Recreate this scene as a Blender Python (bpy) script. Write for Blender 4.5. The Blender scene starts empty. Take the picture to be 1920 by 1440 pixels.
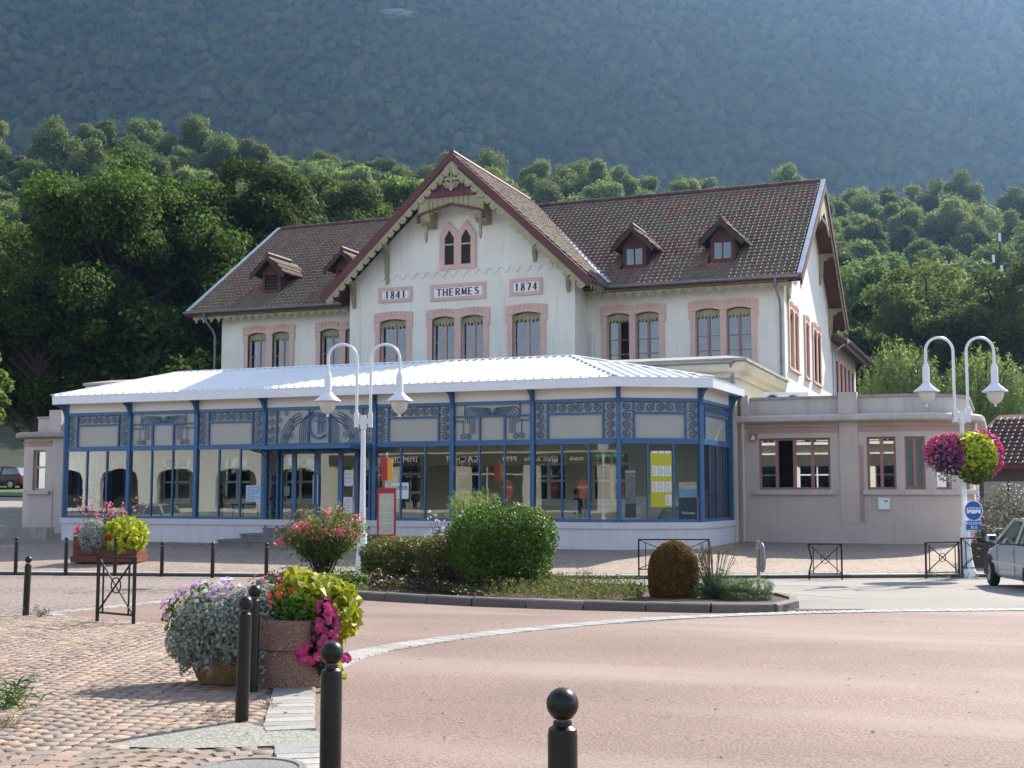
import bpy, math, random
import numpy as np
from mathutils import Vector, Matrix
R_ = math.radians
random.seed(7)
rng = np.random.default_rng(11)
scene = bpy.context.scene
col = scene.collection

# ------------------------------------------------------------------ camera, sky, sun, exposure
FPX, YAW, PITCH = 2350.0, R_(21.4), math.atan(205 / 2350.0)
CAM = Vector((10.37, -34.93, 1.62))
cd = bpy.data.cameras.new("camera"); cam = bpy.data.objects.new("camera", cd); col.objects.link(cam)
cam.location = CAM
cam.rotation_euler = (R_(90) + PITCH, 0, YAW)
cd.sensor_width = 36; cd.lens = FPX / 1920 * 36; cd.clip_start = .1; cd.clip_end = 6000
scene.camera = cam

SUN_EL, SUN_AZ = R_(38), R_(17)          # azimuth from +Y towards +X
SUN_STRENGTH, SKY_STRENGTH, EXPOSURE = 5.0, 0.15, 1.05
HAZE = 0.00014
w = bpy.data.worlds.new("World"); scene.world = w; w.use_nodes = True
nt = w.node_tree
bg = nt.nodes["Background"]
sky = nt.nodes.new("ShaderNodeTexSky"); sky.sky_type = 'NISHITA'; sky.sun_disc = False
sky.sun_elevation = SUN_EL; sky.sun_rotation = SUN_AZ
sky.air_density = 1.0; sky.dust_density = .4; sky.ozone_density = 1.5
hsv = nt.nodes.new("ShaderNodeHueSaturation"); hsv.inputs["Saturation"].default_value = .62
nt.links.new(sky.outputs[0], hsv.inputs["Color"]); nt.links.new(hsv.outputs[0], bg.inputs[0]); bg.inputs[1].default_value = SKY_STRENGTH
sl = bpy.data.lights.new("sun", 'SUN'); sl.energy = SUN_STRENGTH; sl.angle = R_(.53); sl.color = (1, .915, .79)
sun = bpy.data.objects.new("sun", sl); col.objects.link(sun)
sdir = Vector((math.sin(SUN_AZ) * math.cos(SUN_EL), math.cos(SUN_AZ) * math.cos(SUN_EL), math.sin(SUN_EL)))
sun.rotation_euler = (-sdir).to_track_quat('-Z', 'Y').to_euler()
sun.location = (0, 40, 60)
vs = scene.view_settings
vs.view_transform = 'Standard'; vs.look = 'None'; vs.exposure = EXPOSURE; vs.gamma = 1; vs.use_curve_mapping = False
cy = scene.cycles
cy.use_denoising = True
cy.max_bounces = 8; cy.diffuse_bounces = 3; cy.glossy_bounces = 4; cy.transmission_bounces = 6; cy.transparent_max_bounces = 12
cy.volume_bounces = 1
cy.sample_clamp_indirect = 8
cy.caustics_reflective = False; cy.caustics_refractive = False

# ------------------------------------------------------------------ street frame and ground height
RV = Vector((math.cos(YAW), math.sin(YAW), 0)); FV = Vector((-math.sin(YAW), math.cos(YAW), 0))
def W2(r, f):
    p = CAM + RV * r + FV * f
    return p.x, p.y
def RF(x, y):
    d = Vector((x - CAM.x, y - CAM.y, 0))
    return d.dot(RV), d.dot(FV)
KERB = [(-60, 36), (-14, 31.6), (-10.7, 31.0), (0.5, 29.15), (5, 29.3), (9.4, 29.9), (16, 30.6), (60, 33)]
BASE = [(-60, 60), (-20, 45.35), (3.09, 36.3), (5.5, 36.9), (7.0, 40.2), (12.5, 38.2), (20, 40), (60, 45)]
BZ = [(-60, .3), (-20, .02), (3.0, 0), (7, .08), (60, .1)]
def ip(t, x): return float(np.interp(x, [a for a, b in t], [b for a, b in t]))
def plane_z(f): return .26 - .0213 * max(f, -8)
def ridge_top(r): return float(np.interp(r, [-900, -420, -352, -230, -60, 200, 900], [150, 270, 340, 420, 490, 520, 520]))
def hill_z(r, f):
    z = float(np.interp(f, [0, 48, 95, 120, 180, 265, 330, 560, 640], [0, 0, 1.9, 5, 24, 52, 56, 62, 80]))
    if f > 110: z *= float(np.interp(r, [-300, -120, -45, -10, 40, 120, 300], [1.38, 1.34, 1.26, 1.17, 1.12, 1.0, 1.0]))
    if f > 620:
        z += 1.2 * (f - 620)
        z = min(z, ridge_top(r))
    return z
def gz_rf(r, f):
    fk = ip(KERB, r)
    if f <= fk: return plane_z(f)
    fb = ip(BASE, r); zk = plane_z(fk) + .10; zb = ip(BZ, r)
    s = (f - fk) / (fb - fk)
    z = zk + (zb - zk) * min(s, 1.0)
    if f > 48: z += hill_z(r, f)
    return z
def gz(x, y): return gz_rf(*RF(x, y))
def G(x, y, dz=0): return Vector((x, y, gz(x, y) + dz))
def ground_at(u, v):
    """Where the line of sight of a photo pixel meets the ground."""
    fw = FV * math.cos(PITCH) + Vector((0, 0, math.sin(PITCH)))
    up = -FV * math.sin(PITCH) + Vector((0, 0, math.cos(PITCH)))
    d = RV * ((u - 960) / FPX) + up * ((720 - v) / FPX) + fw
    d = d / d.dot(FV)
    f = 2.0
    while f < 300:
        p = CAM + d * f
        if p.z < gz_rf(*RF(p.x, p.y)): break
        f += .05
    return Vector((p.x, p.y, gz(p.x, p.y)))

# ------------------------------------------------------------------ object helpers
def tag(o, label=None, cat=None, group=None, kind=None):
    if label: o["label"] = label
    if cat: o["category"] = cat
    if group: o["group"] = group
    if kind: o["kind"] = kind
    return o
def empty(name, loc=(0, 0, 0), rz=0, **kw):
    o = bpy.data.objects.new(name, None); col.objects.link(o)
    o.location = loc; o.rotation_euler = (0, 0, rz); o.empty_display_size = .2
    return tag(o, **kw)
def link(name, me, parent=None, loc=(0, 0, 0), rz=0, scale=None, **kw):
    o = bpy.data.objects.new(name, me); col.objects.link(o)
    if parent is not None: o.parent = parent
    o.location = loc; o.rotation_euler = (0, 0, rz) if not isinstance(rz, (tuple, list)) else rz
    if scale: o.scale = scale
    return tag(o, **kw)
def kids(o): return [c for c in scene.objects if c.parent == o]
def copy_tree(o, parent=None):
    c = o.copy(); col.objects.link(c); c.parent = parent
    for ch in list(o.children): copy_tree(ch, c)
    return c
def np_mesh(name, V, F, mat=None, smooth=False):
    V = np.asarray(V, np.float32); F = np.asarray(F, np.int32)
    me = bpy.data.meshes.new(name)
    k = F.shape[1]
    me.vertices.add(len(V)); me.vertices.foreach_set("co", V.ravel())
    me.loops.add(F.size); me.loops.foreach_set("vertex_index", F.ravel())
    me.polygons.add(len(F)); me.polygons.foreach_set("loop_start", np.arange(0, F.size, k, dtype=np.int32))
    if smooth: me.polygons.foreach_set("use_smooth", np.ones(len(F), bool))
    me.update(calc_edges=True)
    if mat: me.materials.append(mat)
    return me
class MB:
    def __init__(s): s.v = []; s.f = []; s.m = []; s.mi = 0
    def add(s, vs, fs):
        n = len(s.v); s.v += [tuple(p) for p in vs]
        s.f += [tuple(i + n for i in f) for f in fs]; s.m += [s.mi] * len(fs)
        return s
    def box(s, x0, x1, y0, y1, z0, z1):
        return s.add([(x0, y0, z0), (x1, y0, z0), (x1, y1, z0), (x0, y1, z0), (x0, y0, z1), (x1, y0, z1), (x1, y1, z1), (x0, y1, z1)],
                     [(0, 3, 2, 1), (4, 5, 6, 7), (0, 1, 5, 4), (1, 2, 6, 5), (2, 3, 7, 6), (3, 0, 4, 7)])
    def bar(s, a, b, wd, ht=None, up=(0, 0, 1)):
        a = Vector(a); b = Vector(b); d = (b - a).normalized(); up = Vector(up)
        if abs(d.dot(up)) > .98: up = Vector((0, 1, 0))
        x = d.cross(up).normalized() * wd / 2; y = d.cross(x).normalized() * (ht or wd) / 2
        vs = [p + i * x + j * y for p in (a, b) for i, j in ((-1, -1), (1, -1), (1, 1), (-1, 1))]
        return s.add(vs, [(0, 1, 2, 3), (7, 6, 5, 4), (0, 4, 5, 1), (1, 5, 6, 2), (2, 6, 7, 3), (3, 7, 4, 0)])
    def tube(s, pts, r, n=6, caps=True):
        pts = [Vector(p) for p in pts]; rs = r if isinstance(r, (list, tuple)) else [r] * len(pts)
        rings = []; prev = None
        for i, p in enumerate(pts):
            d = (pts[min(i + 1, len(pts) - 1)] - pts[max(i - 1, 0)])
            d = d.normalized() if d.length > 1e-9 else Vector((0, 0, 1))
            if prev is None:
                a = Vector((1, 0, 0)) if abs(d.x) < .9 else Vector((0, 1, 0)); x = d.cross(a).normalized()
            else:
                x = prev - d * prev.dot(d)
                x = x.normalized() if x.length > 1e-6 else d.orthogonal().normalized()
            prev = x; y = d.cross(x)
            rings.append([p + (x * math.cos(2 * math.pi * k / n) + y * math.sin(2 * math.pi * k / n)) * rs[i] for k in range(n)])
        vs = [v for rg in rings for v in rg]; fs = []
        for i in range(len(pts) - 1):
            for k in range(n):
                a = i * n + k; b = i * n + (k + 1) % n
                fs.append((a, b, b + n, a + n))
        if caps: fs += [tuple(range(n))[::-1], tuple(range((len(pts) - 1) * n, len(pts) * n))]
        return s.add(vs, fs)
    def lathe(s, prof, c=(0, 0, 0), n=16, cap=True):
        vs = []; fs = []
        for r, z in prof:
            for k in range(n):
                a = 2 * math.pi * k / n
                vs.append((c[0] + r * math.cos(a), c[1] + r * math.sin(a), c[2] + z))
        for i in range(len(prof) - 1):
            for k in range(n):
                a = i * n + k; b = i * n + (k + 1) % n
                fs.append((a, b, b + n, a + n))
        if cap: fs += [tuple(range(n))[::-1], tuple(range((len(prof) - 1) * n, len(prof) * n))]
        return s.add(vs, fs)
    def prism(s, poly, off, fn=None):
        """poly: 3D points in one plane; off: extrusion vector."""
        off = Vector(off); n = len(poly); P = [Vector(p) for p in poly]
        vs = P + [p + off for p in P]
        fs = [tuple(range(n)), tuple(range(2 * n - 1, n - 1, -1))]
        fs += [(i, i + n, (i + 1) % n + n, (i + 1) % n) for i in range(n)]
        return s.add(vs, fs)
    def pxz(s, poly, y0, y1): return s.prism([(x, y0, z) for x, z in poly], (0, y1 - y0, 0))
    def pxy(s, poly, z0, z1): return s.prism([(x, y, z0) for x, y in poly], (0, 0, z1 - z0))
    def mesh(s, name, mat, smooth=False):
        me = bpy.data.meshes.new(name); me.from_pydata(s.v, [], s.f)
        for m in (mat if isinstance(mat, (list, tuple)) else [mat]): me.materials.append(m)
        if isinstance(mat, (list, tuple)): me.polygons.foreach_set("material_index", s.m)
        import bmesh
        bm = bmesh.new(); bm.from_mesh(me); bmesh.ops.recalc_face_normals(bm, faces=bm.faces); bm.to_mesh(me); bm.free()
        if smooth: me.polygons.foreach_set("use_smooth", [True] * len(me.polygons)); me.set_sharp_from_angle(angle=R_(38))
        me.update(); return me
    def build(s, name, mat, parent=None, loc=(0, 0, 0), rz=0, smooth=False, **kw):
        return link(name, s.mesh(name, mat, smooth), parent, loc, rz, **kw)
def path_info(path):
    P = [Vector((x, y)) for x, y in path]; S = [0]
    for a, b in zip(P, P[1:]): S.append(S[-1] + (b - a).length)
    return P, S
def wall_path(mb, path, z0, z1, ops=(), depth=.3):
    """A wall along a plan path (outside on the right of travel) with rectangular openings (s0, s1, za, zb) and their reveals."""
    P, S = path_info(path)
    ss = sorted(set([round(x, 4) for x in S] + [round(o[i], 4) for o in ops for i in (0, 1)]))
    zs = sorted(set([z0, z1] + [o[i] for o in ops for i in (2, 3)]))
    def pt(s, seg, inn=0):
        a, b = P[seg], P[seg + 1]; d = (b - a).normalized(); n = Vector((-d.y, d.x))
        q = a + d * (s - S[seg]) + n * inn
        return q
    for s0, s1 in zip(ss, ss[1:]):
        m = (s0 + s1) / 2
        seg = max(i for i in range(len(S) - 1) if S[i] <= m)
        a, b = pt(s0, seg), pt(s1, seg)
        ai, bi = pt(s0, seg, depth), pt(s1, seg, depth)
        for za, zb in zip(zs, zs[1:]):
            mz = (za + zb) / 2
            if not any(o[0] < m < o[1] and o[2] < mz < o[3] for o in ops):
                mb.add([(a.x, a.y, za), (b.x, b.y, za), (b.x, b.y, zb), (a.x, a.y, zb)], [(0, 1, 2, 3)])
        for o in ops:
            if o[0] < m < o[1]:
                for z in (o[2], o[3]):
                    mb.add([(a.x, a.y, z), (b.x, b.y, z), (bi.x, bi.y, z), (ai.x, ai.y, z)], [(0, 1, 2, 3)])
                for s_, p, q in ((o[0], a, ai), (o[1], b, bi)):
                    if abs(s_ - (s0 if s_ == o[0] else s1)) < 1e-3:
                        mb.add([(p.x, p.y, o[2]), (q.x, q.y, o[2]), (q.x, q.y, o[3]), (p.x, p.y, o[3])], [(0, 1, 2, 3)])
    return mb
def offset_path(path, o):
    P, S = path_info(path); out = []
    for i, p in enumerate(P):
        ns = []
        for j in (i - 1, i):
            if 0 <= j < len(P) - 1:
                d = (P[j + 1] - P[j]).normalized(); ns.append(Vector((d.y, -d.x)))
        n = sum(ns, Vector((0, 0))); n = n.normalized()
        k = 1 / max(.5, n.dot(ns[0]))
        out.append((p.x + n.x * o * k, p.y + n.y * o * k))
    return out
def sweep(mb, path, prof, zf=None):
    """Closed profile of (outward offset, z) carried along a plan path."""
    rows = [offset_path(path, o) for o, z in prof]; n = len(prof); m = len(path)
    vs = [(rows[k][i][0], rows[k][i][1], prof[k][1]) for i in range(m) for k in range(n)]
    fs = [(i * n + k, (i + 1) * n + k, (i + 1) * n + (k + 1) % n, i * n + (k + 1) % n) for i in range(m - 1) for k in range(n)]
    fs += [tuple(range(n)), tuple(range((m - 1) * n, m * n))[::-1]]
    return mb.add(vs, fs)
def arc(cx, cy, r, a0, a1, n): return [(cx + r * math.cos(R_(a0 + (a1 - a0) * i / n)), cy + r * math.sin(R_(a0 + (a1 - a0) * i / n))) for i in range(n + 1)]

# ------------------------------------------------------------------ materials
MATS = {}
def ramp(n, stops):
    r = n.new("ShaderNodeValToRGB"); e = r.color_ramp.elements
    while len(e) > 1: e.remove(e[-1])
    e[0].position = stops[0][0]; e[0].color = (*stops[0][1], 1)
    for p, c in stops[1:]:
        x = e.new(p); x.color = (*c, 1)
    return r
def mat(name, c, rough=.7, var=.12, scale=3.0, bump=0, bscale=60, metal=0, c2=None, spec=.4, streak=0, fine=0.0, coat=0):
    """Plain surface with soft colour mottling, optional grain relief and vertical weather streaks."""
    m = bpy.data.materials.new(name); m.use_nodes = True; n = m.node_tree.nodes; L = m.node_tree.links
    b = n["Principled BSDF"]; b.inputs["Roughness"].default_value = rough; b.inputs["Metallic"].default_value = metal
    b.inputs["Specular IOR Level"].default_value = spec
    if coat: b.inputs["Coat Weight"].default_value = coat; b.inputs["Coat Roughness"].default_value = .05
    tc = n.new("ShaderNodeTexCoord")
    nz = n.new("ShaderNodeTexNoise"); nz.inputs["Scale"].default_value = scale; nz.inputs["Detail"].default_value = 6; nz.inputs["Roughness"].default_value = .6
    L.new(tc.outputs["Object"], nz.inputs["Vector"])
    lo = tuple(x * (1 - var) for x in c); hi = tuple(min(1, x * (1 + var)) for x in c)
    r = ramp(n, [(.3, c2 or lo), (.7, hi)]); L.new(nz.outputs["Fac"], r.inputs[0]); out = r.outputs[0]
    if streak:
        mp = n.new("ShaderNodeMapping"); mp.inputs["Scale"].default_value = (5, 5, .35); L.new(tc.outputs["Object"], mp.inputs["Vector"])
        n2 = n.new("ShaderNodeTexNoise"); n2.inputs["Scale"].default_value = 1.6; n2.inputs["Detail"].default_value = 5
        L.new(mp.outputs[0], n2.inputs["Vector"])
        r2 = ramp(n, [(.5, (1, 1, 1)), (.78, (1 - streak,) * 3)]); L.new(n2.outputs["Fac"], r2.inputs[0])
        mx = n.new("ShaderNodeMix"); mx.data_type = 'RGBA'; mx.blend_type = 'MULTIPLY'; mx.inputs[0].default_value = 1
        L.new(out, mx.inputs[6]); L.new(r2.outputs[0], mx.inputs[7]); out = mx.outputs[2]
    if fine:
        n3 = n.new("ShaderNodeTexNoise"); n3.inputs["Scale"].default_value = bscale; n3.inputs["Detail"].default_value = 2
        L.new(tc.outputs["Object"], n3.inputs["Vector"])
        r3 = ramp(n, [(.35, (1 - fine,) * 3), (.65, (1 + fine,) * 3)]); L.new(n3.outputs["Fac"], r3.inputs[0])
        mx = n.new("ShaderNodeMix"); mx.data_type = 'RGBA'; mx.blend_type = 'MULTIPLY'; mx.inputs[0].default_value = 1
        L.new(out, mx.inputs[6]); L.new(r3.outputs[0], mx.inputs[7]); out = mx.outputs[2]
    L.new(out, b.inputs["Base Color"])
    if bump:
        n4 = n.new("ShaderNodeTexNoise"); n4.inputs["Scale"].default_value = bscale; n4.inputs["Detail"].default_value = 4
        L.new(tc.outputs["Object"], n4.inputs["Vector"])
        bp = n.new("ShaderNodeBump"); bp.inputs["Strength"].default_value = bump; bp.inputs["Distance"].default_value = .02
        L.new(n4.outputs["Fac"], bp.inputs["Height"]); L.new(bp.outputs[0], b.inputs["Normal"])
    MATS[name] = m; return m
def pick_mat(name, cols, rough=.75, bump=.3, bscale=50, spec=.35, wear=None):
    """Each separate piece of the mesh takes its own colour from a list."""
    m = bpy.data.materials.new(name); m.use_nodes = True; n = m.node_tree.nodes; L = m.node_tree.links
    b = n["Principled BSDF"]; b.inputs["Roughness"].default_value = rough; b.inputs["Specular IOR Level"].default_value = spec
    g = n.new("ShaderNodeNewGeometry"); oi = n.new("ShaderNodeObjectInfo")
    ad = n.new("ShaderNodeMath"); ad.operation = 'ADD'; L.new(g.outputs["Random Per Island"], ad.inputs[0]); L.new(oi.outputs["Random"], ad.inputs[1])
    fr = n.new("ShaderNodeMath"); fr.operation = 'FRACT'; L.new(ad.outputs[0], fr.inputs[0])
    r = ramp(n, [(i / len(cols), c) for i, c in enumerate(cols)]); r.color_ramp.interpolation = 'CONSTANT' if len(cols) > 3 else 'LINEAR'
    L.new(fr.outputs[0], r.inputs[0]); out = r.outputs[0]
    tc = n.new("ShaderNodeTexCoord")
    n4 = n.new("ShaderNodeTexNoise"); n4.inputs["Scale"].default_value = bscale; n4.inputs["Detail"].default_value = 3
    L.new(g.outputs["Position"], n4.inputs["Vector"])
    r3 = ramp(n, [(.3, (.75,) * 3), (.7, (1.2,) * 3)]); L.new(n4.outputs["Fac"], r3.inputs[0])
    mx = n.new("ShaderNodeMix"); mx.data_type = 'RGBA'; mx.blend_type = 'MULTIPLY'; mx.inputs[0].default_value = 1
    L.new(out, mx.inputs[6]); L.new(r3.outputs[0], mx.inputs[7]); out = mx.outputs[2]
    if wear:
        wc, sc_, lo, hi = wear
        n5 = n.new("ShaderNodeTexNoise"); n5.inputs["Scale"].default_value = sc_; n5.inputs["Detail"].default_value = 6; n5.inputs["Roughness"].default_value = .7
        L.new(g.outputs["Position"], n5.inputs["Vector"])
        r5 = ramp(n, [(lo, (0, 0, 0)), (hi, (1, 1, 1))]); L.new(n5.outputs["Fac"], r5.inputs[0])
        mx = n.new("ShaderNodeMix"); mx.data_type = 'RGBA'
        L.new(r5.outputs[0], mx.inputs[0]); L.new(out, mx.inputs[6]); mx.inputs[7].default_value = (*wc, 1); out = mx.outputs[2]
    L.new(out, b.inputs["Base Color"])
    bp = n.new("ShaderNodeBump"); bp.inputs["Strength"].default_value = bump; bp.inputs["Distance"].default_value = .01
    L.new(n4.outputs["Fac"], bp.inputs["Height"]); L.new(bp.outputs[0], b.inputs["Normal"])
    MATS[name] = m; return m
def leaf_mat(name, cols, trans=.4, rough=.45, spec=.4, patch=None):
    m = bpy.data.materials.new(name); m.use_nodes = True; n = m.node_tree.nodes; L = m.node_tree.links
    b = n["Principled BSDF"]; b.inputs["Roughness"].default_value = rough; b.inputs["Specular IOR Level"].default_value = spec
    g = n.new("ShaderNodeNewGeometry"); oi = n.new("ShaderNodeObjectInfo")
    r = ramp(n, [(i / max(1, len(cols) - 1), c) for i, c in enumerate(cols)]); L.new(g.outputs["Random Per Island"], r.inputs[0])
    hs = n.new("ShaderNodeHueSaturation"); L.new(r.outputs[0], hs.inputs["Color"])
    mr = n.new("ShaderNodeMapRange"); mr.inputs[3].default_value = .65; mr.inputs[4].default_value = 1.4; L.new(oi.outputs["Random"], mr.inputs[0])
    val = mr.outputs[0]
    mh = n.new("ShaderNodeMapRange"); mh.inputs[3].default_value = .485; mh.inputs[4].default_value = .51
    fr2 = n.new("ShaderNodeMath"); fr2.operation = 'MULTIPLY'; fr2.inputs[1].default_value = 7.3; L.new(oi.outputs["Random"], fr2.inputs[0])
    fr3 = n.new("ShaderNodeMath"); fr3.operation = 'FRACT'; L.new(fr2.outputs[0], fr3.inputs[0]); L.new(fr3.outputs[0], mh.inputs[0]); L.new(mh.outputs[0], hs.inputs["Hue"])
    if patch:                                              # brightness varies in broad patches across a whole forest
        val = None
        for sc_, lo_, hi_ in patch:
            nz = n.new("ShaderNodeTexNoise"); nz.inputs["Scale"].default_value = sc_; nz.inputs["Detail"].default_value = 2; L.new(g.outputs["Position"], nz.inputs["Vector"])
            m3 = n.new("ShaderNodeMapRange"); m3.inputs[1].default_value = .3; m3.inputs[2].default_value = .7; m3.inputs[3].default_value = lo_; m3.inputs[4].default_value = hi_; L.new(nz.outputs["Fac"], m3.inputs[0])
            if val is None: val = m3.outputs[0]
            else:
                mm_ = n.new("ShaderNodeMath"); mm_.operation = 'MULTIPLY'; L.new(val, mm_.inputs[0]); L.new(m3.outputs[0], mm_.inputs[1]); val = mm_.outputs[0]
    L.new(val, hs.inputs["Value"])
    L.new(hs.outputs[0], b.inputs["Base Color"])
    t = n.new("ShaderNodeBsdfTranslucent"); L.new(hs.outputs[0], t.inputs[0])
    mx = n.new("ShaderNodeMixShader"); mx.inputs[0].default_value = trans
    L.new(b.outputs[0], mx.inputs[1]); L.new(t.outputs[0], mx.inputs[2]); L.new(mx.outputs[0], n["Material Output"].inputs[0])
    MATS[name] = m; return m
def glass_mat(name, refl=.10, tint=(.9, .95, .95), rough=0.0, wave=0):
    m = bpy.data.materials.new(name); m.use_nodes = True; n = m.node_tree.nodes; L = m.node_tree.links
    n.remove(n["Principled BSDF"])
    t = n.new("ShaderNodeBsdfTransparent"); t.inputs[0].default_value = (*tint, 1)
    g = n.new("ShaderNodeBsdfGlossy"); g.inputs["Roughness"].default_value = rough; g.inputs[0].default_value = (.95, .97, 1, 1)
    lw = n.new("ShaderNodeFresnel"); lw.inputs[0].default_value = 1.5
    ad = n.new("ShaderNodeMath"); ad.operation = 'ADD'; ad.use_clamp = True; ad.inputs[1].default_value = refl; L.new(lw.outputs[0], ad.inputs[0])
    if wave:
        tc = n.new("ShaderNodeTexCoord"); nz = n.new("ShaderNodeTexNoise"); nz.inputs["Scale"].default_value = .9; L.new(tc.outputs["Object"], nz.inputs["Vector"])
        bp = n.new("ShaderNodeBump"); bp.inputs["Strength"].default_value = wave; bp.inputs["Distance"].default_value = .02
        L.new(nz.outputs["Fac"], bp.inputs["Height"]); L.new(bp.outputs[0], g.inputs["Normal"])
    mx = n.new("ShaderNodeMixShader"); L.new(ad.outputs[0], mx.inputs[0]); L.new(t.outputs[0], mx.inputs[1]); L.new(g.outputs[0], mx.inputs[2])
    L.new(mx.outputs[0], n["Material Output"].inputs[0]); MATS[name] = m; return m

plaster = mat("plaster_white", (.765, .735, .655), .9, .09, .45, .25, 40, streak=.13)
plaster_side = plaster
cream = mat("cream_render", (.64, .58, .43), .9, .1, .9, .2, 40, streak=.12)
mauve = mat("mauve_render", (.54, .455, .40), .9, .06, .7, .3, 70, streak=.10)
mauve_trim = mat("mauve_trim", (.53, .475, .43), .9, .10, 1.2, .2, 50, streak=.22)
pinkstripe = mat("pink_stripe", (.47, .30, .25), .9, .08, 2, .1, 50)
pink = mat("pink_stone", (.64, .43, .37), .85, .08, 2.5, .15, 50)
pinkwood = mat("pink_paint", (.52, .33, .31), .6, .08, 3)
rosewood = mat("rose_window_paint", (.33, .16, .14), .6, .08, 3)
maroon = mat("maroon_board", (.105, .030, .030), .6, .15, 3)
olive = mat("olive_fretwork", (.31, .285, .165), .75, .2, 2.5)
bluep = mat("blue_steel_paint", (.033, .115, .255), .4, .1, 4, spec=.5)
bluedark = mat("blue_iron_paint", (.05, .125, .235), .5, .1, 4)
whitemetal = mat("white_roof_sheet", (.82, .83, .84), .35, .03, 1.5, spec=.5)
whitepaint = mat("white_gloss_paint", (.76, .77, .80), .35, .05, 2, spec=.5)
plinthm = mat("plinth_paint", (.64, .63, .66), .8, .05, 1.2, .15, 50, streak=.12)
zinc = mat("zinc_gutter", (.22, .24, .26), .45, .2, 3, metal=.6)
zincpale = mat("pale_zinc_flashing", (.42, .46, .52), .45, .15, 3, metal=.5)
black = mat("black_iron", (.012, .010, .010), .32, .3, 9, spec=.35, fine=.3, bscale=30, bump=.05)
blackbar = mat("black_painted_bar", (.014, .010, .010), .5, .2, 6, spec=.25)
signwhite = mat("sign_white", (.80, .80, .80), .6, .03, 5)
signdark = mat("letter_maroon", (.055, .012, .016), .6, .1, 5)
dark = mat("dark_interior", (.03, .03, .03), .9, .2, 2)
greywall = mat("interior_wall", (.62, .60, .56), .9, .06, 1, streak=.05)
floorm = mat("interior_floor", (.42, .40, .36), .6, .1, 2)
frost = mat("frosted_pane", (.37, .37, .33), .3, .05, .8, spec=.6)
timber = mat("dormer_timber", (.10, .038, .028), .8, .25, 3, .3, 40)
stone = mat("grey_stone", (.20, .19, .185), .9, .2, 3, .4, 40, fine=.12)
concrete = mat("pale_concrete", (.34, .32, .28), .9, .15, 1.5, .3, 60, streak=.3, fine=.1)
trunkm = mat("bark", (.055, .042, .032), .95, .3, 4, .8, 20)
soil = mat("soil_mulch", (.075, .05, .038), 1, .4, 6, 1, 40, fine=.4)
redpaint = mat("bus_stop_red", (.36, .018, .022), .35, .1, 3, spec=.5)
tilemat = pick_mat("clay_roof_tile", [(.24, .115, .085), (.19, .105, .08), (.28, .145, .105), (.16, .11, .088), (.225, .135, .105), (.20, .14, .108)], .75, .5, 30, .25, wear=((.155, .145, .11), .55, .38, .62))
tile2 = pick_mat("dark_roof_tile", [(.10, .05, .045), (.13, .065, .055), (.09, .05, .045), (.12, .06, .05)], .65, .3, 30, .3)
winglass = glass_mat("window_glass", .05, (.5, .55, .62))
verglass = glass_mat("veranda_glass", .025, (.88, .92, .90), wave=.04)

# ground materials
def ground_mat(name, base, lo, hi, grain, gs, rough=.85, patches=None, bump=.35, speck=None):
    m = bpy.data.materials.new(name); m.use_nodes = True; n = m.node_tree.nodes; L = m.node_tree.links
    b = n["Principled BSDF"]; b.inputs["Roughness"].default_value = rough; b.inputs["Specular IOR Level"].default_value = .35
    tc = n.new("ShaderNodeTexCoord")
    a = n.new("ShaderNodeTexNoise"); a.inputs["Scale"].default_value = .35; a.inputs["Detail"].default_value = 5; L.new(tc.outputs["Object"], a.inputs["Vector"])
    r = ramp(n, [(.3, tuple(x * lo for x in base)), (.7, tuple(x * hi for x in base))]); L.new(a.outputs["Fac"], r.inputs[0])
    c = n.new("ShaderNodeTexNoise"); c.inputs["Scale"].default_value = gs; c.inputs["Detail"].default_value = 2; L.new(tc.outputs["Object"], c.inputs["Vector"])
    r2 = ramp(n, [(.32, (1 - grain,) * 3), (.5, (1, 1, 1)), (.68, (1 + grain,) * 3)]); L.new(c.outputs["Fac"], r2.inputs[0])
    mx = n.new("ShaderNodeMix"); mx.data_type = 'RGBA'; mx.blend_type = 'MULTIPLY'; mx.inputs[0].default_value = 1
    L.new(r.outputs[0], mx.inputs[6]); L.new(r2.outputs[0], mx.inputs[7]); out = mx.outputs[2]
    if patches:
        pc, sx, sy, lo_, hi_ = patches
        mp = n.new("ShaderNodeMapping"); mp.inputs["Rotation"].default_value = (0, 0, -YAW); mp.inputs["Scale"].default_value = (sx, sy, 1); L.new(tc.outputs["Object"], mp.inputs["Vector"])
        d = n.new("ShaderNodeTexNoise"); d.inputs["Scale"].default_value = 1; d.inputs["Detail"].default_value = 3; L.new(mp.outputs[0], d.inputs["Vector"])
        r3 = ramp(n, [(lo_, (0, 0, 0)), (hi_, (1, 1, 1))]); L.new(d.outputs["Fac"], r3.inputs[0])
        mx = n.new("ShaderNodeMix"); mx.data_type = 'RGBA'; L.new(r3.outputs[0], mx.inputs[0]); L.new(out, mx.inputs[6]); mx.inputs[7].default_value = (*pc, 1); out = mx.outputs[2]
    if speck:
        s = n.new("ShaderNodeTexVoronoi"); s.inputs["Scale"].default_value = 130; L.new(tc.outputs["Object"], s.inputs["Vector"])
        r4 = ramp(n, [(.0, (1, 1, 1)), (.06, (0, 0, 0))]); L.new(s.outputs["Distance"], r4.inputs[0])
        mx = n.new("ShaderNodeMix"); mx.data_type = 'RGBA'; L.new(r4.outputs[0], mx.inputs[0]); L.new(out, mx.inputs[6]); mx.inputs[7].default_value = (*speck, 1); out = mx.outputs[2]
    L.new(out, b.inputs["Base Color"])
    bp = n.new("ShaderNodeBump"); bp.inputs["Strength"].default_value = bump; bp.inputs["Distance"].default_value = .012
    L.new(c.outputs["Fac"], bp.inputs["Height"]); L.new(bp.outputs[0], b.inputs["Normal"])
    return m
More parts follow.
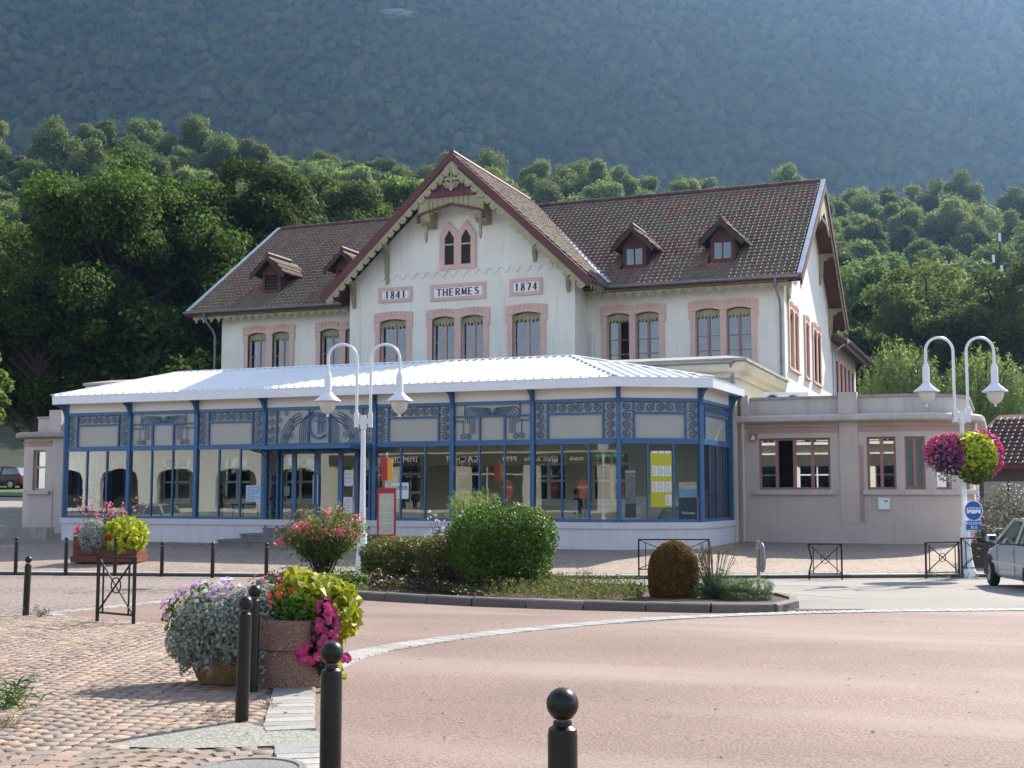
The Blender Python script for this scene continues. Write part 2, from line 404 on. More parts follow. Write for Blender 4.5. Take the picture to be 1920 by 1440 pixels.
resin = ground_mat("red_resin_road", (.205, .143, .118), .82, 1.14, .5, 60, patches=((.30, .24, .21), .14, .55, .48, .80), speck=(.6, .5, .45))
asphalt = ground_mat("grey_asphalt", (.225, .21, .19), .85, 1.15, .5, 60, speck=(.42, .40, .37))
def sett_mat(name, cols, scale, mortar=(.10, .085, .07)):
    m = bpy.data.materials.new(name); m.use_nodes = True; n = m.node_tree.nodes; L = m.node_tree.links
    b = n["Principled BSDF"]; b.inputs["Roughness"].default_value = .8
    tc = n.new("ShaderNodeTexCoord"); mp = n.new("ShaderNodeMapping"); mp.inputs["Rotation"].default_value = (0, 0, R_(14)); L.new(tc.outputs["Object"], mp.inputs["Vector"])
    wv = n.new("ShaderNodeTexNoise"); wv.inputs["Scale"].default_value = .8; L.new(mp.outputs[0], wv.inputs["Vector"])
    va = n.new("ShaderNodeVectorMath"); va.operation = 'MULTIPLY_ADD'; va.inputs[1].default_value = (.35, .35, 0); L.new(wv.outputs["Color"], va.inputs[0]); L.new(mp.outputs[0], va.inputs[2])
    v = n.new("ShaderNodeTexVoronoi"); v.inputs["Scale"].default_value = scale; v.inputs["Randomness"].default_value = .55; L.new(va.outputs[0], v.inputs["Vector"])
    e = n.new("ShaderNodeTexVoronoi"); e.feature = 'DISTANCE_TO_EDGE'; e.inputs["Scale"].default_value = scale; e.inputs["Randomness"].default_value = .55; L.new(va.outputs[0], e.inputs["Vector"])
    sx = n.new("ShaderNodeSeparateColor"); L.new(v.outputs["Color"], sx.inputs[0])
    r = ramp(n, [(i / len(cols), c) for i, c in enumerate(cols)]); L.new(sx.outputs[0], r.inputs[0])
    r2 = ramp(n, [(.02, (0, 0, 0)), (.09, (1, 1, 1))]); L.new(e.outputs["Distance"], r2.inputs[0])
    mx = n.new("ShaderNodeMix"); mx.data_type = 'RGBA'; L.new(r2.outputs[0], mx.inputs[0]); mx.inputs[6].default_value = (*mortar, 1); L.new(r.outputs[0], mx.inputs[7])
    L.new(mx.outputs[2], b.inputs["Base Color"])
    bp = n.new("ShaderNodeBump"); bp.inputs["Strength"].default_value = .8; bp.inputs["Distance"].default_value = .02
    L.new(r2.outputs[0], bp.inputs["Height"]); L.new(bp.outputs[0], b.inputs["Normal"])
    return m
SETTC = [(.27, .19, .145), (.23, .175, .145), (.31, .215, .155), (.22, .18, .15), (.27, .215, .175), (.34, .25, .185), (.25, .195, .165)]
settfar = sett_mat("setts_pavement", [tuple(min(1, x * 1.15) for x in c) for c in SETTC], 8.5, (.16, .135, .11))
settgrey = sett_mat("setts_grey", [(.26, .205, .175), (.31, .24, .20), (.22, .18, .155), (.28, .22, .185)], 8.5)
settm = pick_mat("porphyry_sett", SETTC, .8, .12, 60)
joint = ground_mat("joint_sand", (.10, .082, .066), .8, 1.2, .3, 60)
granite = pick_mat("pale_granite", [(.31, .30, .275), (.36, .345, .315), (.27, .26, .24), (.335, .32, .295)], .75, .4, 60)
kerbm = pick_mat("kerb_stone", [(.17, .15, .13), (.20, .18, .155), (.14, .125, .11)], .85, .5, 40)
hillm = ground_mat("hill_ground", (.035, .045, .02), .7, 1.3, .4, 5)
grassm = ground_mat("lawn_ground", (.07, .11, .03), .8, 1.3, .4, 12)

# leaves
LF_dark = leaf_mat("leaf_dark", [(.034, .064, .012), (.060, .105, .020), (.10, .16, .030)], .55, .6, .12)
LF_mid = leaf_mat("leaf_mid", [(.085, .135, .030), (.125, .185, .042), (.18, .235, .06)], .55, .6, .12)
LF_hill = leaf_mat("leaf_hill", [(.115, .165, .045), (.165, .215, .060), (.22, .26, .08)], .55, .7, .1)
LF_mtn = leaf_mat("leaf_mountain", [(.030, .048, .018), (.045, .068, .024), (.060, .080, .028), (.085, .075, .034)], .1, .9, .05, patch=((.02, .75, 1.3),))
LF_willow = leaf_mat("leaf_willow", [(.10, .15, .035), (.14, .20, .05), (.19, .25, .07)], 0.5, 0.55, .2)
LF_bush = leaf_mat("leaf_bright_bush", [(.042, .085, .010), (.075, .14, .015), (.15, .24, .026)], .36, .45, .2)
LF_photinia = leaf_mat("leaf_photinia", [(.06, .10, .022), (.10, .14, .028), (.16, .11, .035)], .4, .45, .25)
LF_photop = leaf_mat("leaf_photinia_tip", [(.17, .12, .03), (.28, .12, .045), (.14, .15, .035)], .4, .4)
LF_yew = leaf_mat("needle_brown", [(.10, .05, .016), (.24, .10, .026), (.07, .065, .02), (.34, .14, .035)], .3, .6, .2)
LF_silver = leaf_mat("leaf_silver", [(.36, .41, .35), (.50, .55, .48), (.66, .70, .63)], .42, .6, .2)
LF_lime = leaf_mat("leaf_lime", [(.30, .40, .015), (.48, .54, .025), (.70, .68, .08)], .52, .45, .25)
LF_green = leaf_mat("leaf_green", [(.05, .12, .015), (.085, .19, .025), (.13, .25, .03)], .45, .45, .25)
LF_cover = leaf_mat("leaf_cover", [(.07, .12, .025), (.12, .17, .04), (.18, .19, .055), (.15, .085, .035)], .4, .6, .15)
LF_redcover = leaf_mat("leaf_red_cover", [(.05, .022, .015), (.09, .03, .02), (.03, .04, .015)], .3, .5)
LF_sage = leaf_mat("leaf_sage", [(.06, .10, .035), (.09, .14, .055), (.13, .18, .075)], .3, .6)
LF_straw = leaf_mat("leaf_straw", [(.22, .18, .10), (.30, .24, .14), (.13, .14, .06)], .3, .7)
LF_feather = leaf_mat("leaf_feather", [(.14, .23, .045), (.19, .29, .06), (.24, .34, .09)], .5, .6, .2)
FL_magenta = leaf_mat("petal_magenta", [(.42, .02, .16), (.58, .05, .24), (.68, .14, .34)], .4, .5)
FL_pink = leaf_mat("petal_pink", [(.55, .10, .17), (.68, .18, .26), (.75, .32, .38)], .4, .5)
FL_lilac = leaf_mat("petal_lilac", [(.42, .26, .50), (.60, .45, .65), (.70, .30, .55), (.75, .68, .76)], .4, .5)
FL_white = leaf_mat("petal_white", [(.7, .66, .66), (.8, .78, .78), (.7, .5, .6)], .4, .5)
FL_purple = leaf_mat("petal_purple", [(.14, .03, .13), (.24, .06, .20), (.30, .10, .24)], .35, .5)
FL_red = leaf_mat("petal_red", [(.55, .03, .02), (.65, .06, .03)], .35, .5)
FL_mauve = leaf_mat("petal_mauve", [(.30, .13, .22), (.42, .22, .32), (.2, .1, .12)], .35, .5)

# ================================================================== THE SETTING
def rf_pix(u, v):
    p = ground_at(u, v); return RF(p.x, p.y)
def plane_pt(r, f, dz=0):
    x, y = W2(r, f); return (x, y, plane_z(f) + dz)
def sheet(name, rf, dz, m, **kw):
    b = MB(); b.add([plane_pt(r, f, dz) for r, f in rf], [tuple(range(len(rf)))])
    return b.build(name, m, **kw)
def inside(poly, x, y):
    c = False; j = len(poly) - 1
    for i in range(len(poly)):
        xi, yi = poly[i]; xj, yj = poly[j]
        if (yi > y) != (yj > y) and x < (xj - xi) * (y - yi) / (yj - yi) + xi: c = not c
        j = i
    return c
def resample(pts, step):
    out = [Vector(pts[0])]; acc = 0
    P = [Vector(p) for p in pts]; L = [0]
    for a, b in zip(P, P[1:]): L.append(L[-1] + (b - a).length)
    n = max(1, round(L[-1] / step)); out = []
    for k in range(n + 1):
        s = L[-1] * k / n
        i = min(max(j for j in range(len(L)) if L[j] <= s + 1e-9), len(P) - 2)
        out.append(P[i].lerp(P[i + 1], (s - L[i]) / max(1e-9, L[i + 1] - L[i])))
    return out

# ground: one sheet from behind the camera to the mountain; the mountain is its own structure
rs = np.array(sorted(set(list(np.arange(-60, 60.1, 3)) + list(np.linspace(-700, -60, 26)) + list(np.linspace(60, 700, 26)))))
ts = np.array([-900, -400, -110, -70, -45, -30, -20, -10, -3, 0, .35, 1.2, 3, 5, 7, 9, 11, 13, 15, 17.5, 20, 24, 30, 38, 46, 56, 66, 78, 92, 110, 130, 155, 180, 205, 230, 260, 300, 360, 430, 520, 590])
V = []; F = []
for i, r in enumerate(rs):
    fk = ip(KERB, r)
    for t in ts:
        f = fk + t
        z = plane_z(f) if t <= .35 else gz_rf(r, f) - (.10 if t < 30 else .02)
        x, y = W2(r, f); V.append((x, y, z))
n = len(ts)
F = [(i * n + j, (i + 1) * n + j, (i + 1) * n + j + 1, i * n + j + 1) for i in range(len(rs) - 1) for j in range(n - 1)]
gm = np_mesh("ground", V, F, asphalt); gm.materials.append(hillm)
gm.polygons.foreach_set("material_index", [1 if ts[k % (n - 1)] >= 30 else 0 for k in range(len(F))])
link("ground", gm, kind="structure")

# mountain behind
rs = np.linspace(-800, 800, 61); fs_ = np.concatenate([np.linspace(600, 1040, 40), [1100, 1180]])
V = []
for r in rs:
    for f in fs_:
        z = hill_z(r, f) if f <= 1040 else ridge_top(r) - (f - 1040) * .8
        x, y = W2(r, f)
        V.append((x, y, z + 7 * math.sin(r * .021 + f * .013) + 4 * math.sin(r * .06 - f * .03)))
n = len(fs_)
F = [(i * n + j, (i + 1) * n + j, (i + 1) * n + j + 1, i * n + j + 1) for i in range(len(rs) - 1) for j in range(n - 1)]
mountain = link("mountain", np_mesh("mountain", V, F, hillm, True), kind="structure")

# unseen valley side added behind the camera to tone the upper windows' reflections
rs = np.linspace(-1300, 1300, 40); fs_ = np.linspace(-1250, -700, 14); V = []
for r in rs:
    for f in fs_:
        x, y = W2(r, f); V.append((x, y, -2 + (-700 - f) * .24 * (1 + .12 * math.sin(r * .006)) + 6 * math.sin(r * .05 + f * .03)))
n = len(fs_)
F = [(i * n + j, (i + 1) * n + j, (i + 1) * n + j + 1, i * n + j + 1) for i in range(len(rs) - 1) for j in range(n - 1)]
link("unseen_hills", np_mesh("unseen_hills", V, F, hillm, True), kind="structure")

# near surfaces
BANDC = [(600, 1520), (584, 1470), (567, 1405), (541, 1368), (552, 1292), (600, 1258), (655, 1233), (725, 1217), (822, 1202), (953, 1186), (1060, 1176), (1160, 1167), (1271, 1160), (1391, 1154.5), (1495, 1151), (1660, 1147.5), (1920, 1144.5), (2100, 1142)]
bandrf = [rf_pix(*p) for p in BANDC]
far_left = [rf_pix(*p) for p in ((350, 1176), (240, 1166), (112, 1156), (86, 1152), (215, 1139), (339, 1126), (505, 1112), (560, 1108))]
road = [(-1.0, -3)] + bandrf[:6] + [rf_pix(430, 1196)] + far_left + [rf_pix(700, 1118), rf_pix(1000, 1133), rf_pix(1300, 1143)] + bandrf[-4:] + [(30, 19.4), (30, -3)]
sheet("road", road, .004, resin, kind="structure")
left_near = [(-1.3, 2)] + bandrf[:6] + [rf_pix(430, 1196)] + far_left[:3] + [rf_pix(-160, 1157), (-9, 14), (-7, 2)]
setts_base = sheet("pavement", left_near, .003, joint, kind="structure")
grey = [far_left[2], far_left[3], far_left[4], far_left[5], far_left[6], rf_pix(560, 1097)] + [(r, ip(KERB, r) - .01) for r in (-4.0, -8, -10.7, -14, -22, -34)] + [(-34, 17.8)]
sheet("square", grey, .0045, settgrey, kind="structure")

# pale strip of granite setts that runs round the road
bp = resample([Vector((r, f)) for r, f in bandrf], .17)
unit = MB()
def stone_mesh(l, w_, h, bev=.006):
    m_ = MB(); a, b = l / 2, w_ / 2
    m_.add([(-a, -b, 0), (a, -b, 0), (a, b, 0), (-a, b, 0), (-a + bev, -b + bev, h), (a - bev, -b + bev, h), (a - bev, b - bev, h), (-a + bev, b - bev, h)],
           [(4, 5, 6, 7), (0, 1, 5, 4), (1, 2, 6, 5), (2, 3, 7, 6), (3, 0, 4, 7)])
    return m_
pav_meshes = [stone_mesh(.34 + random.uniform(-.012, .012), .152, .016).mesh("paver", granite) for _ in range(6)]
band_root = empty("paving_band", kind="structure")
gap = (rf_pix(560, 1403)[1], rf_pix(540, 1371)[1])
for i, (a, b) in enumerate(zip(bp, bp[1:])):
    m_ = (a + b) / 2
    if m_.y < 3 or (gap[0] < m_.y < gap[1] and m_.x < 0): continue
    d3 = Vector(W2(b.x, b.y)) - Vector(W2(a.x, a.y))
    x, y, z = plane_pt(m_.x, m_.y, .002 + random.uniform(0, .003))
    o = link("paver", pav_meshes[i % 6], band_root, (x, y, z), (random.uniform(-.006, .006), random.uniform(-.006, .006), math.atan2(d3.y, d3.x) - math.pi / 2))
tp = resample([Vector(p) for p in far_left[2:8]], .3)
for a, b in zip(tp, tp[1:]):
    m_ = (a + b) / 2; d3 = Vector(W2(b.x, b.y)) - Vector(W2(a.x, a.y))
    x, y, z = plane_pt(m_.x, m_.y, .004)
    link("paver", pav_meshes[0], band_root, (x, y, z), math.atan2(d3.y, d3.x) - math.pi / 2, scale=(.6, 1.8, 1))

# concrete ramp strip between the setts
ramp_rf = [rf_pix(*p) for p in ((622, 1404), (520, 1404), (330, 1408), (190, 1402), (300, 1382), (440, 1360), (499, 1367), (580, 1374), (622, 1381))]
sheet("concrete_strip", ramp_rf, .012, ground_mat("tactile_concrete", (.25, .245, .21), .85, 1.15, .4, 45, bump=.8), kind="structure")

# porphyry setts laid in fans, near the camera
stones = []
Wl = 1.25
for lane in range(-8, 2):
    for k in range(0, 130):
        for j in range(11):
            x = (j + .5 + random.uniform(-.06, .06)) / 11 * Wl - Wl / 2
            r = lane * Wl + x - .2 + (.6 if 0 else 0)
            f = 4.6 + k * .145 - .42 * (2 * x / Wl) ** 2 + .42
            if f > 18.2 or f < 5: continue
            if r < -.43 * f - .5: continue
            if not inside(left_near, r, f) or inside(ramp_rf, r, f): continue
            # keep clear of the granite strip
            if f < 12.5 and r > np.interp(f, [p[1] for p in bandrf[:7]], [p[0] for p in bandrf[:7]]) - .21: continue
            stones.append((r, f, -math.atan(.42 * 8 * x / Wl ** 2)))
stones.sort(key=lambda s: s[1] + .15 * abs(s[0] + 2.4))
cob = [stone_mesh(.108 + random.uniform(-.012, .005), .136 + random.uniform(-.014, .006), .009, .004).mesh("cobble", settm) for _ in range(10)]
VV = []; FF = []
base8 = np.array([(-.5, -.5, 0), (.5, -.5, 0), (.5, .5, 0), (-.5, .5, 0), (-.47, -.475, 1), (.47, -.475, 1), (.47, .475, 1), (-.47, .475, 1)])
fc = np.array([(4, 5, 6, 7), (0, 1, 5, 4), (1, 2, 6, 5), (2, 3, 7, 6), (3, 0, 4, 7)])
for i, (r, f, a) in enumerate(stones):
    x, y, z = plane_pt(r, f, .001 + random.uniform(-.002, .002)); ang = a + YAW + random.uniform(-.05, .05)
    if i < 300:
        link("cobble", cob[i % 10], setts_base, (x, y, z), (random.uniform(-.008, .008), random.uniform(-.008, .008), ang))
    else:
        q = base8 * np.array([.109 + random.uniform(-.014, .004), .138 + random.uniform(-.016, .006), .009])
        q[4:, 2] += random.uniform(-.001, .001) + q[4:, 0] * random.uniform(-.015, .015) + q[4:, 1] * random.uniform(-.015, .015)
        c_, s_ = math.cos(ang), math.sin(ang)
        FF.append(fc + len(VV) * 8)
        VV.append(np.stack([q[:, 0] * c_ - q[:, 1] * s_ + x, q[:, 0] * s_ + q[:, 1] * c_ + y, q[:, 2] + z], 1))
link("cobbles", np_mesh("cobbles", np.concatenate(VV), np.concatenate(FF), settm), setts_base, kind="stuff")

# upper pavement in front of the building, ruled from the kerb to the walls
rs = np.arange(-46, 46.1, 1.0); sf = [0, .05, .2, .4, .6, .8, 1.0, 1.15, 1.4]
V = []
for r in rs:
    fk = ip(KERB, r) + .28; fb = ip(BASE, r)
    for s in sf:
        f = fk + (fb - fk) * s; x, y = W2(r, f); V.append((x, y, gz_rf(r, f)))
n = len(sf)
F = [(i * n + j, (i + 1) * n + j, (i + 1) * n + j + 1, i * n + j + 1) for i in range(len(rs) - 1) for j in range(n - 1)]
link("upper_pavement", np_mesh("upper_pavement", V, F, settfar), kind="structure")
kroot = empty("kerb", kind="structure")
kp = resample([Vector((r, ip(KERB, r) + .14)) for r in np.arange(-34, 30.1, 2)], 1.0)
kmesh = MB(); kmesh.add([(-.495, -.14, -.2), (.495, -.14, -.2), (.495, .14, -.2), (-.495, .14, -.2), (-.495, -.14, .08), (.495, -.14, .08), (-.495, -.12, .10), (.495, -.12, .10), (.495, .14, .104), (-.495, .14, .104)],
                        [(0, 1, 5, 4), (4, 5, 7, 6), (6, 7, 8, 9), (0, 4, 6, 9, 3), (1, 2, 8, 7, 5), (2, 3, 9, 8)])
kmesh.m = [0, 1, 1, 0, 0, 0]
kerbtop_lit = pick_mat("kerb_top_lit", [(.42, .40, .36), (.46, .43, .39), (.38, .36, .33)], .8, .4, 40)  # paler than the face: sunlight on the top put into its colour
kerbface_shaded = pick_mat("kerb_face_shaded", [(.085, .072, .06), (.11, .09, .075), (.07, .06, .052)], .9, .5, 30)  # same kerb painted dark for the shade on its street side
kme = kmesh.mesh("kerb_stone", [kerbface_shaded, kerbtop_lit])
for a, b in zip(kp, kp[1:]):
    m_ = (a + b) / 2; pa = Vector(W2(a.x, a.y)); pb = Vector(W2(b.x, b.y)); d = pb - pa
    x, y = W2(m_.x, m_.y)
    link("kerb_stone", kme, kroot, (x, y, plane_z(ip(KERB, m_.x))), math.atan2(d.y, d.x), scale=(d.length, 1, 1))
# pale gutter strip at the foot of the kerb
b = MB(); gp = [(r, ip(KERB, r)) for r in np.arange(-34, 30.1, 2)]
pts = [plane_pt(r, f - .01, .007) for r, f in gp] + [plane_pt(r, f - .34, .007) for r, f in reversed(gp)]
nn = len(gp)
b.add(pts, [(i, i + 1, 2 * nn - 2 - i, 2 * nn - 1 - i) for i in range(nn - 1)])
b.build("gutter", granite, kind="structure")
# faint parking lines
linem = mat("road_paint_pale", (.42, .41, .34), .8, .15, 8, fine=.15, bscale=25)
def stripe(p, q, wd=.09):
    a = Vector(p); c = Vector(q); d = (c - a).normalized(); nrm = Vector((-d.y, d.x)) * wd / 2
    sheet("road_marking", [(a - nrm)[:], (c - nrm)[:], (c + nrm)[:], (a + nrm)[:]], .006, linem, kind="structure")
stripe(rf_pix(1440, 1097), rf_pix(1790, 1101)); stripe(rf_pix(1440, 1110), rf_pix(1600, 1122))
# drain grate by the island tip and round cover in the foreground
g0 = rf_pix(1560, 1146); gr_ = empty("drain_grate", plane_pt(*g0, .004), YAW, label="flat slotted drain grate in the road at the island tip", cat="drain grate")
b = MB(); b.box(-.55, .55, -.22, -.18, 0, .012); b.box(-.55, .55, .18, .22, 0, .012); b.build("frame", stone, gr_)
for i in range(14): link("slat", (MB().box(-.014, .014, -.18, .18, 0, .011)).mesh("slat", stone) if i == 0 else gr_.children[1].data, gr_, (-.5 + i * .077, 0, 0))
c0 = rf_pix(470, 1449)
mh = MB(); mh.lathe([(.30, 0), (.30, .012), (.26, .014), (.255, .006), (.0, .006)], n=28, cap=False)
tag(mh.build("manhole_cover", stone, None, plane_pt(*c0, .012)), "round cast manhole cover among the red setts at the picture's bottom edge", "manhole cover")

# traffic island
ISL = [(486, 1100), (505, 1112), (560, 1117), (640, 1122), (700, 1126), (900, 1137), (1100, 1144), (1300, 1149), (1440, 1150), (1480, 1147), (1494, 1140), (1484, 1131), (1430, 1123), (1300, 1114), (1000, 1101), (700, 1093), (540, 1093)]
islrf = [rf_pix(*p) for p in ISL]
isl = sheet("traffic_island", islrf, .10, soil, kind="structure")
ring = resample([Vector(p) for p in islrf + islrf[:1]], .95)
im = MB(); im.add([(-.49, -.07, -.1), (.49, -.07, -.1), (.49, .07, -.1), (-.49, .07, -.1), (-.49, -.07, .12), (.49, -.07, .12), (-.49, -.04, .14), (.49, -.04, .14), (.49, .07, .14), (-.49, .07, .14)],
                  [(0, 1, 5, 4), (4, 5, 7, 6), (6, 7, 8, 9), (0, 4, 6, 9, 3), (1, 2, 8, 7, 5), (2, 3, 9, 8)])
ime = im.mesh("kerb_stone", kerbm)
for a, b in zip(ring, ring[1:]):
    m_ = (a + b) / 2; d = Vector(W2(b.x, b.y)) - Vector(W2(a.x, a.y)); x, y = W2(m_.x, m_.y)
    link("kerb_stone", ime, isl, (x, y, plane_z(m_.y)), math.atan2(d.y, d.x), scale=(d.length, 1, 1))
ISLZ = lambda f: plane_z(f) + .10

# pale lane and lawn on the far left, draped on the rise
def drape(name, r0, r1, f0, f1, m, dz, st=2.0):
    ra = np.arange(r0, r1 + .01, st); fa = np.arange(f0, f1 + .01, st)
    V = [(*W2(r, f), gz_rf(r, f) + dz) for r in ra for f in fa]; n = len(fa)
    F = [(i * n + j, (i + 1) * n + j, (i + 1) * n + j + 1, i * n + j + 1) for i in range(len(ra) - 1) for j in range(n - 1)]
    return link(name, np_mesh(name, V, F, m), kind="structure")
drape("lane", -60, -19.5, 47, 80, ground_mat("lane_gravel", (.30, .27, .23), .85, 1.1, .25, 30), .03)
drape("lawn", -75, -14, 80, 110, grassm, .05)

rr_ = random.Random(12); b = MB()
for i in range(150):
    f = rr_.uniform(6, 24); r = rr_.uniform(-.40 * f, .42 * f); x, y, z = plane_pt(r, f, .022 if r < -1.2 and f < 18 else .008); a = rr_.uniform(0, 6.28); l = rr_.uniform(.012, .032)
    b.add([(x + l * math.cos(a), y + l * math.sin(a), z + rr_.uniform(0, .01)), (x - l * .4 * math.sin(a), y + l * .4 * math.cos(a), z), (x - l * math.cos(a), y - l * math.sin(a), z + rr_.uniform(0, .012)), (x + l * .4 * math.sin(a), y - l * .4 * math.cos(a), z)], [(0, 1, 2, 3)])
b.build("leaf_litter", pick_mat("dry_leaf", [(.16, .10, .05), (.25, .18, .08), (.10, .06, .035), (.30, .25, .16)], .9, .1), kind="stuff")
def crack(pix, w_=.012):
    P3 = [Vector(rf_pix(*q)) for q in pix]; P3 = resample(P3, .25); b = MB(); L = []; Rr3 = []
    for i, p in enumerate(P3):
        d = (P3[min(i + 1, len(P3) - 1)] - P3[max(0, i - 1)]).normalized(); nn_ = Vector((-d.y, d.x)); j = rr_.uniform(-.03, .03); ww = w_ * rr_.uniform(.4, 1.2)
        L.append(plane_pt(*(p + nn_ * (j + ww)), .0065)); Rr3.append(plane_pt(*(p + nn_ * (j - ww)), .0065))
    n = len(L); b.add(L + Rr3, [(i, i + 1, n + i + 1, n + i) for i in range(n - 1)])
    b.build("road_crack", trim_dark, kind="structure")
trim_dark = mat("crack_tar", (.07, .055, .05), .9, .3, 5)
crack([(700, 1228), (905, 1193), (1120, 1173), (1300, 1161)], .010)
# ================================================================== THE THERMAL BUILDING
TH = empty("thermal_building", label="white gabled spa house with pink window surrounds and brown tiled roofs behind the glass veranda", cat="building")
GX = -10.05                                           # axis of the cross gable
Y0, YG, XL, XR, YB = 13.0, 11.3, -22.6, 2.75, 27.0
WIN_Z0, WIN_ZT = 6.55, 8.86
front = [(XL, YB), (XL, Y0), (-15.08, Y0), (-15.08, YG), (-5.1, YG), (-5.1, Y0), (XR, Y0), (XR, YB)]
P_, S_ = path_info(front)
sF = lambda x, seg: S_[seg] + (x - P_[seg].x)
wins = []     # (path segment, list of lights (x0, x1))
wins += [(1, [(-21.18, -20.23), (-19.90, -19.02)]), (1, [(-17.45, -16.50), (-16.20, -15.30)])]
wins += [(3, [(-13.64, -12.41)]), (3, [(-11.24, -10.24), (-9.96, -8.97)]), (3, [(-7.72, -6.52)])]
wins += [(5, [(-4.31, -3.38), (-3.12, -2.16)]), (5, [(-.70, .27), (.52, 1.48)])]
side_wins = [[(14.0, 14.95), (15.2, 16.15)], [(18.2, 19.15)], [(20.6, 21.55), (21.8, 22.75)]]
ops = []
for seg, ls in wins:
    for a, b in ls: ops.append((sF(a, seg), sF(b, seg), WIN_Z0, WIN_ZT))
for ls in side_wins:
    for a, b in ls: ops.append((S_[6] + a - Y0, S_[6] + b - Y0, WIN_Z0, WIN_ZT))
mb = MB(); wall_path(mb, front, 0, 9.9, ops, .38)
mb.add([(XR, YB, 0), (XL, YB, 0), (XL, YB, 9.9), (XR, YB, 9.9)], [(0, 1, 2, 3)])
mb.add([(-15.08, YG, 9.9), (-5.1, YG, 9.9), (-5.1, YG, 10.38), (GX, YG, 14.98), (-15.08, YG, 10.38)], [(0, 1, 2, 3, 4)])
for x in (-15.08, -5.1): mb.add([(x, YG, 9.9), (x, YG + 1.7, 9.9), (x, YG + 1.7, 10.3), (x, YG, 10.3)], [(0, 1, 2, 3)])
for x in (XL, XR): mb.add([(x, Y0, 9.9), (x, YB, 9.9), (x, YB, 10.02), (x, 19.9, 14.86), (x, Y0, 10.02)], [(0, 1, 2, 3, 4)])
mb.build("wall", plaster, TH)
MB().box(XL + .5, XR - .5, Y0 + .5, YB - .3, 6.1, 6.2).build("storey_floor", floorm, TH)
MB().box(XL + .5, XR - .5, Y0 + 4.5, Y0 + 4.6, 6.2, 9.8).build("inner_wall", greywall, TH)

def arch_poly(x0, x1, z, rise, n=8):
    return [(x0 + (x1 - x0) * i / n, z + rise * (1 - (2 * i / n - 1) ** 2)) for i in range(n + 1)]
def window(parent, lights, loc, rz, z0=WIN_Z0, zt=WIN_ZT, opened=None, frame_mat=pinkwood, glass=winglass):
    """A pink-framed first-floor window: surround (part) > dentil course, fretwork valance, casement frame, panes. lights: local (x0, x1)."""
    xs0, xs1 = lights[0][0] - .27, lights[-1][1] + .27
    y0, y1 = -.06, .10
    s = MB()
    edges = [xs0] + [v for ab in lights for v in ab] + [xs1]
    for i in range(0, len(edges), 2):
        a, b = edges[i], edges[i + 1]
        s.box(a + (.06 if i == 0 else 0), b - (.06 if i == len(edges) - 2 else 0), y0 if 0 < i < len(edges) - 2 else y0, y1, z0 - .1, zt - .45)
        s.box(a, b, y0 - .004, y1, zt - .45, zt - .16)
    hw = MB()
    for a, b in lights:
        mid0 = a - .27 if a == lights[0][0] else (a + prev_b) / 2
        nxt = [l for l in lights if l[0] > a]
        mid1 = b + .27 if not nxt else (b + nxt[0][0]) / 2
        prev_b = b
        under = arch_poly(a, b, zt - .14, .10)
        over = arch_poly(mid0, mid1, zt + .22, .06)
        s.pxz([(mid0, zt - .16)] + under + [(mid1, zt - .16)] + over[::-1], y0 - .004, y1)
        for k in range(6):
            x = a + (b - a) * (k + .5) / 6; zz = zt + .09 + .10 * (1 - (2 * (k + .5) / 6 - 1) ** 2)
            hw.box(x - .028, x + .028, y0 - .035, y0 - .002, zz - .09, zz + .07)
        hw.add([], [])
    s.box(xs0 - .03, xs1 + .03, -.12, .12, z0 - .18, z0 - .10)
    part = s.build("window", pink, parent, loc, rz)
    hw.build("dentil_course", pink, part, kind="stuff")
    v = MB(); fr = MB(); pn = []
    for a, b in lights:
        n = 7; wd = (b - a) / n
        top = arch_poly(a + .01, b - .01, zt - .19, .12)
        bot = []
        for k in range(n):
            x = b - .01 - wd * k
            bot += [(x, zt - .30 + (.05 if k % 2 else 0)), (x - wd * .25, zt - .40), (x - wd * .5, zt - .43 + (.03 if k % 2 else 0)), (x - wd * .75, zt - .40)]
        v.pxz(top + bot, .13, .155)
        yf0, yf1 = .20, .26
        fr.box(a, a + .06, yf0, yf1, z0, zt); fr.box(b - .06, b, yf0, yf1, z0, zt)
        fr.box(a, b, yf0 + .004, yf1, zt - .06, zt); fr.box(a, b, yf0 + .004, yf1, z0, z0 + .08)
        m_ = (a + b) / 2; fr.box(m_ - .055, m_ + .055, yf0 - .015, yf1, z0, zt)
        for zz in (z0 + .62, z0 + 1.2): fr.box(a, b, yf0 + .012, yf1 - .012, zz - .018, zz + .018)
        if opened == a:
            pn.append((a + .06, m_ - .05, z0, zt)); continue
        pn.append((a + .06, b - .06, z0, zt))
    v.build("fretwork_valance", olive, part); fr.build("frame", frame_mat, part)
    for a, b, za, zb in pn:
        m_ = (a + b) / 2; halves = [(a, b)] if b - a < .55 else [(a, m_ - .05), (m_ + .05, b)]
        for xa, xb in halves:
            for z_a, z_b in ((za + .08, za + .60), (za + .64, za + 1.18), (za + 1.22, zb - .06)): MB().box(xa, xb, .225, .235, z_a, z_b).build("pane", glass, part)
    if opened is not None:
        MB().box(.0, .03, 0, .45, z0 + .05, zt - .25).build("open_casement", pinkwood, part, (opened + .88, .24, 0), R_(-10))
    return part
for i, (seg, ls) in enumerate(wins):
    y = YG if seg == 3 else Y0
    c = (ls[0][0] + ls[-1][1]) / 2
    loc = [(a - c, b - c) for a, b in ls]
    window(TH, loc, (c, y, 0), 0, opened=loc[0][0] if i == 5 else None, frame_mat=pinkwood if i < 5 else rosewood)
for ls in side_wins:
    c = (ls[0][0] + ls[-1][1]) / 2
    window(TH, [(a - c, b - c) for a, b in ls], (XR, c, 0), R_(90), frame_mat=rosewood)
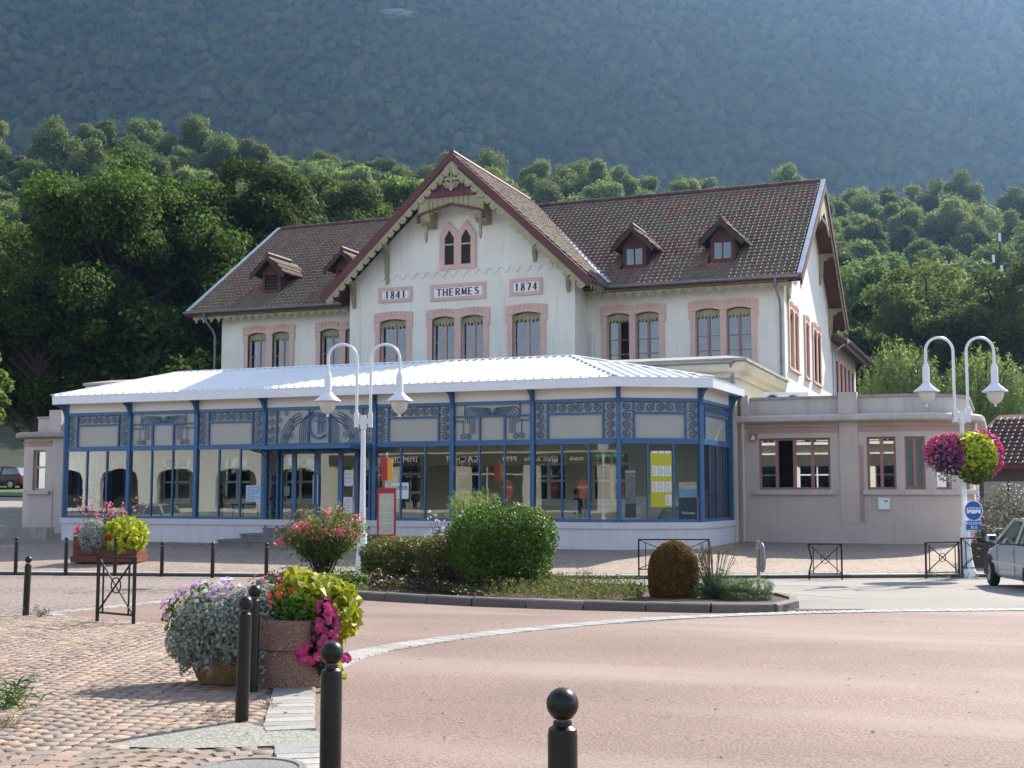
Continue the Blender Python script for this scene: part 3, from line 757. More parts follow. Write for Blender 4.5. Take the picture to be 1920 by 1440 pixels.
# curtain half-height inside the first gable windows
# lancet pair in the gable
lz0, lz1 = 10.72, 12.70
s = MB()
cx = -10.10
outer = [(cx - .80, lz0), (cx - .80, 12.15), (cx - .40, 12.72), (cx, 12.25), (cx + .40, 12.72), (cx + .80, 12.15), (cx + .80, lz0)]
L1 = [(cx - .58, lz0 + .22), (cx - .58, 12.02), (cx - .37, 12.36), (cx - .16, 12.02), (cx - .16, lz0 + .22)]
L2 = [(2 * cx - x, z) for x, z in L1][::-1]
s.pxz([outer[0], (cx - .80, 12.15), (cx - .58, 12.02), (cx - .58, lz0 + .22)] + [(cx - .58, lz0)], YG - .10, YG - .002)
s.pxz([(cx + .58, lz0), (cx + .58, lz0 + .22), (cx + .58, 12.02), (cx + .80, 12.15), (cx + .80, lz0)], YG - .10, YG - .002)
s.pxz([(cx - .16, lz0), (cx - .16, 12.02), (cx + .16, 12.02), (cx + .16, lz0)], YG - .10, YG - .002)
s.pxz([(cx - .80, 12.15), (cx - .40, 12.72), (cx, 12.25), (cx, 12.02), (cx - .16, 12.02), (cx - .37, 12.36), (cx - .58, 12.02)], YG - .10, YG - .002)
s.pxz([(cx + .80, 12.15), (cx + .58, 12.02), (cx + .37, 12.36), (cx + .16, 12.02), (cx, 12.02), (cx, 12.25), (cx + .40, 12.72)], YG - .10, YG - .002)
s.box(cx - .58, cx - .16, YG - .099, YG - .002, lz0, lz0 + .2); s.box(cx + .16, cx + .58, YG - .099, YG - .002, lz0, lz0 + .2)
lw = s.build("lancet_window", pink, TH)
for k in (-1, 1):
    MB().pxz([(cx + k * .37 + x, z) for x, z in ((-.21, lz0 + .2), (-.21, 12.02), (0, 12.36), (.21, 12.02), (.21, lz0 + .2))], YG - .03, YG - .006).build("pane", mat("louvre_black", (.03, .028, .026), .6, .2, 4), lw)
    b = MB()
    for i in range(14): b.add([(cx + k * .37 - .2, YG - .035, lz0 + .25 + i * .1), (cx + k * .37 + .2, YG - .035, lz0 + .25 + i * .1), (cx + k * .37 + .2, YG - .07, lz0 + .22 + i * .1), (cx + k * .37 - .2, YG - .07, lz0 + .22 + i * .1)], [(0, 1, 2, 3)])
    b.build("louvre", MATS["louvre_black"], lw)
    MB().box(cx + k * .37 - .21, cx + k * .37 + .21, YG - .085, YG - .03, 11.72, 11.79).build("transom", pinkwood, lw)

# inscription panels
def text_mesh(s, size, m, parent, loc, rot, ext=.006, off=.0, align='CENTER', name="lettering", sx=1):
    c = bpy.data.curves.new("lettering", 'FONT'); c.body = s; c.size = size; c.align_x = align; c.align_y = 'CENTER'; c.extrude = ext; c.offset = off; c.space_character = 1.12
    tmp = bpy.data.objects.new("tmp_text", c); col.objects.link(tmp)
    dg = bpy.context.evaluated_depsgraph_get()
    me = bpy.data.meshes.new_from_object(tmp.evaluated_get(dg)); bpy.data.objects.remove(tmp); bpy.data.curves.remove(c)
    me.materials.clear(); me.materials.append(m); me.name = name
    o = link(name, me, parent, loc, rot); o.scale = (sx, 1, 1); return o
GLY = {"T": [((.5, 0), (.5, .95), 2), ((0, .95), (1, .95), 1)], "H": [((.14, 0), (.14, 1), 2), ((.86, 0), (.86, 1), 2), ((.14, .5), (.86, .5), 1)], "E": [((.16, 0), (.16, 1), 2), ((.1, .05), (.85, .05), 1), ((.16, .5), (.75, .5), 1), ((.1, .95), (.85, .95), 1)],
       "R": [((.16, 0), (.16, 1), 2), ((.16, .95), (.62, .95), 1), ((.60, .96), (.80, .80), 1.5), ((.80, .82), (.78, .60), 2), ((.80, .62), (.56, .47), 1.5), ((.6, .48), (.16, .48), 1), ((.45, .48), (.88, 0), 2)], "M": [((.06, 0), (.12, 1), 1.2), ((.14, 1), (.46, .12), 2), ((.46, .12), (.86, 1), 1.1), ((.88, 0), (.84, 1), 2)],
       "S": [((.80, .80), (.62, .95), 1.2), ((.64, .95), (.36, .95), 1.2), ((.38, .96), (.18, .80), 1.6), ((.18, .82), (.24, .62), 1.8), ((.20, .66), (.76, .38), 2), ((.78, .40), (.80, .20), 1.8), ((.80, .22), (.62, .05), 1.5), ((.64, .05), (.34, .05), 1.2), ((.36, .04), (.14, .18), 1.2)],
       "1": [((.5, 0), (.5, 1), 2.2), ((.28, .84), (.5, .97), 1.2)], "4": [((.66, 0), (.66, 1), 2.2), ((.66, .97), (.08, .30), 1.2), ((.06, .28), (.95, .28), 1)], "7": [((.08, .94), (.88, .94), 1.2), ((.86, .94), (.42, 0), 2.2)],
       "8": [((.5, .97), (.24, .88), 1.2), ((.24, .90), (.24, .62), 1.8), ((.24, .64), (.78, .34), 1.6), ((.78, .38), (.78, .12), 2), ((.78, .12), (.5, .03), 1.3), ((.5, .03), (.20, .12), 1.3), ((.20, .10), (.20, .36), 2), ((.20, .36), (.76, .66), 1.6), ((.76, .62), (.76, .90), 1.8), ((.76, .88), (.5, .97), 1.2)]}
def inscription(txt, xc, y, z0, h, wd, gap, parent):
    m_ = MB(); n_ = len(txt); x = xc - (n_ * wd + (n_ - 1) * gap) / 2; k = 0
    for ch in txt:
        for p_, q_, t in GLY[ch]:
            k += 1; a = Vector((x + p_[0] * wd, y - .004 - .0006 * (k % 5), z0 + p_[1] * h)); c = Vector((x + q_[0] * wd, a.y, z0 + q_[1] * h))
            m_.bar(a, c, .006, h * .105 * t, (0, 1, 0)) if False else m_.bar(a, c, h * .105 * t, .006, (0, 1, 0))
        x += wd + gap
    return m_.build("lettering", signdark, parent, kind="stuff")
for (x0, x1, z0, z1, s_, sz) in ((-13.71, -12.17, 9.52, 10.15, "1841", .50), (-11.33, -8.88, 9.46, 10.14, "THERMES", .42), (-7.84, -6.45, 9.48, 10.16, "1874", .50)):
    b = MB()
    for a, c, zz0, zz1 in ((x0, x1, z0, z0 + .14), (x0, x1, z1 - .14, z1), (x0, x0 + .14, z0 + .14, z1 - .14), (x1 - .14, x1, z0 + .14, z1 - .14)): b.box(a, c, YG - .06, YG - .002, zz0, zz1)
    p = b.build("name_panel", pink, TH)
    MB().box(x0 + .14, x1 - .14, YG - .025, YG - .003, z0 + .14, z1 - .14).build("panel_field", signwhite, p)
    inscription(s_, (x0 + x1) / 2, YG - .027, (z0 + z1) / 2 - .15, .30, .225 if len(s_) > 4 else .20, .055, p)
# stepped band of relief across the gable
b = MB(); b.box(-15.08, -5.1, YG - .05, YG - .002, 10.66, 10.72)
x = -14.6
while x < -5.4:
    b.box(x, x + .30, YG - .042, YG - .002, 10.56, 10.66); b.box(x + .07, x + .23, YG - .042, YG - .002, 10.49, 10.56); b.box(x + .12, x + .18, YG - .042, YG - .002, 10.44, 10.49); x += .46
b.box(-14.62, -14.58, YG - .03, YG - .002, 6.5, 10.38)
b.build("relief_band", plaster, TH)

# ------------------------------------------------------------------ roofs
def mz(y): return 9.8 + .704 * (y - 12.3)                       # main front slope
def gzr(x): return 15.35 - .929 * abs(x - GX)                    # cross gable slopes
RX0, RX1 = -24.05, 3.5
def slab(mb, quad, t):
    n = (Vector(quad[1]) - Vector(quad[0])).cross(Vector(quad[3]) - Vector(quad[0])).normalized()
    if n.z < 0: n = -n
    return mb.prism(quad, -n * t)
b = MB()
slab(b, [(RX0, 12.3, 9.8), (RX1, 12.3, 9.8), (RX1, 19.9, 15.15), (RX0, 19.9, 15.15)], .16)
slab(b, [(RX1, 27.5, 9.8), (RX0, 27.5, 9.8), (RX0, 19.9, 15.15), (RX1, 19.9, 15.15)], .16)
for k in (-1, 1):
    slab(b, [(GX + k * 5.9, 10.42, 9.87), (GX, 10.42, 15.35), (GX, 19.6, 15.35), (GX + k * 5.9, 19.6, 9.87)], .16)
roof = b.build("roof", timber, TH)

def tile_mesh(name, o, u, v, wd, ht, m, skip, tw=.225, th=.315):
    """Interlocking roll tiles over a slope: o = eave corner, u along the eave, v up the slope."""
    o = Vector(o); u = Vector(u).normalized(); v = Vector(v).normalized(); nn = u.cross(v).normalized()
    if nn.z < 0: nn = -nn
    V = []; F = []
    cols, rows = int(wd / tw), int(ht / th)
    prof = [(0, .012), (.28, .0), (.55, .006), (.70, .040), (.86, .046), (1.0, .014)]
    for r in range(rows):
        for c in range(cols):
            q = o + u * ((c + .5) * tw) + v * ((r + .5) * th)
            if skip(q.x, q.y, q.z): continue
            ja = random.gauss(0, .004); jb = random.gauss(0, .006); jt = random.gauss(0, .010)
            base = len(V)
            for (a, h) in prof:
                p = o + u * ((c + a) * tw + jb) + v * (r * th + jt)
                V.append(p + nn * (.058 + h + ja)); V.append(p + v * (th * 1.06) + nn * (.004 + h * .95 + ja * .5))
            V.append(o + u * (c * tw) + v * (r * th) + nn * (-.005)); V.append(o + u * ((c + 1) * tw) + v * (r * th) + nn * (-.005))
            for k in range(5): F.append((base + 2 * k, base + 2 * k + 2, base + 2 * k + 3, base + 2 * k + 1))
            F.append((base + 12, base + 13, base + 10, base + 6))
            F.append((base + 12, base + 6, base + 2, base + 0))
    me = np_mesh(name, [p[:] for p in V], F, m)
    return me
dorm = [(-3.30, 1), (0.30, 1), (-20.35, 1), (-16.55, 1)]
def skip_main(x, y, z):
    if gzr(x) > mz(y) + .02: return True
    return any(abs(x - d) < .52 and 13.5 < y < 15.4 for d, _ in dorm)
sv = Vector((0, 7.6, 5.35)); L_ = sv.length
link("tiles", tile_mesh("tiles", (RX0 + .12, 12.25, 9.77), (1, 0, 0), sv, RX1 - RX0 - .2, L_ + .02, tilemat, skip_main), roof, kind="stuff")
for k in (-1, 1):
    gv = Vector((-k * 5.9, 0, 5.48))
    link("tiles", tile_mesh("tiles", (GX + k * 5.92, 10.5, 9.86), (0, 1, 0), gv, 9.0, gv.length, tilemat, lambda x, y, z: y > 12.3 and mz(y) > gzr(x) + .05), roof, kind="stuff")
# ridges, verge flashings, valley flashings
b = MB()
for i in range(62):
    x = RX0 + .2 + i * .445
    if x > RX1 - .3: break
    b.tube([(x, 19.9, 15.15), (x + .47, 19.9, 15.17)], [.12, .13], 8)
for i in range(20):
    y = 10.45 + i * .44
    if y < 19.4: b.tube([(GX, y, 15.37), (GX, y + .46, 15.36)], [.12, .13], 8)
b.build("ridge_tiles", tile2, roof, kind="stuff")
for x in (RX0, RX1):
    s_ = .1 if x < 0 else -.1; b = MB()
    slab(b, [(x - s_ * .4, 12.26, 9.88), (x + s_ * 1.4, 12.26, 9.88), (x + s_ * 1.4, 19.9, 15.25), (x - s_ * .4, 19.9, 15.25)], .03); b.build("flashing", zincpale, roof)
vl = [(-3.97, 12.45, 9.97), (GX + .25, 19.6, 15.06)]
MB().bar(vl[0], vl[1], .28, .02).build("flashing", zincpale, roof)
MB().bar((2 * GX - vl[0][0], vl[0][1], vl[0][2]), (GX - .25, 19.6, 15.06), .28, .02).build("flashing", zincpale, roof)
# maroon fascias and rake boards
for x0, x1 in ((RX0, -15.98), (-3.9, RX1)): MB().box(x0, x1, 12.22, 12.28, 9.63, 9.72).build("eaves_board", maroon, TH)
def rake(x, y0, z0, y1, z1, tX=.06): pass
for k in (-1, 1):
    b = MB(); nrm = Vector((k * 5.48, 0, 5.9)).normalized()
    p0 = Vector((GX + k * 6.02, 10.36, 9.76)); p1 = Vector((GX, 10.36, 15.35)) + Vector((0, 0, .03))
    dn = -nrm * .34
    b.prism([p0, p1, p1 + Vector((0, 0, dn.z / nrm.z * nrm.z * 1.36)), p0 + dn], (0, .07, 0))
    b.build("rake_board", maroon, TH)
    # scalloped fretwork below the rake board
    f_ = MB(); d = (p1 - p0); Lr = d.length; d.normalize(); down = dn.normalized()
    st = .38; nsc = int((Lr - .5) / st)
    for i in range(nsc):
        a = p0 + d * (.12 + i * st) + down * .32 + Vector((0, .015, 0))
        pts = [a, a + d * st * .98]
        pts += [a + d * (st * .98) + down * .10]
        for q, r_ in ((.86, .25), (.70, .30), (.60, .24), (.50, .36), (.40, .24), (.30, .30), (.14, .25)): pts.append(a + d * (st * q) + down * r_)
        pts += [a + down * .10]
        f_.prism(pts, (0, .03, 0))
    f_.build("bargeboard_fretwork", olive, TH)
    sb = MB(); q0 = Vector((GX + k * 5.98, 0, 9.72)); q1 = Vector((GX, 0, 15.2))
    for yb in np.arange(10.45, 11.28, .14):
        sb.bar((q0.x, yb + .06, q0.z - .02), (q1.x, yb + .06, q1.z - .02), .125, .03)
    sb.build("soffit_board", timber, TH, kind="stuff")
# collar, hanging planks and arched board in the apex, with pierced ornament above
b = MB(); b.box(GX - 1.62, GX + 1.52, 10.40, 10.54, 13.55, 13.75); b.build("collar_beam", maroon, TH)
for i in range(11):
    x = GX - 1.05 + i * .21; h = 15.0 - 1.0 * abs(x - GX) - .25
    if h > 13.8: link("plank", MB().box(-.09, .09, 0, .03, 13.74, h).mesh("plank", maroon), TH, (x, 10.5, 0))
for i in range(13):
    x = GX - 1.38 + i * .225
    zb = 13.28 - .42 * abs(x + .02 - GX) / 1.35 - .10
    link("plank", MB().box(-.10, .10, 0, .03, zb, 13.56).mesh("plank", olive), TH, (x, 10.46, 0))
b = MB()
ap = [(GX - 1.45, 12.55), (GX - 1.45, 12.86), (GX - 1.2, 12.95), (GX - .0, 13.24), (GX + 1.15, 12.95), (GX + 1.4, 12.86), (GX + 1.4, 12.55)]
for (x0, z0), (x1, z1) in zip(ap, ap[1:]): b.bar((x0, 10.44, z0), (x1, 10.44, z1), .10, .10, (0, 1, 0))
b.build("arched_brace", maroon, TH)
orn = MB()
for k in (-1, 1):
    for r0, cxo, czo in ((.20, .27, 14.35), (.13, .50, 14.16), (.14, .20, 14.02)):
        pts = [(GX + k * (cxo + r0 * (1 - t / 22) * math.cos(t * .5)), 10.43, czo + r0 * (1 - t / 22) * math.sin(t * .5)) for t in range(19)]
        orn.tube(pts, .035, 5)
orn.tube([(GX, 10.43, 14.75), (GX, 10.43, 13.78)], [.03, .05], 5)
for z, w_ in ((14.62, .25), (14.28, .42), (14.05, .3), (13.9, .14)): orn.pxz([(GX - w_, z), (GX, z - .10), (GX + w_, z), (GX, z + .09)], 10.43, 10.46)
orn.pxz([(GX - .35, 14.72), (GX, 14.55), (GX + .35, 14.72), (GX, 15.02)], 10.425, 10.455)
orn.build("apex_ornament", mat("pale_fretwork", (.36, .33, .20), .75, .2, 3), TH)
def bracket(x, y, z, L, k=1, big=False, parent=TH, rz=0):
    m_ = MB(); t = .07
    prof = [(0, 0), (.75, 0), (.68, -.12), (.45, -.16), (.30, -.35), (.22, -.30), (.20, -.55), (.17, -L * .72), (.10, -L * .84), (.06, -L), (0, -L * .92)]
    m_.prism([(0 - t, -px, pz) for px, pz in prof], (2 * t, 0, 0))
    return m_.build("bracket", olive, parent, (x, y, z), rz)
for x, L in ((-14.85, 1.15), (-13.30, 1.65), (-6.75, 1.1), (-5.35, 1.1)):
    bracket(x, YG, gzr(x) - .40, L)
for x in (-11.25, -8.85):
    m_ = MB(); m_.prism([(x - .22, 10.42 + q, z) for q, z in ((0, 13.5), (0, 12.9), (.12, 12.62), (.3, 12.5), (.86, 12.45), (.86, 13.5))], (.44, 0, 0)); m_.box(x - .05, x + .05, 10.6, 10.72, 12.0, 12.5); m_.prism([(x - .06, 10.6, 12.0), (x + .06, 10.6, 12.0), (x, 10.6, 11.78)], (0, .12, 0))
    m_.build("bracket", olive, TH)
# fretwork under the eaves
def eave_fret(x0, x1, y, z, parent, name="eaves_fretwork"):
    m_ = MB(); st = .40; x = x0
    while x + st <= x1 + .01:
        m_.pxz([(x, z), (x + st * .98, z), (x + st * .98, z - .10), (x + st * .85, z - .22), (x + st * .72, z - .20), (x + st * .62, z - .30), (x + st * .5, z - .38), (x + st * .38, z - .30), (x + st * .28, z - .20), (x + st * .15, z - .22), (x, z - .10)], y, y + .03); x += st
    return m_.build(name, olive, parent)
eave_fret(RX0 + .3, -15.3, 12.36, 9.66, TH); eave_fret(-5.0, RX1 - .2, 12.36, 9.66, TH)
mE = MB(); st = .4
for i in range(5):
    y = 10.5 + i * st; mE.prism([(-4.25, y, 9.80), (-4.25, y + .39, 9.80), (-4.25, y + .3, 9.58), (-4.25, y + .2, 9.46), (-4.25, y + .1, 9.58)], (.03, 0, 0))
mE.build("eaves_fretwork", olive, TH)
# boarded soffits
b = MB()
for x in np.arange(RX0 + .15, RX1, .30):
    if -15.6 < x < -4.6: continue
    b.bar((x, 12.35, 9.58), (x, 13.0, 9.96), .28, .03)
b.build("soffit_board", timber, TH, kind="stuff")
# gutters and downpipes
def gutter(p0, p1, parent=TH, r=.085):
    p0, p1 = Vector(p0), Vector(p1); d = (p1 - p0).normalized(); sd = d.cross(Vector((0, 0, 1)))
    m_ = MB(); n = 8; vs = []
    for p in (p0, p1):
        for k in range(n + 1):
            a = math.pi + math.pi * k / n; vs.append(p + sd * math.cos(a) * r + Vector((0, 0, math.sin(a) * r)))
    m_.add(vs, [(k, k + 1, k + 2 + n, k + 1 + n) for k in range(n)])
    m_.tube([p0 + sd * r, p1 + sd * r], .012, 5); m_.tube([p0 - sd * r, p1 - sd * r], .012, 5)
    return m_.build("gutter", zinc, parent)
gutter((RX0, 12.12, 9.78), (-16.0, 12.12, 9.78)); gutter((-3.95, 12.12, 9.78), (RX1 - .05, 12.12, 9.78)); gutter((-4.02, 10.5, 9.80), (-4.02, 12.1, 9.80))
for x, xe in ((-22.9, -23.0), (2.62, 2.55)):
    b = MB(); b.tube([(xe, 12.15, 9.70), (xe, 12.2, 9.45), (x, 12.75, 8.95), (x, 12.9, 8.7), (x, 12.9, 0.3)], .05, 8)
    for z in (8.4, 6.6): b.lathe([(.07, 0), (.07, .05)], (x, 12.9, z), 8)
    b.build("downpipe", zinc, TH, smooth=True)
MB().tube([(-4.9, 12.9, 8.0), (-4.9, 12.9, 5.0)], .05, 8).build("downpipe", plaster, TH, smooth=True)
# right-hand gable overhang
for k in (-1, 1):
    b = MB(); y0 = 19.9 + k * 7.62
    b.prism([(RX1 - .02, y0, 9.72), (RX1 - .02, 19.9, 15.1), (RX1 - .02, 19.9, 14.72), (RX1 - .02, y0 - k * .05, 9.42)], (.06, 0, 0)); b.build("rake_board", maroon, TH)
    f_ = MB(); d = Vector((0, -k * 7.6, 5.35)); Lr = d.length; d.normalize(); dn = Vector((0, -k * d.z, -abs(d.y))) if k < 0 else Vector((0, -d.z, d.y * -1))
    dn = Vector((0, 0, -1))
    for i in range(int(Lr / .46) - 1):
        a = Vector((RX1 - .06, y0, 9.45)) + d * (.2 + i * .46)
        f_.prism([a, a + d * .45, a + d * .45 + dn * .1, a + d * .36 + dn * .28, a + d * .23 + dn * .38, a + d * .1 + dn * .28, a + dn * .1], (.03, 0, 0))
    f_.build("bargeboard_fretwork", olive, TH)
    sb = MB()
    for xx in np.arange(XR + .05, RX1 - .08, .13): sb.bar((xx, 19.9 + k * 7.5, 9.68), (xx, 19.9, 14.98), .12, .03)
    sb.build("soffit_board", timber, TH, kind="stuff")
    for yy in (3.2, 6.2):
        bracket(XR, 19.9 + k * yy, 15.15 - .704 * yy - .35, 1.5, rz=R_(90))
MB().box(XR + .02, RX1 - .05, 19.0, 20.8, 13.3, 13.45).build("collar_beam", maroon, TH)
b = MB(); b.prism([(RX1 - .1, 18.3, 13.0), (RX1 - .1, 19.0, 13.9), (RX1 - .1, 19.9, 14.5), (RX1 - .1, 20.8, 13.9), (RX1 - .1, 21.5, 13.0), (RX1 - .1, 20.7, 13.4), (RX1 - .1, 19.9, 13.75), (RX1 - .1, 19.1, 13.4)], (.05, 0, 0)); b.build("apex_ornament", MATS["pale_fretwork"], TH)
# carved end of the front eave at the right corner
MB().prism([(2.95, 12.35, 9.6), (2.95, 13.0, 9.6), (2.95, 13.0, 9.0), (2.95, 12.8, 9.25), (2.95, 12.6, 9.1), (2.95, 12.45, 9.35)], (.06, 0, 0)).build("bracket", olive, TH)
# side attic window on the right gable
MB().box(XR, XR + .06, 15.0, 16.2, 10.1, 11.5).build("window", pink, TH)
# dormers
def dormer(x, glazed):
    z0, zt = 10.72, 11.62
    m_ = MB(); y0 = 13.5
    m_.box(x - .48, x - .34, y0, y0 + 1.9, z0 - .2, zt); m_.box(x + .34, x + .48, y0, y0 + 1.9, z0 - .2, zt)
    m_.pxz([(x - .5, zt), (x + .5, zt), (x, zt + .62)], y0 + .004, y0 + .1); m_.box(x - .36, x + .36, y0 + .004, y0 + .14, z0 - .2, z0 + .12); m_.box(x - .36, x + .36, y0 + .006, y0 + .12, zt - .12, zt)
    p = m_.build("dormer", timber, TH)
    if glazed:
        MB().box(x - .36, x - .01, y0 + .05, y0 + .06, z0 + .12, zt - .12).build("pane", winglass, p); MB().box(x + .01, x + .36, y0 + .05, y0 + .06, z0 + .12, zt - .12).build("pane", winglass, p)
        MB().box(x - .025, x + .025, y0 + .03, y0 + .08, z0 + .1, zt - .1).build("mullion", timber, p); MB().box(x - .36, x + .36, y0 + .5, y0 + .52, z0, zt).build("dark_inside", dark, p)
    else:
        for i in range(7): MB().add([(x - .36, y0 + .03, z0 + .16 + i * .15), (x + .36, y0 + .03, z0 + .16 + i * .15), (x + .36, y0 + .09, z0 + .28 + i * .15), (x - .36, y0 + .09, z0 + .28 + i * .15)], [(0, 1, 2, 3)]).build("slat", MATS["louvre_black"], p)
        MB().box(x - .36, x + .36, y0 + .12, y0 + .14, z0, zt).build("dark_inside", dark, p)
    rb = MB()
    for k in (-1, 1):
        slab(rb, [(x + k * .86, y0 - .38, zt - .12), (x, y0 - .38, zt + .74), (x, y0 + 2.6, zt + .74), (x + k * .86, y0 + 2.6, zt - .12)], .05)
    rr = rb.build("dormer_roof", timber, p)
    tl = MB()
    for k in (-1, 1):
        gv = Vector((-k * .86, 0, .86))
        tl = tile_mesh("tiles", (x + k * .88, y0 - .36, zt - .13), (0, 1, 0), gv, 2.6, gv.length - .02, tilemat, lambda a, y, z: mz(y) > z + .05)
        link("tiles", tl, p, kind="stuff")
    b_ = MB()
    for k in (-1, 1): b_.prism([(x + k * .92, y0 - .40, zt - .22), (x, y0 - .40, zt + .72), (x, y0 - .40, zt + .50), (x + k * .86, y0 - .40, zt - .36)], (0, .04, 0))
    b_.build("rake_board", mat("old_black_board", (.045, .032, .028), .8, .2, 3) if "old_black_board" not in MATS else MATS["old_black_board"], p)
    MB().tube([(x, y0 - .4, zt + .78), (x, y0 + 1.6, zt + .78)], .10, 7).build("ridge_tiles", tile2, p)
    MB().box(x + .78, x + .90, y0 - .1, y0 + .95, zt - .12, zt - .08).build("flashing", zincpale, p)
for x, g in ((-3.30, True), (0.30, True), (-20.35, False), (-16.55, False)): dormer(x, g)

# rear wing along the right side
RW = MB(); wall_path(RW, [(XR - .02, 27.0), (XR - .02, 37.7), (XR - 12, 37.7)], 0, 9.0, [(a, a + 1.0, 6.5, 8.2) for a in (1.4, 3.1, 4.8, 6.5, 8.2)], .3)
RW.build("rear_wing", plaster, TH)
for a in (1.4, 3.1, 4.8, 6.5, 8.2):
    p = MB(); p.box(-.72, -.5, -.06, .1, 6.4, 8.45); p.box(.5, .72, -.06, .1, 6.4, 8.45); p.box(-.5, .5, -.056, .1, 8.2, 8.45); p = p.build("window", pink, TH, (XR - .02, 27.5 + a, 0), R_(90))
    MB().box(-.5, .5, .15, .2, 6.5, 8.2).build("pane", rosewood, p)
b = MB(); slab(b, [(XR + .75, 26.6, 8.95), (XR + .75, 38.3, 8.95), (XR - 6, 38.3, 12.2), (XR - 6, 26.6, 12.2)], .2); rw = b.build("rear_roof", timber, TH)
link("tiles", tile_mesh("tiles", (XR + .78, 26.6, 8.96), (0, 1, 0), (-6.75, 0, 3.25), 11.6, 7.4, tilemat, lambda x, y, z: False), rw, kind="stuff")
MB().box(XR + .70, XR + .76, 26.6, 38.3, 8.62, 8.9).build("eaves_board", maroon, TH)
gutter((XR + .86, 26.6, 8.92), (XR + .86, 38.3, 8.92))
MB().tube([(XR + .86, 26.7, 8.85), (XR + .5, 26.8, 8.7), (XR + .06, 27.1, 8.35), (XR + .06, 27.1, 5)], .05, 8).build("downpipe", zincpale, TH, smooth=True)

# terrace block on the ground floor, cream, with a deep cornice
blk = [(XL, 12.9), (XL, 4.85), (2.45, 4.85), (2.45, 12.9)]
Pb, Sb = path_info(blk)
vw = [(-19.6, 1.3), (-16.9, 1.3), (-14.2, 1.3), (-4.6, 1.35), (-2.4, 1.35), (-.5, 1.0)]
bops = [(Sb[1] + x - XL, Sb[1] + x - XL + wd, 1.35, 3.0) for x, wd in vw] + [(Sb[1] + (-7.4) - XL, Sb[1] + (-6.3) - XL, .56, 3.0), (Sb[1] + (-11.2) - XL, Sb[1] + (-8.6) - XL, .56, 3.0)]
b = MB(); wall_path(b, blk, 0, 5.95, bops, .3); b.build("terrace_block", cream, TH)
b = MB(); sweep(b, blk, [(-.02, 5.30), (.10, 5.30), (.14, 5.42), (.30, 5.50), (.36, 5.62), (.40, 5.78), (-.02, 5.80)]); b.build("cornice", cream, TH)
b = MB(); sweep(b, blk, [(-.3, 5.80), (.46, 5.805), (.46, 5.90), (-.3, 6.06)]); b.box(XL, 2.2, 5.0, 12.95, 5.86, 6.0); b.build("terrace_roof", concrete, TH)
gutter((-6, 4.36, 5.80), (2.5, 4.36, 5.80))
MB().tube([(2.38, 4.40, 5.75), (2.38, 4.72, 5.45), (2.38, 4.74, 4.9)], .05, 8).build("downpipe", zinc, TH, smooth=True)
for x, wd in vw:
    p = MB(); p.box(0, .09, .1, .16, 1.35, 3.0); p.box(wd - .09, wd, .1, .16, 1.35, 3.0); p.box(wd / 2 - .06, wd / 2 + .06, .1, .16, 1.35, 3.0)
    for z in (1.35, 2.0, 2.55, 2.92): p.box(0, wd, .104, .156, z, z + .08)
    p.box(-.12, wd + .12, -.06, .08, 1.22, 1.34)
    p = p.build("window", whitepaint, TH, (x, 4.85, 0)); MB().box(.02, wd - .02, .125, .135, 1.36, 2.98).build("pane", winglass, p)
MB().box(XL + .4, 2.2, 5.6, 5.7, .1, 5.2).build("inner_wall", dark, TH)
for x, wd in ((-7.4, 1.1), (-11.2, 2.6)):
    p = MB(); nl = 1 if wd < 2 else 2
    for i in range(nl):
        a = x + i * wd / nl; e = a + wd / nl
        p.box(a, a + .12, 4.95, 5.02, .56, 3.0); p.box(e - .12, e, 4.95, 5.02, .56, 3.0); p.box(a, e, 4.954, 5.016, .56, 1.0)
        for z in (1.0, 1.6, 2.25, 2.88): p.box(a, e, 4.956, 5.014, z, z + .1)
    p = p.build("inner_door", whitepaint, TH); MB().box(x + .05, x + wd - .05, 4.98, 4.99, 1.0, 2.9).build("pane", winglass, p)

# ================================================================== THE GLASS VERANDA
VE = empty("glass_veranda", label="long blue-framed glass veranda with scroll ironwork and white metal roof along the spa front", cat="veranda")
VP = [(-21.2, 4.80), (-21.2, 2.13), (-19.97, 0), (0, 0), (2.13, 1.23), (2.30, 4.80)]
posts = [-19.97, -17.28, -14.57, -11.94, -7.93, -5.27, -2.66, 0]
ZS, ZT0, ZT1, ZF0, ZF1 = .80, 3.06, 3.22, 4.38, 4.70
b = MB(); sweep(b, VP, [(0.06, -.25), (.06, .62), (.0, .62), (-.25, .62), (-.25, -.25)])
b.build("plinth", plinthm, VE)
b = MB(); sweep(b, VP, [(.11, .60), (.12, .78), (-.22, .80), (-.22, .60)]); b.build("sill", plinthm, VE)
b = MB(); b.add([(x, y, .52) for x, y in VP], [(0, 1, 2, 3, 4, 5)]); b.build("veranda_floor", floorm, VE)
b = MB(); sweep(b, VP, [(-.02, ZF0), (-.02, ZF1 + .2), (-.08, ZF1 + .2), (-.08, ZF0)]); b.build("frieze", mat("frieze_white", (.78, .74, .68), .7, .03, 2), VE)
VO = offset_path(VP, .45)
b = MB(); sweep(b, VP, [(.42, 4.68), (.455, 4.68), (.455, 4.97), (.42, 4.97)]); b.build("fascia", whitepaint, VE)
b = MB(); sweep(b, VP, [(-.02, 4.74), (.42, 4.69), (.42, 4.71), (-.02, 4.77)]); b.build("soffit", whitepaint, VE)
RL, RR = Vector((-18.7, 4.55, 6.18)), Vector((-2.95, 4.55, 6.18))
e = [Vector((x, y, 4.97)) for x, y in offset_path(VP, .47)]
b = MB()
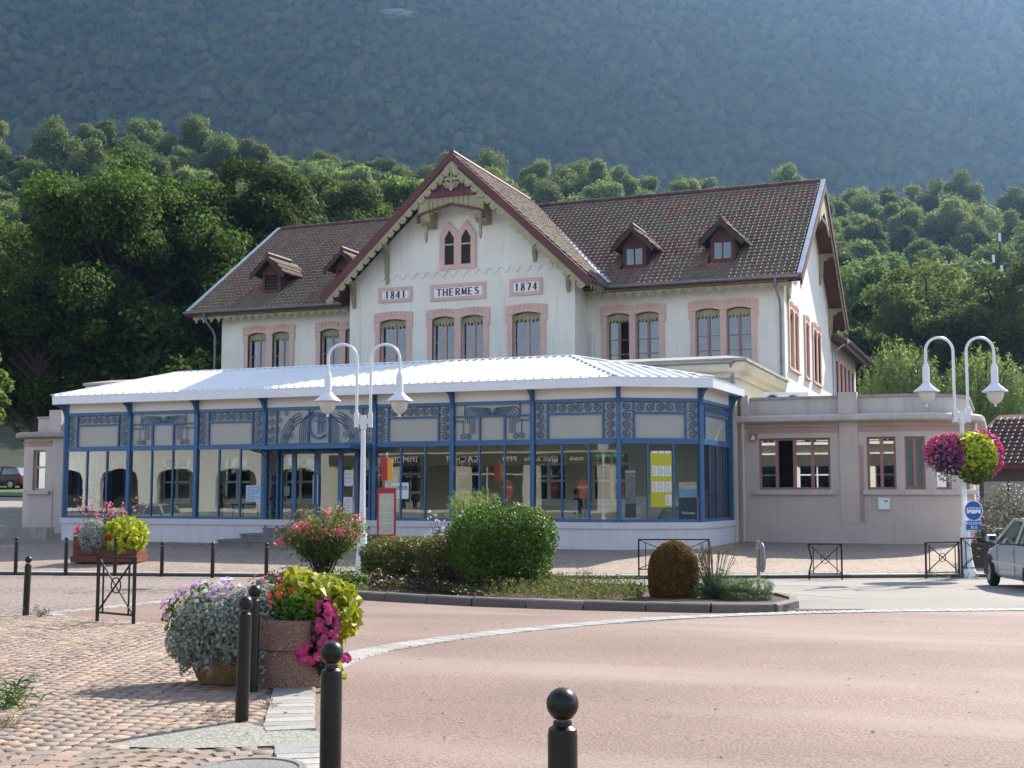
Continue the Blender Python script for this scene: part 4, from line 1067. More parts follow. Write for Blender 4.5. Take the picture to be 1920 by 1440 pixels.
for face in ([e[2], e[3], RR, RL], [e[3], e[4], RR], [e[4], e[5], RR], [e[1], e[2], RL], [e[0], e[1], RL]):
    n_ = (face[1] - face[0]).cross(face[2] - face[0]).normalized(); n_ = n_ if n_.z > 0 else -n_
    b.prism(face, -n_ * .04)
rf_ = b.build("veranda_roof", whitemetal, VE)
# raised ribs of the roof sheets
def rib(p, q):
    return MB().bar(p, q, .05, .045).mesh("roof_rib", whitemetal)
sl = (RL.z - 4.97) / (RL.y - e[2].y); full = None
for x in np.arange(e[2].x + .1, e[3].x - .05, .29):
    x = float(x); y0 = e[2].y
    if RL.x <= x <= RR.x:
        if full is None: full = rib((0, y0, 5.0), (0, RL.y, RL.z + .03))
        link("roof_rib", full, rf_, (x, 0, 0))
    else:
        t = (x - e[2].x) / (RL.x - e[2].x) if x < RL.x else (e[3].x - x) / (e[3].x - RR.x)
        y1 = y0 + (RL.y - y0) * t
        link("roof_rib", rib((x, y0, 5.0), (x, y1, 5.0 + sl * (y1 - y0))), rf_)
for i in range(1, 9):
    t = i / 9; p = e[3].lerp(e[4], t); q = p.lerp(RR, .97)
    # ribs of the chamfer run square to its eave until they meet a hip
    d = Vector((-math.sin(R_(30)), math.cos(R_(30)), 0))
    for s in np.arange(.1, 4, .1):
        c = p + d * float(s); 
        h1 = (RR - e[3]).cross(c - e[3]).z; h2 = (RR - e[4]).cross(c - e[4]).z
        if h1 > 0 or h2 < 0: break
    nc = (e[4] - e[3]).cross(RR - e[3]); c.z = e[3].z - (nc.x * (c.x - e[3].x) + nc.y * (c.y - e[3].y)) / nc.z
    link("roof_rib", rib(p + Vector((0, 0, .03)), c + Vector((0, 0, .03))), rf_)
for a_, c_ in ((e[3], RR), (e[4], RR), (RL, RR), (e[2], RL), (e[1], RL)):
    link("hip_cap", MB().bar(a_ + Vector((0, 0, .04)), c_ + Vector((0, 0, .04)), .16, .03).mesh("hip_cap", whitemetal), rf_)

# shared ironwork
def spiral(r, turns=1.6, n=22, k=1):
    return [(k * r * (1 - .82 * i / n) * math.cos(turns * 2 * math.pi * i / n + math.pi / 2), 0, r * (1 - .82 * i / n) * math.sin(turns * 2 * math.pi * i / n + math.pi / 2)) for i in range(n + 1)]
scroll_m = {k: MB().tube(spiral(.135, k=k), .017, 4, False).tube([(k * -.0, 0, .135), (k * .10, 0, .15), (k * .17, 0, .12)], .013, 4, False).mesh("scroll", bluedark) for k in (-1, 1)}
def strip(p, m_, parent, nm): return p.build(nm, m_, parent)
def bay(kind, loc, rz, w_, panes=3, sc=1.0):
    """One glazed bay in its own frame: x along the sill, y inwards, z up; joined under the veranda as a part."""
    fr = MB(); t = .05
    fr.box(0, w_, -.024, .07, ZT0, ZT1)
    root = fr.build("bay_frame", bluep, VE, loc, rz)
    for za, zb in ((ZF0 - .09, ZF0 + .01), (ZS, ZS + .07)): link("rail", MB().box(0, w_, -.02, .07, za, zb).mesh("rail", bluep), root)
    for i in range(1, panes): link("mullion", MB().box(-.026, .026, -.015, .065, ZS + .07, ZT0).mesh("mullion", bluep), root, (w_ * i / panes, 0, 0))
    for i in range(panes):
        a = w_ * i / panes; c = w_ * (i + 1) / panes
        link("pane", MB().box(a + .01, c - .01, .02, .03, ZS + .03, ZT0 + .02).mesh("pane", verglass), root)
    link("frosted_panel", MB().box(.0, w_, .05, .07, ZT1 - .02, ZF0).mesh("frosted_panel", frost), root)
    zc = ZT1; H = ZF0 - .09 - ZT1
    if kind == "scroll":
        cw = min(.36, w_ * .16); ir = MB()
        ir.box(cw, cw + .055, -.02, .05, zc, zc + H); ir.box(w_ - cw - .055, w_ - cw, -.02, .05, zc, zc + H)
        ir.box(cw + .055, w_ - cw - .055, -.016, .05, zc + H - .36, zc + H - .30)
        link("panel_border", ir.mesh("panel_border", bluep), root)
        for i in range(4):
            z = zc + H * (i + .5) / 4
            for x, k in ((cw / 2, 1), (w_ - cw / 2, -1)): link("scroll", scroll_m[k], root, (x, .0, z), scale=(min(1, cw / .34), 1, H / 4 / .29))
        n = max(2, round((w_ - 2 * cw - .1) / .29)); pw = (w_ - 2 * cw - .11) / n
        for i in range(n): link("scroll", scroll_m[-1 if i < n / 2 else 1], root, (cw + .055 + pw * (i + .5), .0, zc + H - .155), scale=(min(1.05, pw / .28), 1, 1))
    if kind == "fountain":
        ir = MB(); r = .014
        ir.box(w_ / 3 - .03, w_ / 3 + .03, -.02, .05, zc, zc + H - .34); ir.box(2 * w_ / 3 - .03, 2 * w_ / 3 + .03, -.02, .05, zc, zc + H - .34)
        ir.box(0, w_, -.018, .05, zc + H - .37, zc + H - .32)
        link("panel_border", ir.mesh("panel_border", bluep), root)
        g = MB(); mid = w_ / 2
        for k in (-1, 1):
            for j in range(5):
                xo = .58 + j * .075; top = zc + H - .30 + j * .055
                pts = [(mid + k * (.03 + .02 * j), 0, zc + H - .30), (mid + k * (.12 + .02 * j), 0, top - .02)]
                pts += [(mid + k * (xo - .18 + .18 * math.sin(a)), 0, top - .18 + .18 * math.cos(a)) for a in np.linspace(0, math.pi / 2, 6)]
                low = zc + .20 if j < 3 else zc + .5 + .12 * (j - 3)
                pts += [(mid + k * xo, 0, low)]
                if j == 2: pts += [(mid + k * (xo + .02 + p[0] * .9 - .0), 0, zc + .16 + p[2] * .9 - .05) for p in spiral(.11, 1.4, 16, -k * k)]
                g.tube(pts, r, 4, False)
            g.tube([(mid + k * (.98 + p[0]), 0, zc + .13 + p[2] * .95) for p in spiral(.11, 1.4, 16, 1)], r, 4, False)
            g.tube([(mid + k * .87, 0, zc + .55), (mid + k * .95, 0, zc + .62), (mid + k * .95, 0, zc + .25)], r, 4, False)
            g.tube([(mid + k * .95, 0, zc + .58), (mid + k * (w_ / 2), 0, zc + .58)], r, 4, False)
            g.tube([(mid + k * .90, 0, zc + H), (mid + k * .90, 0, zc + H - .34)], r * 1.4, 4, False)
            for q in (.10, .2): g.tube([(mid + k * q * .2, 0, zc + H - .32), (mid + k * q * .7, 0, zc + H - .12), (mid + k * (q + .06), 0, zc + H - .10), (mid + k * (q + .02), 0, zc + H - .19)], r, 4, False)
        link("fountain_grille", g.mesh("fountain_grille", bluedark), root)
    if kind == "door":
        g = MB(); mid = w_ / 2; r = .013
        for k in (-1, 1):
            for j in range(5):
                g.tube([(mid + k * (.36 + j * .075), 0, zc), (mid + k * (.36 + j * .075), 0, zc + .55), (mid + k * (.36 + j * .06 - .12), 0, zc + .95 + .02 * j), (mid + k * .02, 0, zc + H)][: 4 if j < 3 else 3], r, 4, False)
            for j in range(4):
                R1 = 1.05 - j * .10
                g.tube([(mid + k * (.62 + (R1 - .0) * .95 * math.sin(a) - .0), 0, zc + R1 * math.cos(a)) for a in np.linspace(0, math.pi / 2, 9)], r, 4, False)
            for j in range(3):
                for i in range(3): g.tube([(mid + k * (1.15 + j * .24 + p[0] * .75), 0, zc + .5 + i * .27 + p[2] * .75 - .05 * j) for p in spiral(.13, 1.3, 12, k)], .010, 4, False)
            for i in range(4): g.tube([(mid + k * (w_ / 2 - .16) + p[0], 0, zc + .14 + i * .28 + p[2]) for p in spiral(.125, 1.5, 14, k)], r, 4, False)
            g.box(mid + k * (w_ / 2 - .34) - .02, mid + k * (w_ / 2 - .34) + .02, -.01, .03, zc, zc + H)
        link("fan_grille", g.mesh("fan_grille", bluedark), root)
        m2 = MB()
        pts = [(mid + .42 * math.cos(a), -.03, zc + .55 + .42 * math.sin(a)) for a in np.linspace(.9, 2 * math.pi - .9, 20)]
        m2.tube(pts, .028, 5)
        m2.box(mid - .03, mid + .03, -.06, -.02, zc + .25, zc + .92); m2.box(mid - .12, mid + .28, -.06, -.02, zc + .88, zc + .94); m2.box(mid - .1, mid + .22, -.062, -.02, zc + .66, zc + .72); m2.box(mid + .10, mid + .15, -.06, -.02, zc + .3, zc + .92)
        link("monogram", m2.mesh("monogram", mat("blue_bright", (.05, .13, .28), .4, .1, 4)), root)
    return root
kinds = ["scroll", "fountain", "scroll", "door", "scroll", "fountain", "scroll"]
for i, k in enumerate(kinds):
    if k != "door": bay(k, (posts[i] + .08, 0, 0), 0, posts[i + 1] - posts[i] - .16)
ch = Vector((2.13, 1.23)).length
bay("scroll", (.07, .04, 0), math.atan2(1.23, 2.13), ch - .14)
bay("scroll", (2.13 + .005, 1.23 + .08, 0), math.atan2(3.57, .17), 3.4, 4)
bay("scroll", (-21.2 + .04, 2.13 - .07, 0), math.atan2(-2.13, 1.23), 2.46 - .14)
bay("scroll", (-21.2, 4.7, 0), R_(-90), 2.5)
# door bay built from its upper panel and its own lower frames
dw = 4.01 - .16; dx = -11.94 + .08
root = empty("entrance", (dx, 0, 0)); root.parent = VE
fr = MB(); zc = ZT1
fr.box(0, dw, -.02, .07, ZF0 - .09, ZF0 + .01); fr.box(0, dw, -.024, .07, ZT0 - .06, ZT1)
link("door_frame", fr.mesh("door_frame", bluep), root)
link("frosted_panel", MB().box(0, dw, .05, .07, ZT1 - .02, ZF0).mesh("frosted_panel", frost), root)
H = ZF0 - .09 - ZT1; g = MB(); mid = dw / 2; r = .014
for k in (-1, 1):
    for j in range(5):
        xx = .40 + j * .075
        g.tube([(mid + k * xx, 0, zc), (mid + k * xx, 0, zc + .55 - .03 * j), (mid + k * (xx - .07), 0, zc + .85 - .03 * j), (mid + k * (xx * .5), 0, zc + H - .04 - .02 * j)], r, 4, False)
    for j in range(4):
        R1 = 1.02 - j * .095
        g.tube([(mid + k * (.42 + R1 * .98 * math.sin(a)), 0, zc + R1 * math.cos(a)) for a in np.linspace(.25, math.pi / 2, 9)], r, 4, False)
    for (x, z) in ((.98, .25), (.98, .50), (1.2, .2), (1.52, 1.0), (1.42, .75), (1.2, .98), (.95, .75), (1.5, .45)):
        g.tube([(mid + k * (x + p[0] * .8), 0, zc + z + p[2] * .8) for p in spiral(.13, 1.4, 12, k)], .011, 4, False)
    for i in range(4): g.tube([(mid + k * (dw / 2 - .17) + p[0], 0, zc + .14 + i * .28 + p[2]) for p in spiral(.125, 1.5, 14, k)], r, 4, False)
    g.box(mid + k * (dw / 2 - .36) - .022, mid + k * (dw / 2 - .36) + .022, -.01, .03, zc, zc + H)
    g.box(mid + k * .37 - .018, mid + k * .37 + .018, -.01, .03, zc, zc + H)
link("fan_grille", g.mesh("fan_grille", bluedark), root)
m2 = MB(); m2.tube([(mid + .36 * math.cos(a), -.03, zc + .56 + .40 * math.sin(a)) for a in np.linspace(.8, 2 * math.pi - .8, 22)], .03, 5)
m2.box(mid - .02, mid + .04, -.06, -.02, zc + .28, zc + .95); m2.box(mid - .14, mid + .26, -.062, -.02, zc + .90, zc + .96); m2.box(mid - .12, mid + .22, -.064, -.02, zc + .68, zc + .74); m2.box(mid + .12, mid + .17, -.06, -.02, zc + .34, zc + .95)
link("monogram", m2.mesh("monogram", mat("blue_bright", (.06, .15, .32), .4, .1, 4)), root)
for x0 in (0.02, dw - .50):                                     # lattice columns either side
    lc = MB(); lc.box(x0, x0 + .05, -.10, .07, .52, ZT0 - .06); lc.box(x0 + .43, x0 + .48, -.10, .07, .52, ZT0 - .06)
    for i in range(14):
        z = .66 + i * .165; lc.tube([(x0 + .24 + p[0] * 1.1 * (1 if i % 2 else -1), -.02, z + p[2] * .75) for p in spiral(.15, 1.2, 12, 1)], .013, 4, False)
    link("lattice_column", lc.mesh("lattice_column", bluedark), root)
xl = [.55, 1.02, 1.88, 2.74, 3.30]
for i in range(4):
    a, c = xl[i], xl[i + 1]
    d = MB(); t = .10 if i in (1, 2) else .06
    d.box(a, a + t, -.01, .06, .52, ZT0 - .06); d.box(c - t, c, -.01, .06, .52, ZT0 - .06); d.box(a + t, c - t, -.006, .056, .52, .78); d.box(a + t, c - t, -.006, .056, ZT0 - .18, ZT0 - .06)
    nm = "door" if i in (1, 2) else "side_light"
    link(nm, d.mesh(nm, bluep), root)
    link("pane", MB().box(a + t, c - t, .02, .03, .78, ZT0 - .18).mesh("pane", verglass), root)
for k in (0, 1): link("door_handle", MB().tube([(1.95 - .16 * k, -.06, 1.3), (1.95 - .16 * k, -.06, 2.2)], .02, 6).mesh("door_handle", zincpale), root)
# canopy over the door
cp = MB(); cp.prism([(0.02, -1.45, 3.02), (dw - .02, -1.45, 3.02), (dw - .02, -.03, 3.10), (.02, -.03, 3.10)], (0, 0, .05))
cp.box(-.03, dw + .03, -1.50, -1.44, 2.98, 3.10); cp.box(-.03, .03, -1.44, -.03, 2.98, 3.10); cp.box(dw - .03, dw + .03, -1.44, -.03, 2.98, 3.10)
for x in (.9, 1.8, 2.7): cp.box(x - .02, x + .02, -1.44, -.03, 2.96, 3.03)
link("canopy", cp.mesh("canopy", bluep), root)
for x in (.27, dw - .27):
    cb = MB()
    cb.tube([(x, -.08, 2.2), (x, -.25, 2.6), (x, -.7, 2.9), (x, -1.3, 2.97)], .025, 5); cb.tube([(x, -.10, 2.95), (x, -.9, 2.93)], .02, 5)
    cb.tube([(x, -.05, 3.75), (x, -1.2, 3.12)], .014, 5)
    link("canopy_bracket", cb.mesh("canopy_bracket", bluedark), root)
# posts with their curved eave brackets
pm = MB().box(-.065, .065, -.07, .10, .78, 4.72).mesh("post", bluep)
br = MB(); br.prism([(-.035, -.07, 4.70), (-.035, -.44, 4.70), (-.035, -.36, 4.64), (-.035, -.22, 4.56), (-.035, -.13, 4.42), (-.035, -.07, 4.2)], (.07, 0, 0)); brm = br.mesh("eave_bracket", bluep)
pl = [(x, 0, 0) for x in posts] + [(2.13, 1.23, R_(45)), (2.30, 4.70, R_(88)), (-21.2, 2.13, R_(-75)), (-21.2, 4.70, R_(-90))]
for i, (x, y, a) in enumerate(pl):
    a = R_(15) if i == 7 else (R_(-30) if i == 0 else a)
    po = link("post", pm, VE, (x, y, 0), a); link("eave_bracket", brm, po)
# steps up to the door
st_ = empty("entrance_steps", (dx + mid, 0, 0), label="grey stone steps fanning out below the veranda door", cat="steps")
for i, (hw, dy, z) in enumerate(((2.75, 1.75, .175), (2.25, 1.25, .35), (1.75, .75, .525))):
    b = MB(); poly = [(-hw, -.07), (-hw, -dy + .35), (-hw + .35, -dy), (hw - .35, -dy), (hw, -dy + .35), (hw, -.07)]
    b.pxy(poly, z - .175 - (.12 if i == 0 else 0), z - .04); b.pxy([(x * 1.015, y - .03 if y < -.1 else y) for x, y in poly], z - .04, z); b.build("step", stone, st_)
# notices on the glass
def sheet_of(name, label, cat, x0, x1, z0, z1, m_, y=.012, group=None, lines=0, lm=None, loc=None, rz=0, txt=None):
    root = tag(MB().box(x0, x1, y, y + .006, z0, z1).build(name, m_, None, loc or (0, 0, 0), rz), label, cat, group)
    if lines:
        b = MB(); n = lines
        for i in range(n):
            z = z1 - (z1 - z0) * (i + 1) / (n + 1); xe = x1 - (x1 - x0) * random.uniform(.1, .45); b.box(x0 + (x1 - x0) * .1, xe, y - .002, y - .0005, z - .008, z + .006)
        b.build("printed_lines", lm or mat("ink_grey", (.16, .16, .18), .8, .05, 5) if "ink_grey" not in MATS else MATS["ink_grey"], root, kind="stuff")
    return root
paper = mat("paper_white", (.72, .74, .78), .8, .03, 6); paperblue = mat("paper_blue", (.42, .56, .74), .8, .25, 9); yellowc = mat("notice_yellow", (.48, .46, .03), .7, .06, 5)
ca = math.atan2(1.23, 2.13)
nb = empty("notice_board", (.07, .04, 0), ca, label="tall yellow notice board with rows of white sheets behind the chamfered bay", cat="notice board")
MB().box(.86, 1.50, .004, .016, .80 + .42, 2.83).build("board", yellowc, nb)
for r_, cnt in ((2.78, 3), (2.12, 3), (1.66, 3), (1.28, 1)):
    for c_ in range(3):
        if cnt == 1 and c_ < 2: continue
        x = .90 + c_ * .20; h = .07 if r_ > 2.5 else .29
        q = MB().box(x, x + .17, -.002, .0035, r_, r_ + h).build("white_sheet", paper, nb)
        if h > .1:
            l_ = MB()
            for i in range(7): l_.box(x + .02, x + .15 - random.uniform(0, .04), -.005, -.0025, r_ + .04 + i * .033, r_ + .05 + i * .033)
            l_.build("printed_lines", MATS.get("ink_grey") or mat("ink_grey", (.16, .16, .18), .8, .05, 5), q, kind="stuff")
bw = empty("sea_poster", (.07, .04, 0), ca, label="dark blue landscape poster low in the right pane of the chamfered bay", cat="poster")
MB().box(1.70, 2.24, .004, .014, .86, 1.50).build("poster_sheet", mat("poster_navy", (.015, .03, .05), .4, .3, 6, c2=(.004, .01, .02)), bw)
MB().box(1.70, 2.24, .003, .015, 1.50, 1.75).build("poster_band", mat("poster_sky", (.10, .24, .38), .4, .2, 4), bw)
text_mesh("Thermes", .10, paper, bw, (1.97, .002, 1.05), (R_(90), 0, 0), .001, name="lettering")
MB().box(1.70, 2.24, .0035, .0145, 1.75, 1.95).build("poster_hills", mat("poster_sand", (.33, .28, .2), .4, .3, 6), bw)
gp_ = empty("grey_poster", (.07, .04, 0), ca, label="grey poster with a rocky picture in the left pane of the chamfered bay", cat="poster")
MB().box(.10, .40, .004, .014, 1.35, 2.3).build("poster_sheet", mat("poster_grey", (.12, .13, .13), .5, .5, 12), gp_)
text_mesh("THERMES", .07, MATS["paper_white"], gp_, (.25, .002, 2.24), (R_(90), 0, 0), .001, name="lettering")
MB().box(.10, .42, .003, .015, .92, 1.33).build("poster_base", mat("poster_black", (.03, .035, .04), .5, .2, 5), gp_)
sheet_of("notice_sheet", "blue and white map sheet on the pane left of the entrance canopy", "notice", -12.62, -12.05, 1.35, 1.88, paperblue, lines=6)
sheet_of("notice_sheet", "small white notice on the wall beside the dark figure in the doorway", "notice", dx + .66, dx + .86, 1.55, 1.85, paper, y=.035, lines=4)
sheet_of("notice_sheet", "pale poster with black shapes high on the entrance side light", "poster", dx + 2.86, dx + 3.18, 1.85, 2.35, paper, y=.012, lines=3)
sheet_of("notice_sheet", "pale poster with red marks lower on the entrance side light", "poster", dx + 2.84, dx + 3.16, 1.0, 1.5, paper, y=.012, lines=5, lm=mat("ink_red", (.5, .08, .06), .7, .1, 5))
lo = sheet_of("notice_sheet", "white LOUER letting notice on the pane just right of the red bus stop", "notice", -7.35, -6.75, 1.45, 1.95, paper, y=.012)
text_mesh("LOUER", .16, MATS["ink_grey"], lo, (-7.05, .008, 1.78), (R_(90), 0, 0), .001, .004, name="lettering")
# people and furniture inside
def person(name, label, loc, rz, shirt, trousers, h=1.7, seated=False, armup=False, hair=(.03, .022, .018)):
    root = empty(name, loc, rz, label=label, cat="person")
    def skin_body(verts, edges, m_, nm, sub=2):
        me = bpy.data.meshes.new(nm); me.from_pydata([v[:3] for v in verts], edges, [])
        o = bpy.data.objects.new(nm, me); col.objects.link(o); md = o.modifiers.new("skin", 'SKIN'); 
        for i, v in enumerate(verts): me.skin_vertices[0].data[i].radius = (v[3], v[4] if len(v) > 4 else v[3])
        me.skin_vertices[0].data[0].use_root = True
        s_ = o.modifiers.new("sub", 'SUBSURF'); s_.levels = sub; s_.render_levels = sub
        dg = bpy.context.evaluated_depsgraph_get(); m2 = bpy.data.meshes.new_from_object(o.evaluated_get(dg)); bpy.data.objects.remove(o)
        m2.materials.clear()
        for m in m_: m2.materials.append(m)
        for p in m2.polygons: p.use_smooth = True
        m2.name = nm; return m2
    s = h / 1.7
    hipz = .50 * s if seated else .90 * s
    def q(x, y, z, r, r2=None): return (x * s, y * s, hipz + z * s, r * s, (r2 or r) * s)
    if seated:
        legs = [q(-.09, -.05, -.02, .085), q(-.12, -.42, .02, .068), q(-.12, -.44, -.44, .045), q(-.12, -.56, -.47, .04)], [q(.09, -.05, -.02, .085), q(.12, -.42, .02, .068), q(.12, -.44, -.44, .045), q(.12, -.56, -.47, .04)]
    else:
        legs = [q(-.09, 0, -.04, .085), q(-.11, -.01, -.42, .062), q(-.11, .02, -.83, .042), q(-.11, -.14, -.87, .035)], [q(.09, 0, -.04, .085), q(.10, -.02, -.42, .062), q(.10, .02, -.83, .042), q(.10, -.14, -.87, .035)]
    V = [q(0, 0, 0, .14, .10)]; E = []
    def chain(pts, start):
        prev = start
        for p in pts: V.append(p); E.append((prev, len(V) - 1)); prev = len(V) - 1
        return prev
    nk = chain([q(0, 0, .18, .13, .095), q(0, -.01, .36, .155, .10), q(0, 0, .50, .075, .07), q(0, 0, .56, .05), q(0, -.015, .64, .080, .09), q(0, -.01, .73, .072, .085), q(0, 0, .79, .035)], 0)
    ch_ = 2
    if armup: ra = [q(.20, 0, .44, .055), q(.30, -.12, .24, .042), q(.42, -.30, .26, .032), q(.50, -.38, .29, .03)]
    else: ra = [q(.20, 0, .44, .055), q(.25, -.02, .18, .042), q(.22, -.16, -.04, .032), q(.21, -.22, -.1, .03)]
    la = [q(-.20, 0, .44, .055), q(-.25, -.02, .18, .042), q(-.22, -.16, -.04, .032), q(-.21, -.22, -.1, .03)]
    chain(ra, ch_); chain(la, ch_); chain(legs[0], 0); chain(legs[1], 0)
    skin = MATS.get("skin") or mat("skin", (.45, .27, .2), .6, .05, 5)
    me = skin_body(V, E, [skin, shirt, trousers], "body")
    for p in me.polygons:
        z = (p.center.z - hipz) / s; x = abs(p.center.x) / s
        if seated and p.center.y < -.12 * s and z < .12: p.material_index = 2
        elif z < .02 and not (x > .17): p.material_index = 2
        elif z < .53 and not (x > .17 and z < (.0 if not armup else .28) and z > -.3) and (x < .36): p.material_index = 1
    link("body", me, root)
    hb = MB(); hb.lathe([(.0, .19), (.06, .18), (.10, .13), (.108, .06), (.10, .0)], (0, 0, 0), 12, False)
    link("hair", hb.mesh("hair", mat("hair_%s" % name, hair, .6, .2, 9), True), root, (0, .018 * s, hipz + .625 * s), scale=(.85 * s, .98 * s, s))
    return root
shirt_or = mat("cloth_orange", (.75, .20, .03), .9, .15, 6); cl_navy = mat("cloth_navy", (.02, .025, .05), .9, .2, 6); cl_dark = mat("cloth_charcoal", (.035, .033, .035), .9, .2, 6); cl_red = mat("cloth_red", (.30, .04, .03), .9, .2, 6)
def on_y(u, y):
    fw = FV * math.cos(PITCH) + Vector((0, 0, math.sin(PITCH))); d = RV * ((u - 960) / FPX) + fw
    return CAM.x + d.x * (y - CAM.y) / d.y
person("person", "child in an orange top standing inside the left half of the veranda", (on_y(418, .28), .28, .52), R_(100), shirt_or, cl_dark, 1.36, armup=True)
person("person", "person in dark navy clothes standing behind the entrance lattice", (on_y(517, .35), .35, .52), R_(-60), cl_navy, cl_dark, 1.66)
person("person", "dark-haired person seated inside near the corner post by the white basket", (on_y(1081, .8), .8, .52), R_(150), cl_dark, cl_dark, 1.62, seated=True, hair=(.02, .012, .01))
def chair(name, label, x, y, rz, m_):
    r = empty(name, (x, y, .52), rz, label=label, cat="chair")
    MB().box(-.22, .22, -.22, .22, .43, .46).build("seat", m_, r)
    MB().box(-.22, .22, .19, .22, .55, .90).build("backrest", m_, r)
    lg = MB().box(-.018, .018, -.018, .018, 0, .43).mesh("leg", m_)
    for sx in (-.2, .2):
        for sy in (-.2, .2): link("leg", lg, r, (sx, sy, 0))
    for sx in (-.2, .2): link("back_post", MB().box(-.015, .015, -.015, .015, .46, .9).mesh("back_post", m_), r, (sx, .205, 0))
chair("chair", "white chair under the seated person in the veranda", on_y(1081, .8), .8 + .05, R_(150), whitepaint)
chair("chair", "white empty chair left of the seated person in the veranda", on_y(1052, 1.0), 1.0, R_(-40), whitepaint)
t_ = empty("display_table", (on_y(1182, 3.6), 3.6, .52), 0, label="pale cupboard under the grey poster in the chamfered bay", cat="cupboard")
MB().box(-.4, .4, -.25, .25, 0, .75).build("carcass", mat("cupboard_pale", (.45, .45, .44), .6, .05, 4), t_); MB().box(-.38, .38, -.27, -.25, .42, .72).build("drawer", whitepaint, t_); MB().box(-.38, .38, -.27, -.25, .04, .38).build("drawer", whitepaint, t_)
bs = empty("white_basket", (on_y(1112, .6), .6, .52), 0, label="white lattice basket on the floor beside the seated person", cat="basket")
b = MB()
for i in range(9): b.bar((-.36 + i * .09, 0, .24), (-.36 + (i + .6) * .09, 0, .62), .025); b.bar((-.36 + (i + .6) * .09, 0, .24), (-.36 + i * .09, 0, .62), .025)
b.box(-.38, .38, -.02, .02, .60, .64); b.box(-.38, .38, -.02, .02, .22, .26); b.box(-.38, -.34, -.015, .015, 0, .22); b.box(.34, .38, -.015, .015, 0, .22); b.build("lattice_front", whitepaint, bs)
b = MB(); b.box(-.38, .38, .28, .32, .22, .64); b.box(-.38, .38, .02, .28, .22, .25); b.build("tray", whitepaint, bs)
def table(label, x, y):
    r = empty("table", (x, y, .52), 0, label=label, cat="table")
    MB().box(-.55, .55, -.35, .35, .70, .74).build("table_top", cl_dark, r)
    lg = MB().box(-.025, .025, -.025, .025, 0, .70).mesh("leg", black)
    for sx in (-.5, .5):
        for sy in (-.3, .3): link("leg", lg, r, (sx, sy, 0))
table("dark table inside the left end bay of the veranda", -18.6, 2.6)
table("dark table inside the veranda beside the child in orange", -14.0, 2.4)

# ================================================================== SIDE PAVILIONS
RP = empty("pavilion", label="low mauve pavilion with curved end and pink-framed windows right of the veranda", cat="pavilion")
cxp, cyp, rad = 7.25, 7.45, 2.25
pav = [(2.45, 5.2), (cxp, 5.2)] + arc(cxp, cyp, rad, -90, 0, 14)[1:] + [(cxp + rad, 14.0)]
PP, PS = path_info(pav)
sx_ = lambda x: x - 2.45
wz0, wz1 = 1.74, 3.36
s3 = PS[1]
pwin = [(sx_(3.10), sx_(5.32), 4), (sx_(6.43), sx_(7.30) - 0.01, 2), (sx_(7.55), sx_(8.16), 2), (sx_(8.50), sx_(9.05), 1), (sx_(9.45), sx_(10.0), 1), (PS[-2] + .6, PS[-2] + 1.4, 1)]
b = MB(); wall_path(b, pav, -.2, 4.0, [(a, c, wz0, wz1) for a, c, n_ in pwin], .22); b.build("wall", mauve, RP)
def pav_pt(s, inn=0):
    i = max(j for j in range(len(PS) - 1) if PS[j] <= s); d = (PP[i + 1] - PP[i]).normalized(); return PP[i] + d * (s - PS[i]) + Vector((-d.y, d.x)) * inn, math.atan2(d.y, d.x)
b = MB(); sweep(b, pav, [(-.01, .72), (.035, .72), (.035, .0 - .2), (-.01, -.2)]); b.build("base_course", mauve, RP)
b = MB(); sweep(b, pav, [(-.05, 3.80), (.30, 3.86), (.34, 3.90), (.34, 4.02), (.26, 4.08), (-.05, 4.10)]); b.build("cornice", mauve_trim, RP)
par = offset_path(pav, -.12)
b = MB(); sweep(b, par, [(0, 4.08), (0, 4.60), (-.16, 4.60), (-.16, 4.08)]); b.build("parapet", mauve_trim, RP)
b = MB(); sweep(b, par, [(.05, 4.60), (.05, 4.68), (-.2, 4.68), (-.2, 4.60)]); b.build("coping", concrete, RP)
MB().box(5.62, 6.18, 4.99, 5.42, 4.09, 4.76).build("parapet_pier", mauve_trim, RP); MB().box(2.60, 2.82, 4.98, 5.42, 4.09, 4.74).build("parapet_pier", mauve_trim, RP)
MB().pxy(offset_path(pav, -.3) + [(2.45, 14)], 4.02, 4.07).build("flat_roof", concrete, RP)
for i in range(3):
    for seg in ([(2.55, 5.2), (5.60, 5.2)], [(6.20, 5.2), (cxp, 5.2)] + arc(cxp, cyp, rad, -90, 0, 14)[1:]):
        b = MB(); z = 3.52 + i * .085; o = .02 + .02 * i
        sweep(b, seg, [(-.01, z), (o, z), (o, z + .055), (-.01, z + .055)]); b.build("pink_band", pinkstripe, RP)
for x0, x1 in ((5.62, 6.18), (2.5, 2.72)): MB().box(x0, x1, 5.15, 5.21, .7, 3.82).build("pilaster", mauve, RP)
for x in (6.24, 6.30): MB().box(x, x + .02, 5.165, 5.21, .70, 3.1).build("pilaster_fillet", pinkstripe, RP)
